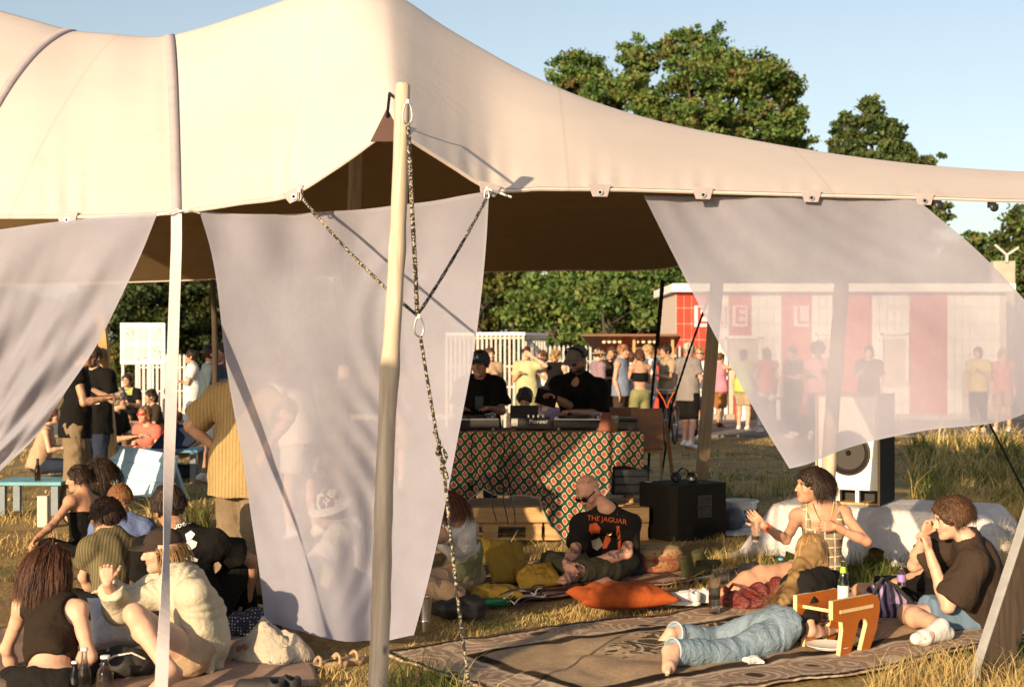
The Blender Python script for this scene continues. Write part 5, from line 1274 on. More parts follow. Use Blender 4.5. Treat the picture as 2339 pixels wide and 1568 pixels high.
# ------------------------------------------------------------------ record table
def cloth_pattern():
    m, t, b = newmat('diamond_cloth')
    uv = t.nodes.new('ShaderNodeUVMap'); sx = t.nodes.new('ShaderNodeSeparateXYZ'); t.links.new(uv.outputs[0], sx.inputs[0])
    wv = noise(t, 1.5, 2, .5, uv.outputs[0])
    u = math_(t, 'ADD', math_(t, 'DIVIDE', sx.outputs[0], .09), math_(t, 'MULTIPLY', wv, .5)); v = math_(t, 'DIVIDE', math_(t, 'MULTIPLY_ADD', sx.outputs[0], .22, sx.outputs[1]), .115)
    a = math_(t, 'FRACT', math_(t, 'ADD', u, v)); c_ = math_(t, 'FRACT', math_(t, 'ADD', math_(t, 'SUBTRACT', u, v), 20))
    da = math_(t, 'ABSOLUTE', math_(t, 'SUBTRACT', a, .5)); dc = math_(t, 'ABSOLUTE', math_(t, 'SUBTRACT', c_, .5))
    d = math_(t, 'POWER', math_(t, 'ADD', math_(t, 'POWER', da, 4), math_(t, 'POWER', dc, 4)), .25)
    d = math_(t, 'ADD', d, math_(t, 'MULTIPLY_ADD', noise(t, 40, 2, .6, uv.outputs[0]), .05, -.025))
    c = ramp(t, d, [(.0, (.36, .08, .065)), (.08, (.38, .09, .065)), (.27, (.36, .08, .05)), (.28, (.66, .52, .36)), (.335, (.66, .52, .36)), (.345, (.018, .062, .036))], 'LINEAR')
    c = mixc(t, .5, c, ramp(t, noise(t, 260, 2, .6, uv.outputs[0]), [(.3, .75), (.7, 1.1)]), 'MULTIPLY')
    t.links.new(c, b.inputs['Base Color']); b.inputs['Roughness'].default_value = .9; b.inputs['Specular IOR Level'].default_value = .15
    bumpn(t, b, noise(t, 9, 4, .55, coord(t, 'Object', (2, 1, .6)), 1), .35, .04)
cloth_pattern()
DT = 12.95
table = thing('record_table', 'record table raised on wooden legs and covered by the diamond cloth', 'table', P(1230, 0, DT + .4) * (1, 1, 0))
xl, xr, zt = P(960, 0, DT)[0], P(1466, 0, DT)[0], P(0, 986, DT)[2]
mb = MB(); mb.box(((xl + xr) / 2, DT + .36, zt - .025), (xr - xl - .02, .66, .04)); mb.build('tabletop', 'pallet_wood', table)
for x in (xl + .1, xr - .1):
    for y in (DT + .1, DT + .62): mb = MB(); mb.box((x, y, (zt - .045 + .27) / 2), (.06, .06, zt - .045 - .27)); mb.build('leg', 'pallet_wood', table)
def table_cloth():
    bx = [940, 1000, 1044, 1075, 1105, 1128, 1165, 1197, 1231, 1240, 1257, 1298, 1325, 1360, 1388, 1396, 1400, 1430, 1470]
    by = [1215, 1190, 1163, 1138, 1116, 1129, 1131, 1130, 1135, 1167, 1198, 1243, 1216, 1165, 1120, 1112, 1064, 1063, 1073]
    xs = np.concatenate([np.linspace(940, 1396, 150), np.linspace(1397, 1470, 26)]); n = len(xs); nv = 46
    bot = np.interp(xs, bx, by); rows = []; uv = []
    for d in (.66, .45, .2, .04): rows.append(np.stack([(xs - CXP) * DT / FPX, np.full(n, DT + d), np.full(n, zt + .004)], 1)); uv.append(np.stack([(xs - CXP) * DT / FPX, np.full(n, zt + d)], 1))
    for j in range(nv):
        t = j / (nv - 1); py = 986 + (bot - 986) * t; zz = CAMH - (py - HOR) * DT / FPX
        X = (xs - CXP) * DT / FPX
        fold = .022 * np.sin(X * 21 + 1.1 * np.sin(X * 7)) * t ** .6 + .014 * np.sin(X * 47 + 2) * t + .035 * np.exp(-((X + .28 - t * .06) / .05) ** 2) * t + .03 * np.exp(-((X - .18) / .04) ** 2) * t
        Dq = DT - .012 - .42 * np.clip((zt - zz) / .64, 0, 1.2) - fold; rows.append(np.stack([(xs - CXP) * Dq / FPX, Dq, CAMH - (py - HOR) * Dq / FPX], 1)); uv.append(np.stack([X + fold * .4, zz], 1))
    p = np.concatenate(rows); u = np.concatenate(uv); k = len(rows); i = np.arange(k * n).reshape(k, n)
    f = np.stack([i[:-1, :-1], i[:-1, 1:], i[1:, 1:], i[1:, :-1]], -1).reshape(-1, 4)
    o = link('tablecloth', npmesh('tablecloth', p, f, uv=u), 'diamond_cloth'); tag(o, 'green cloth with red diamonds hanging unevenly from the record table', 'tablecloth')
    last = rows[-1]; mb = MB(); mb.tube([q + A(0, -.003, 0) for q in last[:150]], .006, 5); mb.build('hem', cloth('hem_grey', (.42, .38, .34), .1), o, smooth=True)
table_cloth()
def turntable(label, px, D_, yaw):
    c = P(px, 985, D_); c[2] = zt + .008; o = thing('turntable', label, 'record player', c); X, Y, Z = axes(yaw)
    B = lambda x, y, z: c + X * x + Y * y + Z * z
    mb = MB(); mb.box(B(0, 0, .06), (.46, .36, .07), (X, Y, Z)); mb.build('plinth', 'black_matt', o, bevel=.008)
    mb = MB(); mb.box(B(0, 0, .1), (.45, .35, .012), (X, Y, Z)); mb.build('deck_plate', 'steel', o, bevel=.003)
    for sx in (-.18, .18):
        for sy in (-.13, .13): mb = MB(); mb.lathe([(.024, -.004), (.028, .0), (.026, .026)], B(sx, sy, 0), 12); mb.build('foot', 'dark_steel', o, smooth=True)
    mb = MB(); mb.lathe([(.0, 0), (.165, 0), (.166, .018), (.0, .02)], B(-.03, 0, .106), 30); pl = mb.build('platter', 'black_plastic', o, smooth=True)
    mb = MB(); mb.lathe([(.0, 0), (.15, 0), (.15, .003), (.0, .004)], B(-.03, 0, .127), 30); mb.build('record', 'black_plastic', pl, smooth=True)
    mb = MB(); mb.tube([B(.18, .12, .12), B(.18, .12, .15), B(.17, -.06, .15), B(.1, -.1, .14)], .006); mb.lathe([(.032, 0), (.034, .02), (.02, .04)], B(.18, .12, .105), 14); mb.build('tonearm', 'steel', o, smooth=True)
turntable('left record player half hidden behind the middle drape', 1082, DT + .3, 4); turntable('right record player in front of the DJ with headphones', 1322, DT + .3, -3)
def flat_text(body, size, mat, mtx, parent, name='lettering', ext=.002, font=None, shear=0):
    cu = bpy.data.curves.new('t', 'FONT'); cu.body = body; cu.size = size; cu.align_x = 'CENTER'; cu.align_y = 'CENTER'; cu.extrude = ext; cu.shear = shear
    tmp = bpy.data.objects.new('tmp', cu); COL.objects.link(tmp); me = bpy.data.meshes.new_from_object(tmp.evaluated_get(bpy.context.evaluated_depsgraph_get())); bpy.data.objects.remove(tmp)
    me.transform(mtx); me.materials.clear(); return link(name, me, mat, parent)
def mixer():
    c = P(1212, 986, DT + .28); c[2] = zt + .008; o = thing('mixer', 'black audio mixer with white lettering between the record players', 'mixer', c)
    mb = MB(); mb.box(c + A(0, 0, .065), (.36, .34, .1)); mb.build('case', 'black_matt', o, bevel=.006)
    mb = MB(); mb.box(c + A(-.06, .1, .145), (.26, .14, .11), axes(0, -22)); mb.build('top_unit', 'dark_steel', o, bevel=.005)
    mb = MB(); mb.box(c + A(-.15, -.176, .075), (.06, .012, .07)); mb.build('side_plate', 'galvanised', o)
    for i in range(4):
        for j in range(3): mb = MB(); mb.lathe([(.011, 0), (.01, .022), (0, .023)], c + A(-.02 + i * .045, -.12 + j * .045, .116), 8); mb.build('knob', 'steel', o, smooth=True)
    flat_text('Pioneer', .055, 'white_paint_clean', Matrix.Translation(V(c + A(.07, -.174, .082))) @ Matrix.Rotation(math.radians(90), 4, 'X'), o)
mixer()
# lampshade-like clay cone and black box
mb = MB(); p = P(1385, 990, DT + .08); p[2] = zt + .008; mb.lathe([(.105, 0), (.06, .165), (.055, .165), (.098, .004)], p, 4, axes(40)); tag(mb.build('clay_cone', M('terracotta', (.2, .065, .04), .8, .15), None), 'brownish clay cone standing on the table before the beer glass', 'cone')
mb = MB(); p = P(1428, 985, DT + .25); p[2] = zt; mb.box(p + A(0, 0, .05), (.2, .16, .085)); mb.box(p + A(0, -.0, .105), (.22, .17, .03)); tag(mb.build('record_box', 'black_plastic', None, bevel=.01), 'small black box right of the beer glass on the table', 'box')
# cables hanging down the cloth
for i, (x, yb, sw) in enumerate(((1118, 1190, 14), (1148, 1200, 10), (1164, 1198, 12), (1240, 1140, 30), (1080, 1100, -8))):
    pts = [P(x, 990, DT - .03), P(x + sw * .6, 1020, DT - .17), P(x - sw, 1070, DT - .3), P(x + sw * .3, 1120, DT - .43), P(x + sw, yb, DT - .5)]
    a = np.array(pts); tt = np.linspace(0, 4, 30); a = np.stack([np.interp(tt, range(5), a[:, k]) for k in range(3)], 1); a[:, 0] += .01 * np.sin(tt * 5 + i)
    mb = MB(); mb.tube(a, .0055, 6); tag(mb.build('cable', 'black_plastic', None, smooth=True), 'black cable hanging over the diamond cloth, number %s from the left' % {0: 'two', 1: 'three', 2: 'four', 3: 'five', 4: 'one'}[i], 'cable', 'cables over the diamond cloth')
# pallets under the table
def pallet(label, x0, x1, y0, z0, grp):
    o = thing('pallet', label, 'pallet', ((x0 + x1) / 2, y0 + .4, z0), grp)
    for k in range(5): mb = MB(); mb.box(((x0 + x1) / 2, y0 + .06 + k * .175, z0 + .132), (x1 - x0, .12, .022)); mb.build('deck_board', 'pallet_wood', o)
    for k in range(3):
        mb = MB(); mb.box(((x0 + x1) / 2, y0 + .06 + k * .34, z0 + .011), (x1 - x0, .11, .022)); mb.build('base_board', 'pallet_wood', o)
        for q in range(3): mb = MB(); mb.box((x0 + .075 + q * (x1 - x0 - .15) / 2, y0 + .06 + k * .34, z0 + .0715), (.14, .1, .098)); mb.build('block', 'pallet_wood', o)
xa, xb = P(1000, 0, 12.6)[0], P(1482, 0, 12.6)[0]; xm = (xa + xb) / 2
gpal = 'pallets under the record table'
for k, z in enumerate((.0, .145)):
    pallet('%s pallet at the left under the diamond cloth' % ('lower', 'upper')[k], xa, xm - .01, 12.62, z, gpal); pallet('%s pallet at the right beside the bald man' % ('lower', 'upper')[k], xm + .01, xb, 12.62, z, gpal)
mb = MB(); mb.box((xm, 12.58, .23), (xb - xa, .03, .13)); tag(mb.build('plank', 'pallet_wood', None, bevel=.004), 'broad yellow plank along the front of the pallets', 'plank')
# wooden bench backs to the right of the table
def bench_boards():
    o = thing('wooden_bench', 'brown plywood bench back standing right of the record table', 'bench', P(1470, 0, 13.8) * (1, 1, 0))
    mb = MB(); mb.box(P(1478, 980, 13.55), (.32, .035, .4), axes(14, -6)); mb.build('seat_back', 'ply_brown', o, bevel=.02)
    mb = MB(); mb.box(P(1405, 955, 14.1), (.5, .03, .22), axes(4)); mb.build('rear_board', 'ply_brown', o, bevel=.015)
    a, b, t_ = P(1522, 1086, 13.5), P(1548, 1086, 13.9), P(1520, 958, 13.75); mb = MB(); mb.bar(b * (1, 1, 0) + A(0, 0, .0), t_, .1, .03, (1, 0, 0)); mb.build('leg', 'ply_brown', o)
    mb = MB(); mb.box(P(1478, 1030, 13.5), (.3, .02, .025)); mb.bar(P(1510, 1030, 13.5), P(1512, 1150, 13.5), .025, .02); mb.bar(P(1448, 1030, 13.5), P(1446, 1150, 13.5), .025, .02); mb.build('frame', 'batten_wood', o)
bench_boards()
def rack():
    o = thing('equipment_rack', 'black equipment rack on the pallets beside the bald man', 'rack', P(1440, 0, 13.0) * (1, 1, 0) + A(0, 0, .3))
    c = P(1440, 1097, 12.95); mb = MB(); mb.box(c + A(0, .1, .0), (.34, .3, .25)); mb.build('case', 'black_matt', o, bevel=.006)
    for k in range(3): mb = MB(); mb.box(c + A(0, -.055, -.07 + k * .075), (.3, .01, .06)); mb.build('unit', 'dark_steel', o, bevel=.003)
    mb = MB(); mb.box(P(1481, 1105, 12.8), (.06, .05, .05)); tag(mb.build('small_box', 'white_paint', None, bevel=.004), 'small pale box between rack and subwoofer', 'box')
rack()
# ------------------------------------------------------------------ subwoofer, headphones, basket, ball
M('sub_black', (.012, .0105, .009), .75, .2, 20, .5, 260, spec=.15)
def subwoofer():
    C0 = G(1538, 1240); X = nrm(A(.83, .56, 0)); Y = A(-X[1], X[0], 0); Z = A(0, 0, 1.); w_, d_, h_ = .62, .47, .5
    o = thing('subwoofer', 'big black subwoofer cabinet with headphones lying on top', 'loudspeaker', C0 + X * w_ / 2 + Y * d_ / 2)
    mb = MB(); poly = [(.05, 0), (w_, 0), (w_, d_), (0, d_), (0, .06)]; zs = 0
    vs = [C0 + X * x + Y * y + Z * .01 for x, y in poly] + [C0 + X * x + Y * y + Z * h_ for x, y in poly]; n = 5
    mb.add(vs, [tuple(range(n))[::-1], tuple(range(n, 2 * n))] + [(i, (i + 1) % n, (i + 1) % n + n, i + n) for i in range(n)]); mb.build('cabinet', 'sub_black', o, bevel=.008)
    c = C0 + X * .36 - Y * .004 + Z * .3
    mb = MB()
    for dx, dz, sx, sz in ((-.07, 0, .016, .19), (.07, 0, .016, .19), (0, .09, .15, .016), (0, -.09, .15, .016)): mb.box(c + X * dx + Z * dz, (sx, .02, sz), (X, Y, Z))
    hnd = mb.build('handle_cup', 'dark_steel', o, bevel=.003); mb = MB(); mb.box(c + Y * .001, (.12, .006, .16), (X, Y, Z)); mb.build('handle_hollow', 'black_plastic', hnd); mb = MB(); mb.bar(c - Y * .012 - Z * .015 - X * .065, c - Y * .012 - Z * .015 + X * .065, .02, .02); mb.build('handle_grip', 'black_plastic', hnd)
    t_ = C0 + X * .28 + Y * .2 + Z * (h_ + .002); ho = thing('headphones', 'black headphones lying on the subwoofer', 'headphones', t_)
    for sx, yw in ((-.06, 25), (.08, -20)):
        ax = axes(yw, 70); mb = MB(); mb.lathe([(.02, -.018), (.044, -.02), (.048, 0), (.044, .02), (.03, .026), (0, .028)], t_ + A(sx, 0, .045), 16, ax); mb.build('ear_cup', 'black_plastic', ho, smooth=True)
    pts = [t_ + A(-.06 + .14 * k / 12, .05 * math.sin(math.pi * k / 12) + .02, .05 + .07 * math.sin(math.pi * k / 12)) for k in range(13)]; mb = MB(); mb.tube(pts, .009); mb.build('headband', 'black_plastic', ho, smooth=True)
    pts = [t_ + A(.1 + .05 * math.sin(k * .7), -.02 + .03 * math.cos(k * .7), .006) for k in range(12)]; mb = MB(); mb.tube(pts, .004); mb.build('cord', 'black_plastic', ho, smooth=True)
subwoofer()
def basket():
    c = G(1690, 1204); o = thing('laundry_basket', 'white plastic laundry basket with slots behind the subwoofer', 'basket', c)
    n = 26; prof = [(.12, 0), (.13, .005), (.145, .09), (.155, .16), (.165, .24), (.18, .245), (.18, .26), (.16, .255), (.15, .16), (.125, .01)]
    mb = MB(); mb.lathe(prof, c, n); mb.build('shell', 'white_paint_clean', o, smooth=True)
    for k in range(n):
        for j in range(3):
            a = 2 * math.pi * (k + .5 * (j % 2)) / n; r_ = .146 + .0055 * j * 2; z = .07 + j * .05
            mb = MB(); mb.box(c + A(math.cos(a) * (r_ + .002), math.sin(a) * (r_ + .002), z), (.006, .012, .03), axes(math.degrees(a))); mb.build('slot', 'black_matt', o)
    mb = MB(); c2 = G(1672, 1212) + A(0, 0, .115); mb.lathe([(max(1e-6, .115 * math.sin(t)), -.115 * math.cos(t)) for t in np.linspace(0, math.pi, 16)], c2, 22); tag(mb.build('ball', M('ball_grey', (.1, .11, .13), .5, .15, 6), None, smooth=True), 'dull blue grey ball between subwoofer and basket', 'ball')
basket()
# ------------------------------------------------------------------ white fronted loudspeaker on a draped platform
M('speaker_white', (.8, .78, .72), .45, .05, 4); M('speaker_black', (.007, .006, .005), .7, .3, 20, .2, 200, spec=.1); M('cone_brown', (.014, .01, .008), .6, .15, 30)
TH = math.radians(27); SX = A(-math.cos(TH), math.sin(TH), 0); SY = A(math.sin(TH), math.cos(TH), 0)
def speaker():
    zb = .42; C0 = P(2010, 0, 11.55); C0[2] = zb; w_, d_, h_ = .53, .56, .9; Z = A(0, 0, 1.)
    o = thing('loudspeaker', 'tall loudspeaker with white front and black sides on white sheet', 'loudspeaker', C0 + SX * w_ / 2 + SY * d_ / 2)
    B = lambda x, y, z: C0 + SX * x + SY * y + Z * z; ax = (SX, SY, Z)
    for nm, c, sz in (('side_panel', B(.009, d_ / 2, h_ / 2), (.018, d_, h_)), ('side_panel', B(w_ - .009, d_ / 2, h_ / 2), (.018, d_, h_)), ('back_panel', B(w_ / 2, d_ - .009, h_ / 2), (w_ - .04, .018, h_ - .04))):
        mb = MB(); mb.box(c, sz, ax); mb.build(nm, 'speaker_black', o)
    for z in (.009, h_ - .009): mb = MB(); mb.box(B(w_ / 2, d_ / 2 + .002, z), (w_ - .037, d_ - .004, .018), ax); mb.build('end_panel', 'batten_wood', o)
    mb = MB(); mb.box(B(.009, -.003, h_ / 2), (.018, .006, h_), ax); mb.build('edge_band', 'batten_wood', o); mb = MB(); mb.box(B(w_ - .009, -.003, h_ / 2), (.018, .006, h_), ax); mb.build('edge_band', 'batten_wood', o)
    # baffle with a round hole
    n = 40; cx, cz, r = w_ / 2, .42, .178; vs, fs = [], []
    x0, x1, z0, z1 = .019, w_ - .019, .12, h_ - .019
    for i in range(n):
        a = 2 * math.pi * i / n; ca, sa = math.cos(a), math.sin(a); vs.append(B(cx + r * ca, .02, cz + r * sa))
        q = min((x1 - cx) / abs(ca) if abs(ca) > 1e-6 else 1e9, ((z1 - cz) if sa > 0 else (cz - z0)) / abs(sa) if abs(sa) > 1e-6 else 1e9); vs.append(B(cx + q * ca, .02, cz + q * sa)); vs.append(B(cx + r * ca, .05, cz + r * sa))
    for i in range(n): j = (i + 1) % n; fs += [(3 * i, 3 * i + 1, 3 * j + 1, 3 * j), (3 * i, 3 * j, 3 * j + 2, 3 * i + 2)]
    for (cx_, cz_) in ((x0, z0), (x1, z0), (x0, z1), (x1, z1)):
        k = len(vs); vs.append(B(cx_, .02, cz_)); a = math.atan2(cz_ - cz, cx_ - cx) % (2 * math.pi); i = int(a / (2 * math.pi) * n); fs.append((3 * i + 1, k, 3 * ((i + 1) % n) + 1))
    mb = MB(); mb.add(vs, fs); mb.build('baffle', 'speaker_white', o)
    mb = MB(); mb.lathe([(.185, .012), (.185, -.004), (.168, -.008), (.16, .006), (.15, .0), (.06, .07), (.055, .06), (.04, .045), (.0, .036)], B(cx, .02, cz), 34, (SX, Z, SY)); wf = mb.build('woofer', 'cone_brown', o, smooth=True)
    mb = MB(); mb.lathe([(.03, .058), (.028, .02), (.014, -.005), (.0, -.012)], B(cx, .02, cz), 20, (SX, Z, SY)); mb.build('dust_cap', 'black_plastic', wf, smooth=True)
    for x in (.19, .35): mb = MB(); mb.box(B(x, .05, .069), (.03, .06, .1), ax); mb.build('port_divider', 'speaker_white', o)
    mb = MB(); mb.box(B(w_ / 2, .2, .069), (w_ - .04, .02, .1), ax); mb.build('port_back', 'black_matt', o)
    # platform sheet
    c = B(w_ / 2 - .27, d_ / 2 - .05, -zb); hx, hy = .82, .44; n1, n2 = 110, 84
    a = np.linspace(-1.5, 1.75, n1); bb = np.linspace(-1.22, 1.0, n2); Aq, Bq = np.meshgrid(a, bb, indexing='ij')
    dx = np.maximum(np.abs(Aq) - hx, 0); dy = np.maximum(np.abs(Bq) - hy, 0); dist = np.sqrt(dx ** 2 + dy ** 2)
    ang = np.arctan2(Bq, Aq)
    t_ = np.clip(dist / .3, 0, 1); zz = (zb - .004) * (1 - t_ ** 1.1) + .012
    zz += .035 * np.sin(ang * 17 + 2 * np.sin(ang * 5)) * np.sin(np.clip(dist / .42, 0, 1) * math.pi) + .02 * np.sin(Aq * 9 + Bq * 6) * np.clip(dist * 4, 0, 1)
    zz = np.where(dist < .001, zb - .004 + .003 * np.sin(Aq * 14 + 3 * np.sin(Bq * 8)), np.maximum(zz, .012 + .012 * np.abs(np.sin(Aq * 13 + Bq * 9))))
    zz = np.minimum(zz, np.where(dist < .02, zb - .002, 9))
    edge = (np.abs(dx) < .3 + .1 * np.sin(ang * 7)) & (dy < .34 + .08 * np.sin(ang * 9 + 1)) | ((Aq < -.5) & (Aq > -1.45) & (Bq < .5) & (Bq > -.2))
    p = (c + Aq[..., None] * SX + Bq[..., None] * SY); p[..., 2] = zz; i = np.arange(n1 * n2).reshape(n1, n2)
    f = np.stack([i[:-1, :-1], i[1:, :-1], i[1:, 1:], i[:-1, 1:]], -1); ok = edge[:-1, :-1] & edge[1:, :-1] & edge[1:, 1:] & edge[:-1, 1:]
    p = p.reshape(-1, 3); f = f[ok]; us = np.unique(f); rm = np.full(len(p), -1); rm[us] = np.arange(len(us))
    tag(link('white_sheet', npmesh('white_sheet', p[us], rm[f]), 'white_cotton'), 'creased white sheet draped over the platform under the tall loudspeaker', 'sheet')
    mb = MB(); mb.box(c + A(0, 0, zb / 2 - .01), (hx * 1.96, hy * 1.94, zb - .03), (SX, SY, A(0, 0, 1))); tag(mb.build('platform', 'pallet_wood', None), 'low platform hidden beneath the white sheet', 'platform')
speaker()
rug('groundsheet', 'pale bluish groundsheet spread between basket and white sheet', G(1640, 1225), (1, .12), (.1, 1), 1.15, .5, cloth('groundsheet_blue', (.4, .46, .54), .08), .012, 11, 'groundsheet', .02)
# ------------------------------------------------------------------ orange stool and plate
def stool():
    M('formica_orange', (.36, .1, .012), .35, .08, 5); wood('ply_edge', (.6, .42, .2), (.75, .56, .3), .6, 0, 8, False)
    u = nrm(A(.76, .65, 0)) * 1.22; w_ = A(-u[1], u[0], 0); Z = A(0, 0, 1.14); c0 = G(1902, 1506); o = thing('slot_stool', 'orange plywood stool with arched sides standing on the rug', 'stool', c0)
    arch = [(.2 + .035 * math.cos(a) - .0, .115 + .035 * math.sin(a)) for a in np.linspace(0, math.pi, 9)]
    prof = [(.0, .28), (.3, .28), (.335, .265), (.355, .235), (.355, .19), (.33, .1), (.27, .0), (.205, .0)] + [(x + .022, z + .02) for x, z in arch] + [(.125, .0), (.05, .0), (.075, .13), (.07, .17), (.0, .19)]
    for k in (0, 1):
        mb = MB(); mb.prism(prof, .022, c0 + w_ * (.01 + .2 * k), (u, w_, Z)); me = mb.mesh('side'); me.materials.append(MATS['formica_orange']); me.materials.append(MATS['ply_edge'])
        for p in me.polygons: p.material_index = 0 if abs(np.dot(np.array(p.normal), nrm(w_))) > .8 else 1
        sd = link('side', me, None, o)
        mb = MB(); mb.box(c0 + w_ * (-.0025 if k == 0 else .1985) + u * .175 + Z * .222, (.25, .006, .016), (u, w_, Z)); mb.build('tenon', 'ply_edge', sd)
    mb = MB(); mb.box(c0 + w_ * .11 + u * .175 + Z * .222, (.27, .176, .016), (u, w_, Z)); me = mb.mesh('seat'); me.materials.append(MATS['formica_orange']); me.materials.append(MATS['ply_edge'])
    for p in me.polygons: p.material_index = 0 if abs(p.normal.z) > .8 else 1
    link('seat', me, None, o)
    pc = c0 + w_ * .1 + u * .1 + Z * .022; mb = MB(); mb.lathe([(.0, .004), (.08, .004), (.085, .01), (.125, .022), (.126, .026), (.08, .014), (0, .01)], pc, 30); tag(mb.build('plate', 'white_paint_clean', None, smooth=True), 'white plate lying under the orange stool', 'plate')
stool()
# ------------------------------------------------------------------ bags, pouffe, shoes, clutter
def sdf_thing(name, label, cat, mat, prims, h=.008, fold=.004, ff=30, seed=1, grp=None, parts=()):
    v, f = sdf_mesh(prims, h); v = v + vnormals(v, f) * wob(v, fold, ff, seed)[:, None]
    o = thing(name, label, cat, (*np.mean(v, 0)[:2], v[:, 2].min()), grp); link('body', npmesh(name, v, f), mat, o); return o
def kilim():
    m, t, b = newmat('kilim'); v = coord(t)
    n1 = noise(t, 14, 4, .7, v); n2 = noise(t, 30, 3, .6, v); sx = t.nodes.new('ShaderNodeSeparateXYZ'); t.links.new(v, sx.inputs[0])
    st = math_(t, 'SINE', math_(t, 'MULTIPLY', sx.outputs[2], 70))
    c = ramp(t, n1, [(.3, (.1, .02, .015)), (.45, (.28, .05, .025)), (.55, (.3, .2, .08)), (.65, (.2, .03, .03)), (.75, (.12, .12, .06))]); c = mixc(t, ramp(t, st, [(.6, 0), (.8, .6)]), c, (.14, .03, .03))
    t.links.new(c, b.inputs['Base Color']); b.inputs['Roughness'].default_value = .95; bumpn(t, b, n2, .5, .01)
    m, t, b = newmat('kilim_top'); v = coord(t)
    vo = t.nodes.new('ShaderNodeTexVoronoi'); vo.inputs['Scale'].default_value = 22; t.links.new(v, vo.inputs['Vector'])
    c = mixc(t, ramp(t, vo.outputs[0], [(.25, 1), (.4, 0)]), (.34, .26, .12), (.36, .1, .05)); t.links.new(c, b.inputs['Base Color']); b.inputs['Roughness'].default_value = .95
kilim()
def pouffe():
    c = G(1500, 1312) + A(0, .14, 0); o = thing('pouffe', 'round kilim pouffe with red sides beside the bald man', 'pouffe', c)
    ax = axes(20); prof = [(.16, 0), (.22, .02), (.245, .07), (.235, .11), (.225, .13)]
    def lump(pr, nm, mt):
        mb = MB(); mb.lathe(pr, c, 30, (ax[0] * .98, ax[1] * .75, ax[2] * 1.12)); me = mb.mesh(nm, True); link(nm, me, mt, o)
    lump(prof, 'side', 'kilim'); lump([(.228, .13), (.2, .165), (.12, .185), (.0, .19)], 'top', 'kilim_top')
pouffe()
def small_bag():
    c = G(1434, 1320) + A(0, .06, 0); ax = axes(8, -18); B = lambda x, y, z: c + ax[0] * x + ax[1] * y + ax[2] * z
    o = thing('shoulder_bag', 'small dark bag with orange patch and maroon rim beside the pouffe', 'bag', c)
    v, f = sdf_mesh([cone(B(-.08, 0, .04), B(.08, 0, .04), .045, .045, .02), cone(B(-.075, 0, .13), B(.08, 0, .15), .035, .035, .06), cone(B(-.08, 0, .05), B(-.075, 0, .13), .04, .035, .03), cone(B(.08, 0, .05), B(.085, 0, .15), .04, .035, .03)], .008); v += vnormals(v, f) * wob(v, .003, 40, 2)[:, None]; link('pouch', npmesh('pouch', v, f), cloth('navy_canvas', (.02, .022, .035), .2), o)
    mb = MB(); mb.tube([B(-.115, -.02, .04), B(-.11, -.02, .14), B(-.06, -.015, .18), B(.07, -.015, .19), B(.12, -.02, .16), B(.125, -.02, .05)], .012); mb.build('rim', cloth('maroon', (.12, .02, .03), .2), o, smooth=True)
    mb = MB(); mb.box(B(-.01, -.052, .1), (.045, .006, .055), ax); mb.build('patch', cloth('orange_patch', (.6, .1, .02), .05), o)
    mb = MB(); mb.tube([B(-.1, -.02, .16), B(-.14, -.05, .1), B(-.16, -.08, .02), B(-.1, -.1, .012), B(-.22, -.06, .01)], .006); mb.build('strap', cloth('khaki_strap', (.3, .25, .13)), o, smooth=True)
small_bag()
def foil():
    m, t, b = newmat('snack_foil'); v = coord(t); vo = t.nodes.new('ShaderNodeTexVoronoi'); vo.inputs['Scale'].default_value = 38; t.links.new(v, vo.inputs['Vector'])
    s = t.nodes.new('ShaderNodeSeparateColor'); t.links.new(vo.outputs['Color'], s.inputs[0])
    t.links.new(ramp(t, s.outputs[0], [(.2, (.55, .35, .03)), (.45, (.5, .08, .03)), (.6, (.1, .25, .45)), (.8, (.6, .55, .4))], 'CONSTANT'), b.inputs['Base Color']); b.inputs['Roughness'].default_value = .25; b.inputs['Metallic'].default_value = .3
foil()
c = G(1335, 1312); cushion('crumpled colourful snack packet before the bald man', c + A(0, .05, .045), .17, .13, .07, 30, 'snack_foil', 25, 5, 13, None, 'packet', 'snack_packet', .05)
c = G(1262, 1280); cushion('crumpled white wrapper on the faded rug', c + A(0, 0, .02), .13, .07, .03, 10, 'white_cotton', 0, 0, 14, None, 'wrapper', 'wrapper', .2)
def boots():
    cloth('olive_leather', (.07, .068, .03), .15)
    for k, (px, py, yw) in enumerate(((1586, 1322, -52), (1612, 1306, -46))):
        p = G(px, py); ax = axes(yw); B = lambda x, y, z: p + ax[0] * x + ax[1] * y + ax[2] * z
        o = thing('ankle_boot', 'olive lace up boot lying on the grass, %s of the pair' % ('nearer', 'farther')[k], 'boot', p, 'olive boots on the grass')
        v, f = sdf_mesh([cone(B(0, -.06, .05), B(0, .13, .045), .045, .042, .03), cone(B(0, -.06, .05), B(0, -.1, .17), .048, .05, .03, 1), cut(B(0, 0, .012), -ax[2])], .008); link('upper', npmesh('upper', v, f), 'olive_leather', o)
        v, f = sdf_mesh([cone(B(0, -.06, .025), B(0, .14, .025), .05, .05, .02), cut(B(0, 0, .022), ax[2]), cut(B(0, 0, .0), -ax[2])], .008); link('sole', npmesh('sole', v, f), 'sole_white', o)
        for q in range(4): mb = MB(); mb.bar(B(-.025, .0 - q * .022, .1 + q * .018), B(.025, .004 - q * .022, .1 + q * .018), .006, .006); mb.build('lace', 'black_matt', o)
boots()
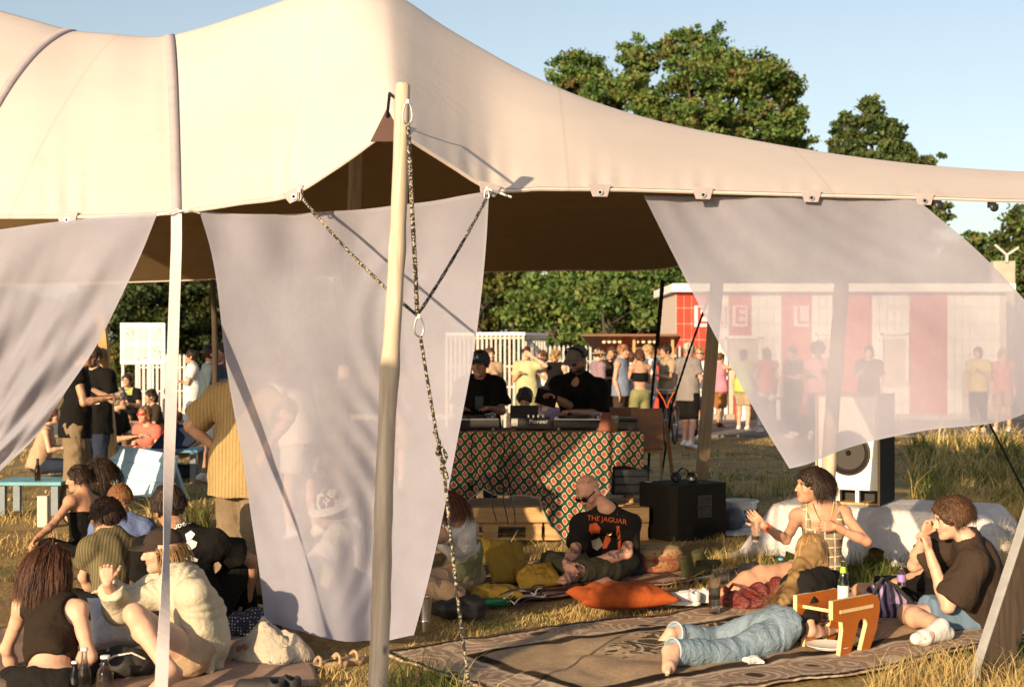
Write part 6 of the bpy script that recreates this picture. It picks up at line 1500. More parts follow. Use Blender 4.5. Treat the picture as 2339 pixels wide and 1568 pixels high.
def leather_bag():
    m, t, b = newmat('oxblood'); b.inputs['Base Color'].default_value = (.13, .022, .016, 1); b.inputs['Roughness'].default_value = .3; bumpn(t, b, noise(t, 26, 4, .6, coord(t), 1.5), .7, .03)
    c = G(1722, 1398) + A(0, .12, 0)
    o = sdf_thing('leather_bag', 'crumpled dark red leather bag behind the reclining girl', 'bag', 'oxblood', [ell(c + A(0, 0, .05), (.19, .1, .065), .03), ell(c + A(.1, .05, .08), (.1, .08, .08), .04), cone(c + A(-.13, 0, .06), c + A(-.16, .02, .14), .035, .02, .03), ell(c + A(.17, .03, .13), (.05, .04, .07), .03)], .009, .011, 30, 3)
    mb = MB(); mb.tube([c + A(-.17, -.02, .1), c + A(-.12, -.04, .17), c + A(-.04, -.05, .15), c + A(.02, -.07, .12), c + A(.06, -.06, .1)], .011); mb.build('handle', 'oxblood', o, smooth=True)
leather_bag()
def tote():
    c = G(598, 1522) + A(0, .14, 0); X, Y, Z = axes(0)
    o = thing('tote_bag', 'slumped cream canvas tote bag with small red prints', 'bag', c)
    n = 60; u = np.linspace(0, 1, n); U, Vv = np.meshgrid(u, u, indexing='ij')
    r_ = np.sqrt(((U - .5) / .5) ** 2 + ((Vv - .5) / .5) ** 2); hgt = np.clip(1 - r_ ** 2.2, 0, 1) ** .6
    p = np.stack([(U - .5) * .46 + .05 * np.sin(Vv * 5), (Vv - .5) * .3 + .03 * np.sin(U * 7), hgt * .12], -1).reshape(-1, 3); h_ = hgt.ravel()
    p[:, 2] += h_ * (.05 * np.abs(np.sin(p[:, 0] * 16 + 2.2 * np.sin(p[:, 1] * 19))) + .014 * np.abs(np.sin(p[:, 0] * 31 - p[:, 1] * 40 + 1)) + .06 * np.exp(-((p[:, 0] + .02) / .05) ** 2)); p[:, 2] += h_ * wob(p, .003, 60, 3)
    i = np.arange(n * n).reshape(n, n); f = np.stack([i[:-1, :-1], i[1:, :-1], i[1:, 1:], i[:-1, 1:]], -1).reshape(-1, 4); ok = (r_.ravel()[f] < 1.02).all(1)
    link('body', npmesh('body', p + c + A(0, 0, .006), f[ok]), 'cream_canvas', o)
    for x, y, z in ((-.13, -.1, .09), (-.1, -.1, .1), (.1, -.11, .07), (.13, -.1, .09)): mb = MB(); mb.lathe([(0, -.012), (.016, -.004), (.016, .004), (0, .012)], c + A(x, y, z), 10, axes(0, 60)); mb.build('print', 'terracotta', o)
    mb = MB(); mb.tube([c + A(.03, -.12, .05), c + A(.05, -.19, .02), c + A(.13, -.2, .02), c + A(.17, -.13, .05)], .011); mb.build('handle', 'cream_canvas', o, smooth=True)
tote()
def sandals():
    cloth('tan_leather', (.38, .26, .15), .15)
    for k, (px, py) in enumerate(((745, 1520), (785, 1512))):
        p = G(px, py); ax = axes(-60 + 8 * k); B = lambda x, y, z: p + ax[0] * x + ax[1] * y + ax[2] * z
        o = thing('sandal', 'tan leather sandal by the tote bag, %s of the pair' % ('left one', 'right one')[k], 'sandal', p, 'tan sandals on the grass')
        v, f = sdf_mesh([cone(B(0, -.09, .012), B(0, .09, .012), .036, .042, .02), cut(B(0, 0, .022), ax[2])], .007); link('sole', npmesh('sole', v, f), 'tan_leather', o)
        for y in (.06, -.05):
            pts = [B(.042 * math.cos(a), y + .01 * math.sin(a), .012 + .04 * math.sin(a)) for a in np.linspace(0, math.pi, 11)]; mb = MB(); mb.tube(pts, .009, 6); mb.build('strap', 'tan_leather', o, smooth=True)
sandals()
def trainers(label, px, py, yaw, mat, n=2):
    for k in range(n):
        p = G(px + 34 * k, py - 6 * k); ax = axes(yaw + 14 * k); B = lambda x, y, z: p + ax[0] * x + ax[1] * y + ax[2] * z
        o = thing('trainer', label + ', %s one' % ('left', 'right')[k], 'shoe', p, label)
        v, f = sdf_mesh([cone(B(0, -.07, .045), B(0, .11, .04), .044, .04, .03), cone(B(0, -.07, .05), B(0, -.08, .09), .042, .042, .02, 1), sub(B(0, -.075, .11), (.028, .045, .05), .01), cut(B(0, 0, .018), -ax[2])], .008); link('upper', npmesh('upper', v, f), mat, o)
        v, f = sdf_mesh([cone(B(0, -.07, .02), B(0, .12, .02), .05, .047, .02), cut(B(0, 0, .026), ax[2]), cut(B(0, 0, 0), -ax[2])], .008); link('sole', npmesh('sole', v, f), 'sole_white', o)
trainers('black and white trainer at the bottom edge', 600, 1590, 70, 'black_matt'); trainers('white trainer beside the bare foot by the rug', 1560, 1380, 80, 'white_cotton')
c = G(300, 1552) + A(-.06, .1, 0); o = sdf_thing('dark_backpack', 'black soft bag on the blanket before the crouching woman', 'bag', 'black_matt', [ell(c + A(-.02, 0, .07), (.14, .11, .09), .03), ell(c + A(.05, .02, .05), (.12, .1, .07), .03)], .009, .008, 24, 6)
mb = MB(); mb.tube([c + A(-.1, -.1, .08), c + A(-.02, -.13, .13), c + A(.06, -.1, .14), c + A(.12, -.06, .1)], .005); mb.build('strap', 'rope_white', o, smooth=True)
def dots():
    m, t, b = newmat('polka'); v = coord(t); vo = t.nodes.new('ShaderNodeTexVoronoi'); vo.inputs['Scale'].default_value = 55; vo.inputs['Randomness'].default_value = .2; t.links.new(v, vo.inputs['Vector'])
    t.links.new(ramp(t, vo.outputs[0], [(.2, (.5, .5, .55)), (.3, (.025, .025, .045))]), b.inputs['Base Color']); b.inputs['Roughness'].default_value = .9
    m, t, b = newmat('violet_stripe'); v = coord(t); w__ = t.nodes.new('ShaderNodeTexWave'); w__.inputs['Scale'].default_value = 7; w__.inputs['Distortion'].default_value = 4; t.links.new(v, w__.inputs['Vector'])
    t.links.new(ramp(t, w__.outputs[0], [(.4, (.02, .015, .03)), (.6, (.3, .22, .38))]), b.inputs['Base Color']); b.inputs['Roughness'].default_value = .9
dots()
c = G(560, 1462) + A(0, .1, 0); sdf_thing('polka_cloth', 'dark polka dotted cloth bundle beside the tote bag', 'cloth', 'polka', [ell(c + A(0, 0, .07), (.13, .1, .1), .03), ell(c + A(.08, .05, .05), (.1, .08, .07), .03)], .009, .01, 24, 8)
c = G(2040, 1420) + A(0, .1, 0); o = sdf_thing('striped_bag', 'violet striped bag lying before the young man in brown', 'bag', 'violet_stripe', [ell(c + A(0, 0, .08), (.16, .09, .1), .03), ell(c + A(-.05, .02, .13), (.1, .07, .1), .05)], .009, .01, 22, 9)
mb = MB(); mb.tube([c + A(-.16, -.06, .02), c + A(-.13, -.07, .15), c + A(-.06, -.07, .27), c + A(.02, -.08, .22), c + A(.1, -.09, .14), c + A(.15, -.08, .08)], .013); mb.build('strap', 'black_matt', o, smooth=True)
c = G(1980, 1470) + A(.02, .12, 0); sdf_thing('black_pouch', 'black furry pouch standing behind the orange stool', 'pouch', 'black_matt', [cone(c + A(0, 0, .06), c + A(.02, 0, .22), .06, .045, .03)], .009, .006, 60, 10)
c = G(1690, 1335) + A(0, .1, 0); sdf_thing('dark_jacket', 'dark jacket heap on the grass by the stretched leg', 'jacket', 'black_matt', [ell(c + A(0, 0, .04), (.16, .09, .06), .03), ell(c + A(.1, .05, .07), (.09, .07, .07), .03)], .01, .01, 26, 11)
c = G(1722, 1523); cushion('crumpled white tissue on the rug by the jeans', c + A(0, .02, .03), .1, .07, .06, 20, 'white_cotton', 10, 0, 15, None, 'tissue', 'tissue', .35)
c = G(1668, 1392); cushion('small crumpled tissue in front of the red bag', c + A(0, .02, .03), .05, .06, .05, 70, 'white_cotton', 30, 0, 16, None, 'tissue', 'tissue', .35)
for k in range(5):
    pts = [G(1150 + 24 * t, 1388 - 5 * t) + A(.03 * math.sin(t * 2.1 + k), .06 * math.cos(t * 1.7 + k * 1.3), .012 + .02 * k + .012 * math.sin(t * 3 + k)) for t in np.linspace(0, 4, 26)]
    mb = MB(); mb.tube(pts, .005, 6); tag(mb.build('cable', 'rope_white' if k % 2 else 'black_plastic', None, smooth=True), '%s loop of the cable coil beside the green pouch' % ('lowest black', 'lowest pale', 'middle black', 'upper pale', 'topmost black')[k], 'cable', 'coiled cable loops by the pouch')
c = G(1040, 1420) + A(0, .12, 0); sdf_thing('dark_bag', 'dark crumpled bag in the shade before the woman in white', 'bag', 'black_matt', [ell(c + A(0, 0, .06), (.17, .1, .07), .03), ell(c + A(.1, 0, .07), (.1, .08, .08), .03)], .01, .009, 24, 12)
# ------------------------------------------------------------------ light blue bench, blue tables at the left
def blue_bench():
    o = thing('tilted_bench', 'light blue wooden bench tipped on its side at the left', 'bench', G(310, 1150))
    a, b, c, d = P(232, 1008, 16.6), P(405, 1038, 16.1), P(385, 1140, 15.8), P(262, 1125, 16.2)
    n_ = nrm(np.cross(b - a, d - a)); n_ = n_ if n_[1] < 0 else -n_
    for k in range(3):
        t0, t1 = k / 3 + .004, (k + 1) / 3 - .004; q = [a + (d - a) * t0, b + (c - b) * t0, b + (c - b) * t1, a + (d - a) * t1]
        mb = MB(); mb.add([*q, *[x - n_ * .035 for x in q]], [(0, 1, 2, 3), (7, 6, 5, 4), (0, 4, 5, 1), (1, 5, 6, 2), (2, 6, 7, 3), (3, 7, 4, 0)]); mb.build('slat', 'sky_blue_paint', o, bevel=.004)
    for s_ in (.12, .86):
        p0, p1 = a + (b - a) * s_, d + (c - d) * s_; mb = MB(); mb.bar(p0 - n_ * .06, p1 - n_ * .06, .07, .05, n_); mb.build('batten', 'sky_blue_paint', o)
        mb = MB(); mb.bar(p1 - n_ * .08, p1 * (1, 1, 0) - n_ * (1, 1, 0) * .5, .06, .05); mb.bar(p0 - n_ * .08, p0 * (1, 1, 0) - n_ * (1, 1, 0) * .35, .06, .05); mb.build('leg', 'sky_blue_paint', o)
blue_bench()
M('teal_paint', (.1, .3, .36), .5, .12, 6)
def blue_table(label, px, py, D_, w_, d_, mat):
    c = P(px, py, D_); o = thing('blue_table', label, 'table', (c[0], c[1] + d_ / 2, 0), 'blue wooden tables')
    for k in range(4): mb = MB(); mb.box((c[0], c[1] + (k + .5) * d_ / 4, c[2] - .02), (w_, d_ / 4 - .008, .035)); mb.build('board', mat, o, bevel=.004)
    for sx in (-1, 1):
        for y in (.08, d_ - .08): mb = MB(); mb.box((c[0] + sx * (w_ / 2 - .08), c[1] + y, (c[2] - .04) / 2), (.07, .07, c[2] - .04)); mb.build('leg', M('grey_blue', (.16, .2, .24), .6, .1), o)
blue_table('blue wooden table with a cup behind the tipped bench', 385, 1027, 18, .75, .6, 'blue_paint'); blue_table('blue wooden table cut off at the left edge', 60, 1100, 14.4, .7, .6, 'teal_paint')
mb = MB(); p = G(100, 1200); mb.box(p + A(0, 0, .14), (.1, .1, .3)); tag(mb.build('white_post', 'white_paint', None, bevel=.01), 'short white post under the blue table at the left edge', 'post')
mb = MB(); p = P(395, 1000, 17.9); mb.add([p + A(-.28, 0, -.12), p + A(.16, .1, -.12), p + A(.34, .3, .06), p + A(-.06, .22, .2), p + A(-.28, .02, -.14), p + A(.16, .12, -.14), p + A(.34, .32, .04), p + A(-.06, .24, .18)], [(0, 1, 2, 3), (7, 6, 5, 4), (0, 4, 5, 1), (1, 5, 6, 2), (2, 6, 7, 3), (3, 7, 4, 0)]); tag(mb.build('navy_board', cloth('navy', (.02, .03, .06)), None), 'dark navy folded deckchair cloth on the blue table', 'deckchair')
# ------------------------------------------------------------------ bicycle beside the man in the cap
def bicycle():
    c = G(1532, 1018); o = thing('bicycle', 'dark bicycle with orange cables beside the man in the cap', 'bicycle', c)
    X = nrm(A(.25, .97, 0)); Z = A(0, 0, 1.); Y = np.cross(Z, X); B = lambda x, z, y=0: c + X * x + Z * z + Y * y
    for x in (-.5, .52):
        mb = MB(); n = 26; mb.tube([B(x + .33 * math.cos(2 * math.pi * k / n), .34 + .33 * math.sin(2 * math.pi * k / n)) for k in range(n + 1)], .02, 7, False); wl = mb.build('wheel', 'black_matt', o, smooth=True)
        mb = MB(); [mb.tube([B(x, .34), B(x + .31 * math.cos(k * .524), .34 + .31 * math.sin(k * .524))], .002, 4) for k in range(12)]; mb.lathe([(.03, -.03), (.03, .03)], B(x, .34), 10, (X, Z, Y)); mb.build('spokes', 'steel', wl)
    mb = MB()
    for a, b in (((-.5, .34), (-.36, .86)), ((-.36, .8), (.12, .74)), ((-.33, .72), (.02, .3)), ((.02, .3), (.12, .74)), ((.02, .3), (.52, .34)), ((.12, .74), (.52, .34))): mb.tube([B(*a), B(*b)], .017, 8)
    mb.build('frame', 'black_plastic', o, smooth=True)
    mb = MB(); mb.tube([B(-.36, .86), B(-.38, .98), B(-.38, 1.0, -.28), B(-.3, 1.02, -.3)], .014); mb.tube([B(-.38, .98), B(-.38, 1.0, .28), B(-.3, 1.02, .3)], .014); mb.build('handlebar', 'dark_steel', o, smooth=True)
    mb = MB(); mb.tube([B(.12, .74), B(.14, .9)], .013); mb.box(B(.16, .93), (.24, .13, .05), (X, Y, Z)); mb.build('saddle', 'black_matt', o, bevel=.015)
    for y in (-.2, .2): mb = MB(); mb.tube([B(-.38, 1.0, y), B(-.52, .94, y * .6), B(-.48, .8, y * .2), B(-.42, .66, 0)], .008); mb.build('brake_cable', M('cable_orange', (.7, .12, .02), .4, .05), o, smooth=True)
bicycle()
# ------------------------------------------------------------------ people
FAR = .021
def dress(label, J, skin='fair', fem=False, near=False, top=None, bottom=None, hair=None, shoes=None, hair_mat='hair_brown', bodykw=None, extra=None, grp=None, L=None, h=None):
    """top: (material, dict for shirt_prims) ; bottom: (material, dict for trouser_prims) ; hair: callable or extras for the cap"""
    h = h or (.0088 if near else FAR)
    base = J['pelvis'] * (1, 1, 0); zmin = min(v[2] for k, v in J.items() if isinstance(v, np.ndarray) and v.shape == (3,) and k[:2] in ('to', 'an', 'pe', 'kn')); base[2] = max(0, min(zmin - .05, 1))
    root = thing('person', label, 'person', base, grp)
    kw = dict(skin=skin, fem=fem, h=h, hf=.0048 if near else .0125); cov = []
    if bottom and bottom[1].get('length', 1) > .6: cov.append('legs')
    if top: cov.append('torso')
    if shoes: kw['shoes'] = True
    kw['cover'] = cov; kw.update(bodykw or {})
    body(J, root, **kw)
    gh = .0095 if near else FAR
    if top:
        o = dict(top[1]); fold = o.pop('fold', .0045 if near else .004); ex = o.pop('extra', []); nm = o.pop('name', 'shirt'); rad_ = o.pop('radial', None); bl = kw.get('bulk', 1.0)
        s_ = garment(nm, root, top[0], shirt_prims(J, fem, bulk=bl, **o) + ex, gh, fold, 14, seed=hash(label) % 50, radial=rad_)
        root['_top'] = s_.name if s_ else ''
    if bottom:
        o = dict(bottom[1]); nm = o.pop('name', 'trousers'); fold = o.pop('fold', .005 if near else .004); ex = o.pop('extra', [])
        garment(nm, root, bottom[0], trouser_prims(J, fem=fem, **o) + ex, gh, fold, 16, seed=(hash(label) + 7) % 50)
    if shoes:
        for sd in 'lr':
            if 'to' + sd in J: shoe(J, sd, root, shoes, h=.0085 if near else .018)
    if callable(hair): hair(J, root)
    elif hair is not None: haircap(J, hair_mat, root, extra=hair, h=.0075 if near else .013, zlo=-.03)
    if extra: extra(J, root)
    return root
hash = lambda s: sum(ord(c) * (i + 1) for i, c in enumerate(s))
def hs(mat, **kw):
    def f(J, root): strands(J, head_frame(J), J['s'] * J.get('hs', 1), mat, root, **kw)
    return f
def hr(*ex): return [(lambda W, s, R, e=e: cone(W(*e[0]), W(*e[1]), e[2] * s, e[3] * s, .02) if len(e) == 4 else ell(W(*e[0]), A(*e[1]) * s, .02, R)) for e in ex]
LONG = hr(((0, -.07, -.0), (0, -.085, -.2), .07, .045), ((.05, -.05, 0), (.06, -.05, -.16), .045, .03), ((-.05, -.05, 0), (-.06, -.05, -.16), .045, .03))
BOB = hr(((0, -.06, -.0), (0, -.06, -.08), .075, .06), ((.06, -.02, 0), (.065, -.01, -.08), .03, .025), ((-.06, -.02, 0), (-.065, -.01, -.08), .03, .025))
BUN = hr(((0, -.1, .07), (.04, .04, .04)))
AFRO = hr(((0, -.03, .06), (.15, .15, .14)))
def sitb(px, py, yaw, D_, height=1.7, L='fwd', R='fwd', lean=.08, look=0, zs=.44, nod=0, knee=.46):
    """seated on something; (px,py) is the head centre"""
    s = height / 1.75; g = P(px, py, D_); g[2] = 0
    jt = dict(pelvis=(0, -lean * .6, zs + .09), hipl=(-.1, 0, zs + .07), hipr=(.1, 0, zs + .07), neck=(0, lean, zs + .6), head=(0, lean * 1.5 + .02, zs + .785), shl=(-.175, lean, zs + .56), shr=(.175, lean, zs + .56),
              knl=(-.13, .43, zs + .08), knr=(.13, .43, zs + .08), anl=(-.14, knee, .08), anr=(.14, knee, .08), tol=(-.16, knee + .18, .03), tor=(.16, knee + .18, .03))
    for sd, sg, a in (('l', -1, L), ('r', 1, R)):
        e, q = ARMS[a]; b = jt['sh' + sd]; jt['el' + sd] = (b[0] + sg * e[0], b[1] + e[1], b[2] + e[2]); jt['wr' + sd] = (b[0] + sg * q[0], b[1] + q[1], b[2] + q[2])
    dz = P(px, py, D_)[2] - (zs + .785) * s
    J, m = local_rig(g, yaw, s, **jt)
    off = m @ (A(0, lean * 1.5 + .02, 0) * s)
    for k in J:
        if isinstance(J[k], np.ndarray): J[k] = J[k] - off; J[k][2] = J[k][2] + (dz if k[:2] not in ('an', 'to') else 0)
    lk, nd = math.radians(look), math.radians(nod); J['hf'] = m @ A(-math.sin(lk) * math.cos(nd), math.cos(lk) * math.cos(nd), math.sin(nd))
    return J
for nm, c in dict(c_black=(.006, .0055, .005), c_offblack=(.011, .0095, .008), c_darkbrown=(.022, .014, .009), c_brown=(.04, .026, .018), c_olive=(.12, .1, .055), c_khaki=(.2, .15, .095), c_beige=(.34, .26, .17), c_cream=(.47, .42, .31), c_white=(.6, .58, .56),
                  c_navy=(.02, .028, .05), c_slate=(.06, .085, .1), c_bluegrey=(.16, .2, .28), c_blue=(.11, .15, .3), c_denim=(.13, .2, .28), c_lightdenim=(.3, .4, .5), c_coral=(.55, .14, .1), c_red=(.5, .05, .06), c_pink=(.5, .2, .26), c_lime=(.35, .42, .12),
                  c_mauve=(.25, .17, .2), c_tan=(.4, .28, .18), c_sage=(.2, .2, .09), c_palegreen=(.42, .4, .22), c_yellow=(.55, .45, .1), c_rust=(.28, .12, .04), c_grey=(.2, .18, .17)).items(): cloth(nm, c, .12, .3)
cloth('shirt_yellow', (.34, .25, .115), .1, .3, stripe=(0, 260, (.28, .19, .08), .5)); cloth('knit_olive', (.15, .125, .065), .1, .2, stripe=(0, 330, (.09, .075, .04), .45)); cloth('c_blackrib', (.03, .022, .018), .1, .2)
DEBUG = True
# ---- 1 red-haired woman, lower left, back to camera
J = rig(n='red', pelvis=(112, 1575, 7.05), neck=(118, 1375, '+'), head=(120, 1297, '+'), shr=(178, 1392, '-'), elr=(205, 1500, '-'), wrr=(158, 1500, '+'), shl=(52, 1385, '+'), ell=(15, 1480, '+'), wrl=(40, 1560, '+'),
        hipr=(150, 1580, '0'), knr=(215, 1560, '+'), anr=(140, 1560, '+'), knl=(20, 1560, '+'), anl=(90, 1560, '+'))
J['hf'] = A(.55, .8, -.15)
dress('woman with chin length auburn hair and dark sleeveless top, lower left', J, 'fair', True, True, ('c_darkbrown', dict(sleeve=0, loose=.008, hem=.16, neck=.085)), ('c_offblack', dict(length=.9, waist=.06)),
      hs('hair_auburn', n=1100, L=.2, part='crown', wave=.012, seed=3, spread=.06, extra=BOB, zlo=-.09), bodykw=dict(cover=('torso',)))
# ---- 2 crouching woman in cap and cream shirt
J = rig(n='crouch', s=.97, pelvis=(447, 1482, 7.45), neck=(402, 1312, '+'), head=(370, 1256, '0'), shl=(405, 1338, '-'), ell=(270, 1388, '-'), wrl=(245, 1332, '-'), shr=(396, 1312, '+'), elr=(300, 1370, '+'), wrr=(255, 1350, '+'),
        hipl=(440, 1500, '-'), knl=(306, 1402, '-'), anl=(388, 1530, '-'), tol=(335, 1566, '-'), hipr=(440, 1490, '+'), knr=(318, 1500, '0'), anr=(430, 1545, '0'), tor=(470, 1560, '0'))
J['mid'] = P(452, 1400, 7.5); J['hf'] = A(-.98, -.15, -.12); J['hdl'] = A(-.1, .1, 1.); J['pnl'] = A(-.2, 1, 0)
B0 = P(500, 1520, 7.5)
def cr_ex(J, root):
    cap_hat(J, root, cloth('cap_brown', (.035, .024, .019), .1, .2), h=.006)
dress('crouching woman in dark cap and oversized cream shirt with bare legs', J, 'fair', True, True,
      ('c_cream', dict(sleeve=1.75, loose=.02, hem=-.02, flare=.018, neck=.07, fold=.003, radial=(P(385, 1392, 7.4), .008, 9), extra=[cone(J['neck'] + A(.06, .05, -.06), P(492, 1470, 7.5), .1, .075, .07), cone(P(470, 1400, 7.55), P(500, 1528, 7.5), .1, .035, .05), cone(P(440, 1360, 7.4), P(478, 1525, 7.4), .1, .03, .06)])),
      ('c_tan', dict(length=.12, waist=.05, loose=.008, name='shorts')), hs('hair_blond', n=260, L=.13, part='crown', seed=5, wave=.012, zhi=-.02, zlo=-.1, cap=False), bodykw=dict(curl=(1.05, .4)), extra=cr_ex)
# ---- 3 olive knit top
J = rig(n='olive', s=.95, pelvis=(250, 1392, 9.1), neck=(252, 1226, '+'), head=(240, 1178, '0'), shl=(205, 1250, '-'), ell=(190, 1318, '+'), wrl=(225, 1375, '+'), shr=(303, 1252, '+'), elr=(318, 1330, '+'), wrr=(290, 1395, '+'), knl=(170, 1370, '+'), anl=(250, 1400, '+'), knr=(330, 1380, '+'), anr=(260, 1400, '+'))
J['hf'] = A(-.93, .32, -.1)
def specs(mt='black_plastic'):
    return lambda J, root: sunglasses(J, root, mt)
glassm('spec_glass', (1, 1, 1))
dress('woman with short dark hair, glasses and olive ribbed knit top', J, 'fair', True, True, ('knit_olive', dict(sleeve=.5, loose=.012, hem=.02, flare=.028, neck=.07)), ('c_black', dict(length=.95)), hs('hair_dark', n=700, L=.085, part='crown', seed=7, spread=.35, capgrow=.012), extra=lambda J, r: sunglasses(J, r, 'dark_steel'))
# ---- 4 strapless top
J = rig(n='strapless', s=.96, pelvis=(188, 1262, 12.3), neck=(190, 1134, '+'), head=(180, 1092, '0'), shl=(160, 1146, '-'), ell=(122, 1196, '-'), wrl=(84, 1230, '-'), shr=(222, 1148, '+'), elr=(235, 1205, '+'), wrr=(215, 1250, '+'), knl=(110, 1250, '-'), anl=(190, 1270, '-'), knr=(250, 1255, '+'), anr=(190, 1268, '+'))
J['hf'] = A(-.96, -.1, -.12)
dress('tanned woman with dark bun and black strapless top leaning on her arm', J, 'tan', True, True, ('c_black', dict(sleeve=-1, loose=.008, hem=0.0, neck=.165)), ('c_black', dict(length=.95)), hs('hair_dark', n=420, L=.1, part='crown', seed=8, extra=[]), bodykw=dict(cover=()), extra=lambda J, r: haircap(J, 'hair_dark', r, grow=-.02, extra=BUN, cutface=False, h=.01, name='bun'), h=.0105)
# ---- 5 long dark hair
J = rig(n='dark', s=.95, pelvis=(240, 1255, 12.9), neck=(236, 1120, '+'), head=(226, 1076, '0'), shl=(205, 1136, '-'), shr=(268, 1136, '+'))
J['hf'] = A(-.95, .1, -.2)
dress('person with long dark hair sitting behind the woman with the bun', J, 'tan', True, True, ('c_offblack', dict(sleeve=.6)), ('c_black', dict()), hs('hair_dark', n=500, L=.26, part='crown', seed=9), h=.0105, bodykw=dict(legs=False))
# ---- 6 ginger boy
J = rig(n='boy', s=.95, pelvis=(268, 1325, 10.8), neck=(280, 1186, '+'), head=(274, 1140, '0'), shl=(226, 1206, '0'), shr=(332, 1208, '0'), ell=(205, 1270, '+'), wrl=(230, 1320, '+'), elr=(345, 1280, '+'), wrr=(330, 1330, '+'), knl=(200, 1310, '+'), knr=(340, 1315, '+'), anl=(290, 1330, '+'), anr=(250, 1330, '+'))
J['hf'] = A(-.5, .82, -.2)
dress('boy with short ginger hair in a blue shirt seen from behind', J, 'fair', False, True, ('c_blue', dict(sleeve=.6, hem=-.08)), ('c_navy', dict()), hs('hair_ginger', n=620, L=.055, part='crown', seed=10, spread=.3), h=.0105)
# ---- 7 man in black T-shirt, back
J = rig(n='blackT', s=1.06, pelvis=(432, 1425, 8.6), neck=(410, 1222, '+'), head=(386, 1158, '0'), shl=(335, 1258, '0'), shr=(492, 1242, '0'), elr=(572, 1280, '+'), wrr=(566, 1368, '+'), ell=(325, 1350, '+'), wrl=(360, 1410, '+'), hipr=(468, 1430, '0'), knr=(545, 1292, '+'), anr=(570, 1425, '+'), tor=(590, 1440, '+'), knl=(360, 1330, '+'), anl=(430, 1440, '+'))
J['hf'] = A(-.45, .85, -.25)
M('print_white', (.72, .7, .66), .8, .05)
def project_on(root, part, mesh_pts_fn):
    pass
def proj_text(root, top, body_, size, px, py, D_, ang, mat, name='print', lift=.004, shear=0):
    """print lettering on the cloth: letters laid on the garment's surface facing the camera side"""
    me0 = top.data; n = len(me0.vertices); co = np.empty(n * 3, np.float32); me0.vertices.foreach_get('co', co); co = co.reshape(-1, 3)
    bv = BVHTree.FromPolygons([tuple(map(float, c)) for c in co], [tuple(p.vertices) for p in me0.polygons])
    cu = bpy.data.curves.new('t', 'FONT'); cu.body = body_; cu.size = size; cu.align_x = 'CENTER'; cu.align_y = 'CENTER'; cu.resolution_u = 3
    tmp = bpy.data.objects.new('tmp', cu); COL.objects.link(tmp); me = bpy.data.meshes.new_from_object(tmp.evaluated_get(bpy.context.evaluated_depsgraph_get())); bpy.data.objects.remove(tmp)
    bm = bmesh.new(); bm.from_mesh(me); bmesh.ops.triangulate(bm, faces=bm.faces[:])
    for _ in range(2): bmesh.ops.subdivide_edges(bm, edges=[e for e in bm.edges if e.calc_length() > .012], cuts=1)
    c = P(px, py, D_); ca, sa = math.cos(ang), math.sin(ang)
    for v in bm.verts:
        x, y = v.co.x * ca - v.co.y * sa, v.co.x * sa + v.co.y * ca
        o_ = V((c[0] + x, c[1] - .6, c[2] + y)); d_ = V((0, 1, 0)); h_ = bv.ray_cast(o_, d_)
        v.co = (h_[0] - d_ * lift) if h_[0] is not None else V((c[0] + x, c[1], c[2] + y))
    bm.to_mesh(me); bm.free(); me.materials.clear(); return link(name, me, mat, root)
def proj_blob(root, top, pts, D_, mat, lift=.004, name='print'):
    me0 = top.data; n = len(me0.vertices); co = np.empty(n * 3, np.float32); me0.vertices.foreach_get('co', co); co = co.reshape(-1, 3)
    bv = BVHTree.FromPolygons([tuple(map(float, c)) for c in co], [tuple(p.vertices) for p in me0.polygons])
    bm = bmesh.new(); vs = [bm.verts.new(P(px, py, D_)) for px, py in pts]; bm.faces.new(vs); bmesh.ops.triangulate(bm, faces=bm.faces[:])
    for _ in range(3): bmesh.ops.subdivide_edges(bm, edges=[e for e in bm.edges if e.calc_length() > .014], cuts=1); bmesh.ops.triangulate(bm, faces=bm.faces[:])
    for v in bm.verts:
        h_ = bv.ray_cast(v.co - V((0, .6, 0)), V((0, 1, 0)))
        if h_[0] is not None: v.co = h_[0] - V((0, lift, 0))
    me = bpy.data.meshes.new(name); bm.to_mesh(me); bm.free(); return link(name, me, mat, root)
def bt_ex(J, root):
    o = sunglasses(J, root, 'black_plastic', up=.085, fw=-.03)
    tp = bpy.data.objects[root['_top']]
    proj_text(root, tp, 'robot', .05, 402, 1196 + 6, 8.5, .32, 'print_white')
    proj_blob(root, tp, [(418, 1222), (430, 1214), (440, 1222), (434, 1232), (424, 1238)], 8.5, 'print_white'); proj_blob(root, tp, [(422, 1240), (434, 1234), (446, 1240), (444, 1250), (432, 1258), (424, 1252)], 8.5, 'print_white'); proj_blob(root, tp, [(414, 1262), (430, 1266), (450, 1278), (448, 1284), (426, 1276)], 8.5, 'print_white')
dress('man in black T-shirt with white back print and sunglasses on his head', J, 'olive', False, True, ('c_black', dict(sleeve=.62, loose=.02, hem=-.05, flare=.03, fold=.007)), ('c_black', dict(loose=.02)), hs('hair_dark', n=650, L=.06, part='crown', seed=11, spread=.2, capgrow=.01), shoes='c_black', extra=bt_ex)
# ---- 9 standing man in yellow shirt behind the drape edge
J = stand(552, 1378, -20, 1.7, 'hip', 'fwd', look=-40); J['elr'] = P(660, 955, 9.2); J['wrr'] = P(610, 1020, 9.0)
dress('standing man in yellow striped shirt with hand on his hip', J, 'tan', False, True, ('shirt_yellow', dict(sleeve=.8, loose=.03, hem=-.16, flare=.035, fold=.005)), ('c_khaki', dict(loose=.018, flare=.04, waist=.05)), hs('hair_brown', n=400, L=.05, part='crown', seed=12), shoes='c_brown', h=.0105)
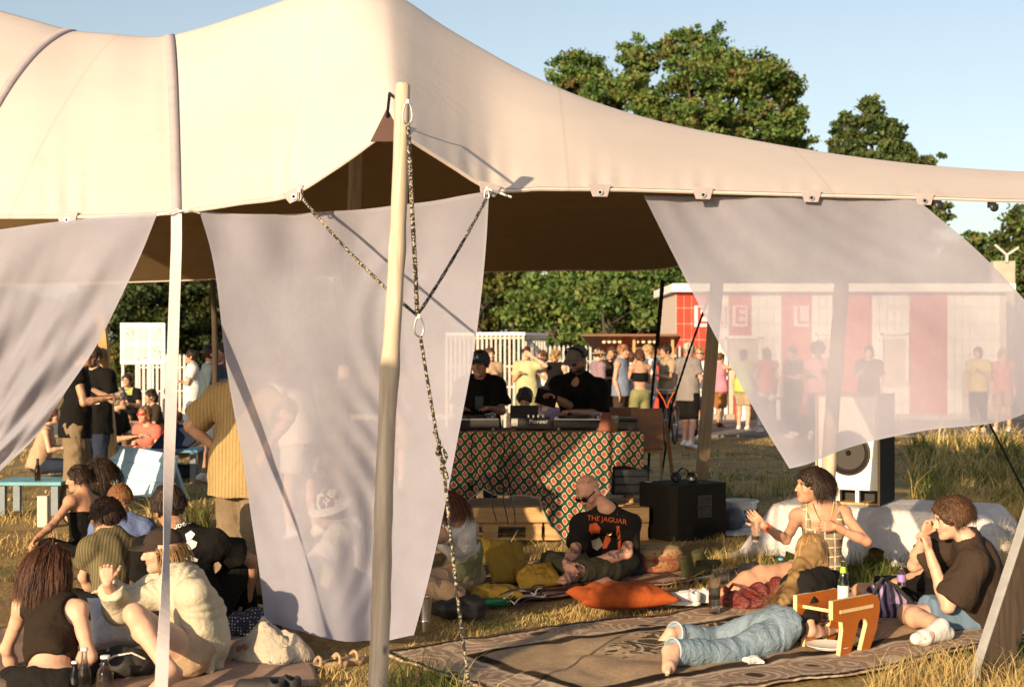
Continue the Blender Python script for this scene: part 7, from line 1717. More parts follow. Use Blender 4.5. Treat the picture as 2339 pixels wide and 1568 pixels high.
# ---- 10/11 two men in black standing at the left
J = stand(172, 1169, -75, 1.74, 'fwd', 'fwd', lean=.03)
dress('man in black top and cargo trousers standing with tattooed arm', J, 'tan', False, True, ('c_black', dict(sleeve=.15, loose=.022, hem=-.12)), ('c_khaki', dict(loose=.03, flare=.03)), hs('hair_dark', n=300, L=.05, part='crown', seed=13, hcap=.009), shoes='c_black', h=.012, bodykw=dict(tattoo=.5))
J = stand(216, 1140, 160, 1.72, 'hold', 'hold')
dress('bearded man in sunglasses and black T-shirt facing us at the left', J, 'fair', False, True, ('c_black', dict(sleeve=.7, loose=.02, hem=-.14)), ('c_navy', dict()), hs('hair_brown', n=160, L=.02, part='crown', seed=14, hcap=.009), shoes='c_black', h=.012, bodykw=dict(stubble=.75),
      extra=lambda J, r: (sunglasses(J, r), proj_blob(r, bpy.data.objects[r['_top']], [(200, 905), (226, 903), (228, 922), (202, 924)], J['neck'][1] - .15, 'print_white')) and None)
# ---- sitters at the blue tables
J = sitb(272, 912, -100, 17.2, 1.74); dress('man with curly grey hair in dark shirt seated at the blue table', J, 'fair', False, False, ('c_offblack', dict(sleeve=.7, loose=.02)), ('c_khaki', dict(length=.55)), hr(((0, -.03, .03), (.12, .13, .12))), 'c_brown', 'hair_grey', h=.014)
J = sitb(330, 946, 150, 19.5, 1.68); dress('woman in coral top and pink sunglasses seated at the table', J, 'red', True, False, ('c_coral', dict(sleeve=.5)), ('c_beige', dict()), BOB, 'c_white', 'hair_ginger', h=.014, extra=lambda J, r: sunglasses(J, r, 'can_red') and None)
J = sitb(402, 958, -60, 18.6, 1.66); dress('woman with long brown hair and red top at the blue table', J, 'tan', True, False, ('c_red', dict(sleeve=.2)), ('c_navy', dict()), LONG, 'c_white', 'hair_brown', h=.014)
J = sitb(290, 868, 175, 27, 1.75); dress('man in black shirt with yellow print sitting below the notice board', J, 'tan', False, False, ('c_black', dict(sleeve=.6)), ('c_offblack', dict(length=.5)), [], 'c_white', 'hair_dark', extra=lambda J, r: proj_blob(r, bpy.data.objects[r['_top']], [(282, 885), (300, 885), (298, 902), (284, 902)], J['neck'][1] - .2, 'c_lime', .02) and None)
J = sitb(343, 905, 120, 23.5, 1.66); dress('dark haired person in brown sitting before the steel fence', J, 'tan', True, False, ('c_brown', dict(sleeve=.8)), ('c_black', dict()), LONG, 'c_white', 'hair_dark')
J = stand(440, 1020, 100, 1.66, 'fold', 'fold'); dress('person in long white clothes standing with folded arms', J, 'tan', True, False, ('c_white', dict(sleeve=.6, hem=-.3, loose=.03)), ('c_white', dict(loose=.04, flare=.05)), BUN, 'c_white', 'hair_dark')
J = stand(478, 1100, -75, 1.74, 'fwd', 'fwd'); dress('man in slate grey T-shirt and shorts behind the thin dark pole', J, 'olive', False, False, ('c_slate', dict(sleeve=.75, loose=.025, hem=-.12)), ('c_white', dict(length=.45, loose=.03)), [], 'c_white', 'hair_dark', h=.014)
J = stand(508, 1085, 150, 1.76, 'fwd', 'down'); dress('man in navy T-shirt facing the man in slate grey', J, 'olive', False, False, ('c_navy', dict(sleeve=.75, loose=.025)), ('c_khaki', dict(length=.5)), [], 'c_black', 'hair_dark', h=.014)
J = sitb(118, 948, -80, 19, 1.65, zs=.12, knee=.5); dress('bare armed person sitting on the grass at the far left', J, 'fair', True, False, ('c_tan', dict(sleeve=0)), ('c_navy', dict(length=.4)), BOB, None, 'hair_brown')
# ---- behind the middle drape
J = stand(690, 1230, 60, 1.72, 'fwd', 'fwd', lean=.12, nod=-30); dress('person in white shorts bending behind the middle drape', J, 'fair', True, False, ('c_white', dict(sleeve=.6, loose=.03)), ('c_white', dict(length=.35, loose=.03)), [], 'c_white', 'hair_brown', h=.014)
J = rig(n='hat', pelvis=(815, 1330, 9.4), neck=(790, 1195, '0'), head=(752, 1160, '-'), shl=(775, 1225, '-'), ell=(730, 1290, '-'), wrl=(700, 1330, '-'), shr=(805, 1205, '+'), knl=(720, 1300, '-'), anl=(790, 1385, '-'), tol=(740, 1392, '-'), knr=(745, 1290, '+'), anr=(800, 1370, '+'), tor=(760, 1372, '+')); J['hf'] = A(-.95, -.1, -.3)
dress('crouching person in cream clothes and white hat behind the middle drape', J, 'fair', True, False, ('c_white', dict(sleeve=1.7, loose=.03, fold=.008)), ('c_cream', dict(loose=.03)), [], 'c_white', 'hair_brown', h=.012, extra=lambda J, r: cap_hat(J, r, 'c_white', False, bucket=True) and None)
J = stand(940, 1110, 190, 1.7, 'hold', 'down'); dress('person in pale clothes dimly seen through the drape by the rope', J, 'fair', True, False, ('c_coral', dict(sleeve=.4)), ('c_tan', dict(length=.5)), LONG, 'c_white', 'hair_blond')
# ---- 23 woman in white top kneeling beside the drape
J = rig(n='white', s=.95, pelvis=(1055, 1318, 9.8), neck=(1042, 1202, '-'), head=(1020, 1165, '0'), shl=(1005, 1222, '-'), ell=(968, 1250, '-'), wrl=(930, 1290, '-'), shr=(1075, 1208, '+'), elr=(1070, 1270, '+'), wrr=(1020, 1300, '-'), hipl=(1035, 1325, '-'), knl=(950, 1330, '-'), anl=(1050, 1362, '-'), tol=(1080, 1365, '+'), knr=(985, 1335, '+'), anr=(1060, 1360, '+'), tor=(1095, 1360, '+'))
J['mid'] = P(1062, 1262, 9.75); J['hf'] = A(-.92, .25, -.25)
dress('woman with auburn hair in white tank top kneeling beside the drape', J, 'tan', True, True, ('c_white', dict(sleeve=0, loose=.011, hem=.2, neck=.09, fold=.0025)), ('c_tan', dict(loose=.012)), hs('hair_auburn', n=520, L=.17, part='crown', seed=15, wave=.02),
      extra=lambda J, r: garment('wrapped_jumper', r, 'c_sage', torso_prims(J, True, .02)[:2] + [cut(J['mid'] + A(0, 0, .1), A(0, 0, 1)), cut(J['pelvis'] + A(0, 0, .0), A(0, 0, -1))], .0095, .005, 30) and None)
# ---- DJs
J = stand(1097, 1193, 172, 1.66, 'fwd', 'fwd', look=-8, nod=-8); J['hs'] = 1.1
dress('DJ in blue cap and black T-shirt, left of the bearded one', J, 'red', False, True, ('c_black', dict(sleeve=.75, loose=.025, hem=-.12, flare=.03)), ('c_navy', dict()), hs('hair_brown', n=140, L=.03, part='crown', seed=16, hcap=.009), shoes='c_black', h=.0125, bodykw=dict(bulk=1.15),
      extra=lambda J, r: (cap_hat(J, r, 'c_slate', h=.008), proj_blob(r, bpy.data.objects[r['_top']], [(1085, 905), (1104, 905), (1104, 935), (1085, 935)], J['neck'][1] - .2, 'c_slate', .008), proj_text(r, bpy.data.objects[r['_top']], 'IN THE RECORDS', .02, 1094, 944, J['neck'][1] - .2, 0, 'print_white', lift=.009) if False else None) and None)
def cap_logo(root_, J, txt, mat='print_white', size=.05):
    R = head_frame(J); s = J['s'] * J.get('hs', 1); c = J['head'] + (R[1] * .102 + R[2] * .075) * s
    m_ = Matrix((R[0], R[2] * .9 - R[1] * .45, R[1])).transposed().to_4x4(); m_.translation = V(c)
    # letters face outwards along the brow
    fwd = R[1]; right = -R[0]; up = nrm(R[2] - .4 * R[1]); m_ = Matrix((tuple(right * -1), tuple(up), tuple(np.cross(right * -1, up)))).transposed().to_4x4()
    n_ = np.cross(R[0] * -1, up); m_ = Matrix((tuple(-R[0]), tuple(up), tuple(n_))).transposed().to_4x4(); m_.translation = V(c + fwd * .012)
    flat_text(txt, size, mat, m_, root_, 'cap_letters', .004)
cap_logo([o for o in bpy.data.objects if o.get('label', '').startswith('DJ in blue cap')][0], J, 'LA')
J = stand(1322, 1193, 150, 1.70, 'fwd', 'phone', look=-12, nod=-25); J['hs'] = 1.12
J['elr'] = P(1300, 925, 13.75); J['wrr'] = P(1262, 905, 13.5); J['ell'] = P(1372, 945, 13.7); J['wrl'] = P(1305, 940, 13.35); J['shr'] = P(1275, 880, 13.95); J['shl'] = P(1368, 882, 13.75)
def dj_ex(J, root):
    cap_hat(J, root, 'c_grey', h=.008); sunglasses(J, root)
    R = head_frame(J); s = J['s'] * J['hs']; W = lambda x, y, z: J['head'] + (R[0] * x + R[1] * y + R[2] * z) * s
    mb = MB(); mb.tube([W(-.1, 0, .03), W(-.1, .02, .08), W(-.07, .03, .115), W(0, .03, .13), W(.07, .03, .115), W(.1, .02, .08), W(.1, 0, .03)], .01)
    for sg in (-1, 1): mb.lathe([(.03, -.014), (.036, 0), (.03, .014), (0, .016)], W(sg * .098, .0, .055), 14, (R[1], R[2], R[0] * sg))
    mb.build('headphones', 'black_plastic', root, smooth=True)
    strands(J, R, s, 'hair_dark', root, n=0, cap=True, hcap=.009) if False else None
    me = sdf_mesh([ell(W(0, .035, -.075), A(.064, .066, .05) * s, .02, R), sub(W(0, .09, -.055), A(.03, .03, .012) * s, .01, R)], .009); bd = npmesh('beard', me[0] + vnormals(*me) * wob(me[0], .004, 90, 2)[:, None], me[1]); setcol(bd, np.ones((len(me[0]), 3))); link('beard', bd, 'hair_dark', root)
dress('bearded DJ in grey cap with headphones and open black shirt', J, 'tan', False, True, ('c_black', dict(sleeve=.95, loose=.022, hem=-.12, openv=.06, flare=.03)), ('c_navy', dict()), None, shoes='c_black', h=.0115, bodykw=dict(bulk=1.1, stubble=.6), extra=dj_ex)
mb = MB(); mb.box(P(1248, 908, 13.4), (.2, .012, .22), axes(20, -50, 25)); tag(mb.build('record_sleeve', 'black_plastic', None), 'dark record sleeve in the hands of the bearded DJ', 'record sleeve')
# ---- sitters right behind the table
J = sitb(1199, 912, 175, 16.8, 1.66, zs=.3, nod=-35); dress('dark haired woman with bare shoulders looking down behind the mixer', J, 'fair', True, False, ('c_black', dict(sleeve=-1, neck=.17, loose=.008)), ('c_navy', dict()), hr(((0, -.03, .05), (.1, .11, .1))), 'c_white', 'hair_dark', bodykw=dict(cover=()), h=.013)
J = sitb(1243, 905, 130, 17.4, 1.68, zs=.3); dress('brown haired woman seated half hidden behind the bearded DJ', J, 'fair', True, False, ('c_mauve', dict(sleeve=.4)), ('c_navy', dict()), LONG, 'c_white', 'hair_brown', h=.014)
# ---- crowd before the fence and kiosk
CROWD = 'people standing in the crowd behind'
def cr(label, px, pyf, yaw, hgt, L_, R_, sk, fem, top, bot, hairx, hm, shoes='c_white', ex=None, h=.017, **kw):
    J = stand(px, pyf, yaw, hgt, L_, R_, **kw)
    return dress(label, J, sk, fem, False, top, bot, hairx, shoes, hm, extra=ex, grp=CROWD, h=h, bodykw=dict(cover=['legs']) if (top and top[1].get('sleeve', 1) <= 0) else None)
T = lambda m, sl=.6, **k: (m, dict(sleeve=sl, loose=.02, **k)); SH = lambda m, ln=.45, **k: (m, dict(length=ln, loose=.02, **k))
hat = lambda mt, bucket=False: (lambda J, r: cap_hat(J, r, mt, not bucket, bucket=bucket, h=.014) and None)
cr('man shading his eyes with his hand in pale green shirt', 1204, 1010, 170, 1.72, 'shade', 'hold', 'fair', False, T('c_palegreen', .7), SH('c_sage'), [], 'hair_brown')
cr('person in tan top with bag strap behind the capped DJ', 1118, 1012, 200, 1.7, 'down', 'hold', 'fair', True, T('c_tan', .4), SH('c_beige', .9), BOB, 'hair_brown')
cr('woman in white T-shirt left of the blond one', 1240, 1008, 140, 1.66, 'hold', 'hold', 'fair', True, T('c_white'), SH('c_rust'), LONG, 'hair_brown')
cr('blond woman in black top with her back turned', 1268, 1010, -20, 1.68, 'fwd', 'fwd', 'fair', True, T('c_black', 0), SH('c_beige', .9), LONG, 'hair_blond')
cr('person in tan cap and mauve shirt beside the DJ', 1366, 1010, -70, 1.7, 'fwd', 'down', 'fair', False, T('c_mauve', .8), SH('c_sage', .9), [], 'hair_dark', ex=hat('c_tan', True))
cr('woman with long brown hair behind the man in blue tank top', 1398, 1004, 160, 1.72, 'down', 'down', 'tan', True, T('c_darkbrown', .2), SH('c_brown', .4), LONG, 'hair_brown')
cr('bearded man in blue tank top and brown shorts with a drink', 1420, 1012, -120, 1.76, 'hold', 'down', 'red', False, T('c_bluegrey', 0), SH('c_brown', .42), [], 'hair_ginger')
cr('woman in backless black top and olive trousers seen from behind', 1462, 1012, 25, 1.68, 'fwd', 'fwd', 'tan', True, T('c_black', -1, hem=.25, neck=.1), SH('c_sage', .95), LONG, 'hair_auburn')
cr('person in tan cap and white shirt behind the backless woman', 1482, 1004, 100, 1.76, 'down', 'down', 'fair', False, T('c_white', .8), SH('c_lightdenim', .95), [], 'hair_blond', ex=hat('c_tan'))
cr('person in light blue jeans between the tank top and backless woman', 1440, 1000, 10, 1.64, 'fwd', 'fwd', 'fair', True, T('c_white', .3), SH('c_lightdenim', .95), BOB, 'hair_brown')
cr('man in beige T-shirt under the food truck flap', 1524, 1002, 110, 1.76, 'fwd', 'down', 'tan', False, T('c_beige', .7), SH('c_navy', .5), [], 'hair_dark')
cr('man in cream cap, brown T-shirt and black shorts by the bicycle', 1572, 1022, -50, 1.8, 'fwd', 'fwd', 'red', False, T('c_grey', .7, hem=-.12), SH('c_black', .5), [], 'hair_grey', 'c_white', hat('c_cream'), h=.014)
cr('woman in sunglasses and white T-shirt beside the man in cream cap', 1598, 1010, 172, 1.72, 'down', 'hold', 'fair', True, T('c_white', .6), SH('c_offblack', .95), BUN, 'hair_blond', 'c_white', lambda J, r: sunglasses(J, r) and None, h=.014)
cr('person in pink top and brown shorts leaning on the kiosk wall', 1644, 978, -60, 1.6, 'down', 'wall', 'tan', True, T('c_pink', 0), SH('c_rust', .5), BUN, 'hair_brown', 'c_brown')
cr('woman in pale green top and brown shorts by the bollards', 1698, 984, -30, 1.66, 'down', 'fwd', 'fair', True, T('c_lime', .3), SH('c_beige', .4), BOB, 'hair_brown')
cr('person in white trousers seen through the right drape', 1752, 990, 20, 1.7, 'fwd', 'down', 'fair', True, T('c_coral', .2), SH('c_white', .9), LONG, 'hair_brown')
cr('person with big dark curly hair behind the right drape', 1868, 1000, 170, 1.76, 'hold', 'fwd', 'brown', True, T('c_pink', .5), SH('c_navy', .9), AFRO, 'hair_dark')
cr('person in dark shirt left of the curly haired one behind the drape', 1812, 998, 120, 1.72, 'fwd', 'down', 'tan', False, T('c_black', .7), SH('c_offblack', .95), [], 'hair_dark')
cr('person in black with long hair behind the right drape and pole', 1985, 1000, 160, 1.74, 'down', 'hold', 'fair', True, T('c_black', .8), SH('c_black', .95), LONG, 'hair_dark')
cr('person in yellow top at the right behind the drape', 2235, 988, 140, 1.72, 'hold', 'down', 'fair', True, T('c_yellow', .6), SH('c_black', .95), BOB, 'hair_brown')
cr('person in coral top at the far right behind the drape', 2290, 988, 190, 1.68, 'down', 'down', 'fair', True, T('c_coral', .4), SH('c_tan', .4), LONG, 'hair_blond')
# ---- bald man with sunglasses
J = rig(n='bald', s=1.03, pelvis=(1402, 1288, 10.75), neck=(1388, 1166, '-'), head=(1344, 1122, '-'), shr=(1330, 1196, '-'), shl=(1440, 1194, '+'), elr=(1312, 1262, '-'), wrr=(1292, 1284, '-'), ell=(1432, 1262, '-'), wrl=(1338, 1288, '-'), hipr=(1370, 1300, '-'), knr=(1262, 1288, '-'), anr=(1350, 1312, '-'), tor=(1390, 1316, '0'), knl=(1398, 1298, '-'), anl=(1310, 1304, '-'), tol=(1280, 1310, '-'))
J['mid'] = P(1402, 1232, 10.8); J['hf'] = A(-.55, -.62, -.58); J['hu'] = A(-.35, -.2, .75); J['hdr'] = A(.3, -.3, -.4); J['hdl'] = A(-.8, -.1, -.15); J['pnl'] = A(0, .3, -1); J['pnr'] = A(.6, .5, -.6)
M('print_orange', (.6, .1, .02), .8, .2, 40); M('print_pale', (.62, .45, .3), .8, .2, 40)
def bald_ex(J, root):
    sunglasses(J, root); tp = bpy.data.objects[root['_top']]; d_ = 10.4
    proj_text(root, tp, 'THE JAGUAR', .05, 1386, 1186, d_, -.1, 'print_orange')
    proj_blob(root, tp, [(1346, 1196), (1362, 1192), (1372, 1206), (1368, 1224), (1352, 1222), (1345, 1210)], d_, 'print_orange'); proj_blob(root, tp, [(1354, 1242), (1372, 1232), (1380, 1250), (1366, 1262), (1356, 1256)], d_, 'print_pale')
    proj_blob(root, tp, [(1386, 1228), (1394, 1222), (1398, 1238), (1388, 1256), (1378, 1258)], d_, 'print_orange'); proj_blob(root, tp, [(1408, 1200), (1414, 1199), (1416, 1250), (1409, 1251)], d_, 'print_orange')
    mb = MB(); R = frame_of(J['shr'] - J['shl'], J['neck'] - J['pelvis']); n0 = J['neck']; pts = []
    for t in np.linspace(-1, 1, 15): pts.append(n0 + R[0] * t * .075 + R[1] * (.12 - .05 * t * t) + R[2] * (-.13 + .17 * t * t))
    mb.tube(pts, .004, 6); mb.build('necklace', M('gold', (.7, .5, .18), .3, .1, metal=1.0), root, smooth=True)
dress('bald tattooed man in black band T-shirt sitting on the faded rug', J, 'red', False, True, ('c_offblack', dict(sleeve=.75, loose=.011, hem=-.04, flare=.026, fold=.005)), (cloth('c_camo', (.075, .07, .04), .35), dict(length=.92, loose=.022, flare=.012)), None, bodykw=dict(tattoo=.75, stubble=.25, curl=(.7, .75), cover=('torso',)), extra=bald_ex)
# ---- woman in crochet dress
def crochet():
    m, t, b = newmat('crochet'); v = coord(t, 'Object', (15.5, 15.5, 15.5), (0, 0, .3)); sx = t.nodes.new('ShaderNodeSeparateXYZ'); t.links.new(v, sx.inputs[0])
    fx = math_(t, 'SUBTRACT', math_(t, 'FRACT', math_(t, 'ADD', sx.outputs[0], 50)), .5); fz = math_(t, 'SUBTRACT', math_(t, 'FRACT', math_(t, 'ADD', sx.outputs[2], 50)), .5)
    r_ = math_(t, 'SQRT', math_(t, 'ADD', math_(t, 'MULTIPLY', fx, fx), math_(t, 'MULTIPLY', fz, fz))); an = math_(t, 'ARCTAN2', fz, fx)
    ring = math_(t, 'SINE', math_(t, 'MULTIPLY', r_, 40)); pet = math_(t, 'SINE', math_(t, 'MULTIPLY', an, 8)); q = math_(t, 'MULTIPLY', ring, pet)
    brd = math_(t, 'MAXIMUM', math_(t, 'ABSOLUTE', fx), math_(t, 'ABSOLUTE', fz))
    c = mixc(t, ramp(t, q, [(.12, 0), (.3, 1)]), (.035, .018, .01), (.62, .5, .34)); c = mixc(t, ramp(t, brd, [(.42, 0), (.45, 1)]), c, (.66, .54, .38))
    t.links.new(c, b.inputs['Base Color']); b.inputs['Roughness'].default_value = .95; bumpn(t, b, q, .4, .006)
crochet()
J = rig(n='crochet', s=1.0, pelvis=(1885, 1305, 9.95), neck=(1876, 1160, '0'), head=(1852, 1108, '-'), shr=(1822, 1180, '0'), shl=(1926, 1172, '0'), elr=(1795, 1232, '-'), wrr=(1745, 1200, '-'), ell=(1980, 1236, '-'), wrl=(1908, 1202, '-'), hipr=(1858, 1312, '-'), knr=(1738, 1308, '-'), anr=(1632, 1370, '-'), tor=(1592, 1330, '+'), hipl=(1900, 1318, '+'), knl=(1790, 1310, '-'), anl=(1690, 1352, '-'), tol=(1668, 1330, '+'))
J['hf'] = A(-.96, -.24, .02); J['hdr'] = A(-.75, -.1, .65); J['pnr'] = A(.2, 1, .2); J['hdl'] = A(-.9, -.25, .1); J['pnl'] = A(.1, .8, -.3)
def cro_ex(J, root):
    s = J['s']; up = nrm(J['neck'] - J['pelvis']); R = frame_of(J['shr'] - J['shl'], up); pr = torso_prims(J, True, .009)[:3]
    fw = R[1]; mid = J.get('mid', J['pelvis'] + (J['neck'] - J['pelvis']) * .42)
    for sg in (-1, 1): pr.append(ell(mid + (J['neck'] - mid) * .42 + fw * .085 + R[0] * sg * .068, (.069, .064, .071), .03, R))
    pr += [cut(J['neck'] - up * .125, up)]
    for sd, sg in (('r', 1), ('l', -1)):
        a = J['neck'] + (J['sh' + sd] - J['neck']) * .72 + up * .062; pr += [cone(J['neck'] - up * .17 + R[1] * .115 + R[0] * sg * .1, a + R[1] * .02, .024, .02, .012), cone(a + R[1] * .02, J['neck'] - up * .16 - R[1] * .1 + R[0] * sg * .09, .02, .024, .012)]
        pr.append(cone(J['hip' + sd], J['hip' + sd] + (J['kn' + sd] - J['hip' + sd]) * .42, .108, .1, .04, 1))
    garment('crochet_dress', root, 'crochet', pr, .0085, .003, 20)
    n0 = J['neck']; mb = MB(); pts = [n0 + R[0] * t * .075 + R[1] * (.115 - .045 * t * t) + R[2] * (-.1 + .15 * t * t) for t in np.linspace(-1, 1, 15)]; mb.tube(pts, .0022, 5); mb.build('necklace', 'gold', root, smooth=True)
    mb = MB(); Rh = head_frame(J); c = J['head'] + Rh[0] * -.084 + Rh[2] * -.055; mb.lathe([(0, -.01), (.009, 0), (0, .01)], c, 8); mb.build('earring', 'gold', root)
    w_ = J['wrr']; d_ = nrm(J['wrr'] - J['elr']); mb = MB(); Q = frame_of(A(0, 0, 1), d_); mb.lathe([(.027, -.008), (.031, 0), (.027, .008)], w_ - d_ * .02, 14, (Q[0], Q[1], Q[2])); mb.build('bracelet', 'red_paint', root, smooth=True)
dress('woman in brown and cream crochet dress talking with a glass in hand', J, 'tan', True, True, None, None, hs('hair_dark', n=950, L=.15, part='front', seed=21, wave=.05, spread=.5, width=.0024, curl=.35), bodykw=dict(curl=(.9, .35), brow=(.05, .03, .02)), extra=cro_ex)
tumbler('glass with lime slice held by the woman in crochet dress', P(1726, 1236, 9.3), .13, .034, .3, 'juice', name='held_glass')
# ---- reclining girl with long fair hair and jeans
J = rig(n='girl', s=.97, pelvis=(1768, 1436, 8.0), neck=(1872, 1322, '+'), head=(1857, 1262, '+'), shl=(1838, 1340, '-'), shr=(1905, 1330, '+'), ell=(1850, 1440, '-'), wrl=(1900, 1440, '+'), elr=(1925, 1420, '+'), wrr=(1880, 1430, '+'), hipl=(1765, 1420, '+'), hipr=(1772, 1452, '-'), knl=(1640, 1462, '+'), anl=(1532, 1446, '-'), tol=(1474, 1492, '-'), knr=(1652, 1492, '-'), anr=(1526, 1486, '-'), tor=(1500, 1536, '-'))
J['hf'] = A(.35, .92, .1); J['mid'] = P(1822, 1392, 8.15)
def girl_hair(J, root):
    R = head_frame(J); s = J['s']; r = np.random.RandomState(4); c = J['head']; ce = c + (R[1] * -.014 + R[2] * .03) * s; rad = A(.088, .108, .097) * s
    vs, fs, cs = [], [], []; off = 0
    v, f = sdf_mesh([ell(ce, rad, .01, R), cone(ce + A(0, -.03, -.04), P(1825, 1330, 8.2), .085, .075, .05), cone(P(1825, 1330, 8.2), P(1790, 1375, 8.0), .07, .03, .04), sub(c + R[1] * .13 * s - R[2] * .04, A(.08, .07, .1), .01, R)], .0075)
    nn = vnormals(v, f); v = v + nn * (wob(v, .004, 50, 3, 2))[:, None]; vs.append(v); fs.append(f); off = len(v); cs.append(np.full((len(v), 3), .6))
    ends = [P(1752, 1392, 7.95), P(1775, 1398, 7.98), P(1800, 1385, 8.05), P(1830, 1378, 8.1), P(1850, 1368, 8.15), P(1762, 1380, 8.0)]
    for k in range(1150):
        d = nrm(r.randn(3)); q = R.T @ d
        if q[1] > .35 and d[2] < .75: continue
        if d[1] > .5: continue
        p0 = ce + R.T @ (d * rad); e = ends[r.randint(len(ends))] + r.randn(3) * .03; lat = (p0 - ce) @ A(1, 0, 0)
        e = e + A(lat * .9, 0, 0); p1 = ce + R.T @ (d * rad * 1.12) + A(lat * .25, -.05, -.1); p2 = ce + A(-.06 + lat * .8, -.13 - .03 * r.rand(), -.2) + r.randn(3) * .012
        tt = np.linspace(0, r.uniform(.8, 1), 11)[:, None]; pts = (1 - tt) ** 3 * p0 + 3 * tt * (1 - tt) ** 2 * p1 + 3 * tt ** 2 * (1 - tt) * p2 + tt ** 3 * e
        pts[:, 0] += .008 * np.sin(tt[:, 0] * 9 + r.rand() * 6) * tt[:, 0]
        for j in range(len(pts)):
            u = R @ (pts[j] - ce); kk = np.linalg.norm(u / rad)
            if kk < 1.03: pts[j] = ce + R.T @ (u / kk * 1.03)
        wd = (.0024 * np.clip(1.2 - tt ** 2, .15, 1)) * A(1, 0, .3); a = np.concatenate([pts - wd, pts + A(0, -.002, 0), pts + wd]); n = len(pts); i = np.arange(n - 1)
        fs.append(np.concatenate([np.stack([i, i + 1, i + 1 + n, i + n], 1), np.stack([i + n, i + 1 + n, i + 1 + 2 * n, i + 2 * n], 1)]) + off); vs.append(a); off += len(a); cs.append(np.full((len(a), 3), .45 + .85 * r.rand()))
    me = npmesh('hair', np.concatenate(vs), np.concatenate(fs)); setcol(me, np.concatenate(cs)); link('hair', me, 'hair_blond', root)
cloth('jeans_blue', (.2, .27, .33), .18, .45)
def jean_ex(J, root):
    for sd in 'lr':
        k, an = J['kn' + sd], J['an' + sd]; d = nrm(an - k); e = k + (an - k) * .9; Q = frame_of(A(0, 0, 1), d); mb = MB(); mb.lathe([(.068, -.012), (.071, .0), (.073, .012), (.066, .014), (.062, -.01)], e, 22, (Q[0], Q[1], Q[2])); mb.build('turn_up', cloth('jeans_hem', (.33, .4, .45), .2, .3), root, smooth=True)
dress('girl with long fair hair in blue jeans lying on the rug', J, 'fair', True, True, ('c_offblack', dict(sleeve=.8, loose=.008, hem=.05)), ('jeans_blue', dict(length=.95, loose=.006, flare=.017, waist=.13, fold=.004)), girl_hair, bodykw=dict(footup=dict(l=A(.3, -.4, .8), r=A(-.8, -.5, -.2))), extra=jean_ex)
# ---- young man in brown shirt
J = rig(n='young', s=1.02, pelvis=(2232, 1400, 8.75), neck=(2212, 1240, '-'), head=(2172, 1182, '0'), shl=(2228, 1288, '-'), ell=(2165, 1384, '-'), wrl=(2122, 1258, '-'), shr=(2200, 1240, '+'), elr=(2088, 1290, '+'), wrr=(2112, 1222, '-'), hipl=(2222, 1412, '-'), knl=(2072, 1402, '-'), anl=(2150, 1428, '-'), tol=(2100, 1432, '-'), hipr=(2236, 1405, '+'), knr=(2120, 1400, '+'), anr=(2180, 1430, '0'), tor=(2130, 1432, '0'))
J['hf'] = A(-.96, -.06, -.22); J['hdl'] = A(-.15, .15, .9); J['pnl'] = A(-.6, .6, 0); J['hdr'] = A(.25, -.2, .9); J['pnr'] = A(.4, -.9, 0); J['mid'] = P(2250, 1340, 8.8)
dress('young man with tousled brown hair in dark brown shirt and denim shorts', J, 'fair', False, True, ('c_brown', dict(sleeve=.85, loose=.028, hem=-.03, flare=.04, fold=.007)), ('c_denim', dict(length=.36, loose=.03, flare=.02)), hs('hair_brown', n=900, L=.1, part='crown', seed=23, spread=.6, capgrow=.012, wave=.04), bodykw=dict(curl=(.9, .8)),
      extra=lambda J, r: garment('sock', r, 'c_white', foot_prims(J['anl'], J['tol'], 1.25, False), .009, .001) and None)
# ---- second sitter mostly hidden behind him
J = rig(n='hidden', s=.95, pelvis=(2150, 1345, 9.5), neck=(2182, 1215, '+'), head=(2186, 1172, '0'), shr=(2150, 1235, '-'), elr=(2140, 1300, '-'), wrr=(2068, 1320, '-'), shl=(2215, 1240, '+'), hipr=(2130, 1350, '-'), knr=(1965, 1350, '-'), anr=(2085, 1382, '-'), knl=(2030, 1330, '0'), anl=(2000, 1405, '-'), tol=(1960, 1410, '-'))
J['hf'] = A(-.9, -.3, -.1)
dress('sitter in black shorts mostly hidden behind the young man in brown', J, 'tan', False, True, ('c_offblack', dict(sleeve=.8, loose=.02)), ('c_black', dict(length=.4, loose=.03)), hs('hair_dark', n=250, L=.06, part='crown', seed=24), h=.0105)
# ------------------------------------------------------------------ grass
def grass_mat():
    m, t, b = newmat('grass_blades'); a = t.nodes.new('ShaderNodeAttribute'); a.attribute_name = 'Col'
    b.inputs['Roughness'].default_value = .7; b.inputs['Specular IOR Level'].default_value = .2; t.links.new(a.outputs[0], b.inputs['Base Color'])
    tr = t.nodes.new('ShaderNodeBsdfTranslucent'); t.links.new(a.outputs[0], tr.inputs[0]); mx = t.nodes.new('ShaderNodeMixShader'); mx.inputs[0].default_value = .3
    t.links.new(b.outputs[0], mx.inputs[1]); t.links.new(tr.outputs[0], mx.inputs[2]); t.links.new(mx.outputs[0], t.nodes['Material Output'].inputs[0])
grass_mat()
STRAW = np.array([(.56, .41, .15), (.6, .45, .18), (.42, .29, .1), (.55, .43, .2)]); GREEN = np.array([(.08, .12, .025), (.12, .16, .035), (.17, .19, .05), (.06, .085, .02)])
def inside(x, y, poly):
    r = np.zeros(len(x), bool); n = len(poly)
    for i in range(n):
        (x0, y0), (x1, y1) = poly[i], poly[(i + 1) % n]
        c = ((y0 > y) != (y1 > y)) & (x < (x1 - x0) * (y - y0) / (y1 - y0 + 1e-12) + x0); r ^= c
    return r
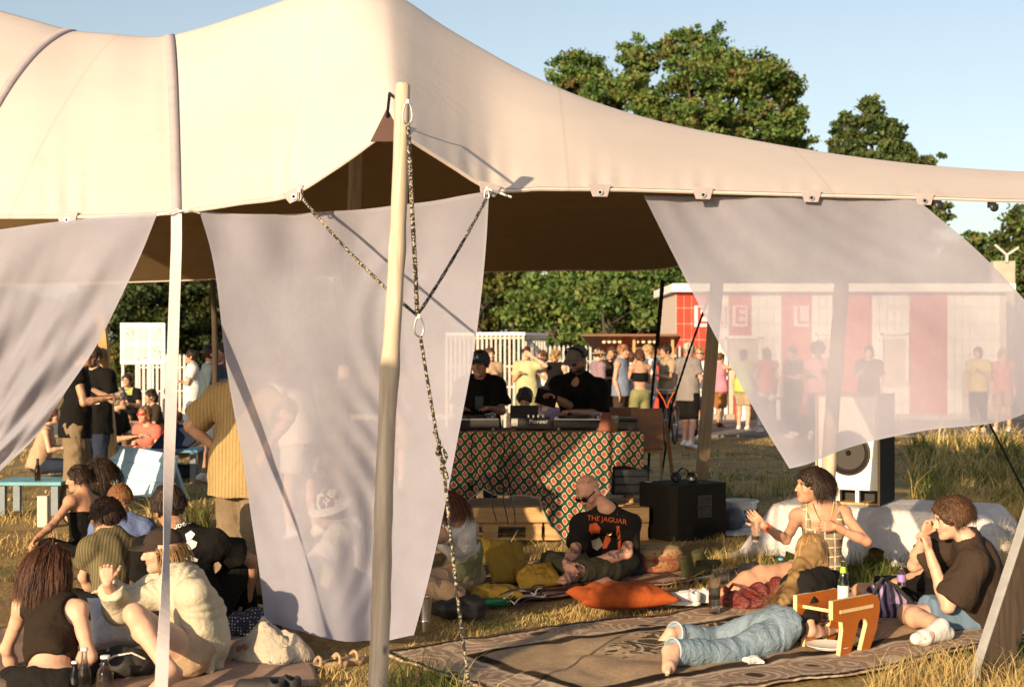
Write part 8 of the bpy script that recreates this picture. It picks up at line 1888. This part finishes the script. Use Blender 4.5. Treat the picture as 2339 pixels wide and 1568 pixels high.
def quad(c, du, dv, L, W_):
    du, dv = nrm(A(*du, 0)), nrm(A(*dv, 0)); c = A(c[0], c[1], 0); return [tuple((c + du * a * L + dv * b * W_)[:2]) for a, b in ((0, 0), (1, 0), (1, 1), (0, 1))]
KEEP = [quad(Lc, (.83, .56), (.56, -.83), 4.3, 1.85), quad(G(985, 1390), (.86, .5), (-.45, .89), 2.3, 1.35), quad(G(-160, 1610), (.97, .22), (-.25, .96), 1.85, 1.9)]
def grass(name, label, regions, seed=1):
    r = np.random.RandomState(seed); V_, F_, C_ = [], [], []; off = 0
    for (poly, dens, h0, h1, green, wid, clump) in regions:
        pl = [tuple(p[:2]) for p in poly]; xs = [p[0] for p in pl]; ys = [p[1] for p in pl]
        n = int(dens * (max(xs) - min(xs)) * (max(ys) - min(ys))); x = r.uniform(min(xs), max(xs), n); y = r.uniform(min(ys), max(ys), n)
        q = np.stack([x, y, x * 0], 1); ok = inside(x, y, pl) & (wob(q, 1, 2.4, seed + 3, 3) > -1.2 + 2.0 * clump * r.rand(n))
        for k in KEEP: ok &= ~inside(x, y, k)
        x, y = x[ok], y[ok]; n = len(x)
        if n == 0: continue
        q = np.stack([x, y, x * 0], 1); var = np.clip(.75 + .35 * wob(q, 1, 3.1, seed + 8, 2), .35, 1.4)
        h = (h0 + (h1 - h0) * r.rand(n) ** 1.6) * var; a = r.rand(n) * 6.283; ln = (.15 + 1.25 * r.rand(n) ** 1.5) * h; wd = wid * (.6 + .8 * r.rand(n))
        b = np.stack([x, y, gz(x, y) - .02], 1); d = np.stack([np.cos(a), np.sin(a), 0 * a], 1); s = np.stack([-np.sin(a + .9), np.cos(a + .9), 0 * a], 1) * wd[:, None]; up = np.stack([0 * h, 0 * h, h], 1)
        m_ = b + up * .55 + d * (ln * .25)[:, None]; t_ = b + up * (.95 + .05 * r.rand(n))[:, None] + d * ln[:, None]
        v = np.stack([b - s, b + s, m_ + s * .75, m_ - s * .75, t_ + s * .12, t_ - s * .12], 1).reshape(-1, 3); i = off + 6 * np.arange(n)[:, None]
        F_.append(np.concatenate([i + np.array([[0, 1, 2, 3]]), i + np.array([[3, 2, 4, 5]])])); V_.append(v); off += len(v)
        gm = (wob(q, .5, 1.9, seed + 5, 3) + .5 + .5 * (r.rand(n) - .5)) < green
        c = np.where(gm[:, None], GREEN[r.randint(0, 4, n)], STRAW[r.randint(0, 4, n)]) * r.uniform(.7, 1.2, (n, 1)); C_.append(np.repeat(c, 6, 0))
    me = npmesh(name, np.concatenate(V_), np.concatenate(F_), False); setcol(me, np.concatenate(C_)); return tag(link(name, me, 'grass_blades'), label, 'grass', kind='stuff')
g = lambda *p: [G(a, b) for a, b in p]
grass('dry_grass', 'tall dry straw grass at the right of the tent', [
    (g((1960, 1640), (2010, 1490), (2120, 1462), (2260, 1432), (2420, 1400), (2700, 1420), (2560, 1680)), 2000, .05, .3, .42, .0024, .25),
    (g((2100, 1250), (2090, 1190), (2160, 1150), (2420, 1120), (2600, 1300), (2400, 1430), (2300, 1330)), 1500, .12, .46, .12, .003, .15),
    (g((2075, 1160), (2080, 1100), (2600, 1080), (2700, 1180), (2250, 1160)), 420, .2, .5, .45, .005, .1),
    (g((2070, 1100), (2075, 1050), (2600, 1040), (2700, 1100)), 190, .25, .6, .55, .008, .1),
    (g((2070, 1045), (2080, 1005), (2700, 1000), (2750, 1045)), 60, .2, .5, .5, .012, .3)], 3)
grass('meadow_grass', 'short trodden grass between the rugs and tents', [
    (g((1440, 1336), (1475, 1262), (1600, 1236), (1800, 1222), (1900, 1336), (1640, 1336)), 2300, .02, .16, .62, .0026, .3),
    (g((1880, 1342), (1870, 1300), (2080, 1280), (2130, 1330), (1990, 1345)), 1500, .04, .2, .7, .0028, .3),
    (g((500, 1640), (640, 1520), (760, 1490), (860, 1480), (900, 1640)), 1500, .015, .07, .1, .0024, .7),
    (g((830, 1640), (860, 1530), (960, 1540), (1120, 1590), (1120, 1640)), 1100, .05, .24, .55, .0026, .5),
    (g((930, 1470), (960, 1430), (1330, 1370), (1420, 1372), (1150, 1430)), 1300, .012, .05, .15, .0026, .8),
    (g((900, 1490), (960, 1430), (1330, 1330), (1500, 1330), (1560, 1372), (1200, 1440)), 1500, .01, .035, .06, .0026, .75),
    (g((1180, 1420), (1280, 1330), (1500, 1320), (1640, 1330), (1560, 1380), (1330, 1420)), 900, .012, .06, .12, .0026, .6),
    (g((1000, 1300), (1180, 1260), (1320, 1250), (1320, 1285), (1150, 1300)), 900, .05, .2, .15, .003, .7),
    (g((330, 1215), (340, 1160), (480, 1160), (480, 1215)), 500, .08, .4, .45, .004, .3),
    (g((-300, 1300), (-200, 1180), (340, 1160), (330, 1240), (60, 1330)), 300, .03, .12, .35, .004, .5),
    (g((1640, 1150), (1640, 1092), (1880, 1092), (1900, 1170)), 420, .05, .22, .3, .004, .3),
    (g((1550, 1092), (1560, 1000), (2060, 1000), (2070, 1092)), 170, .02, .06, .4, .008, .4),
    (g((-300, 1180), (-200, 1005), (1500, 1005), (1480, 1180)), 100, .02, .08, .15, .008, .5)], 9)
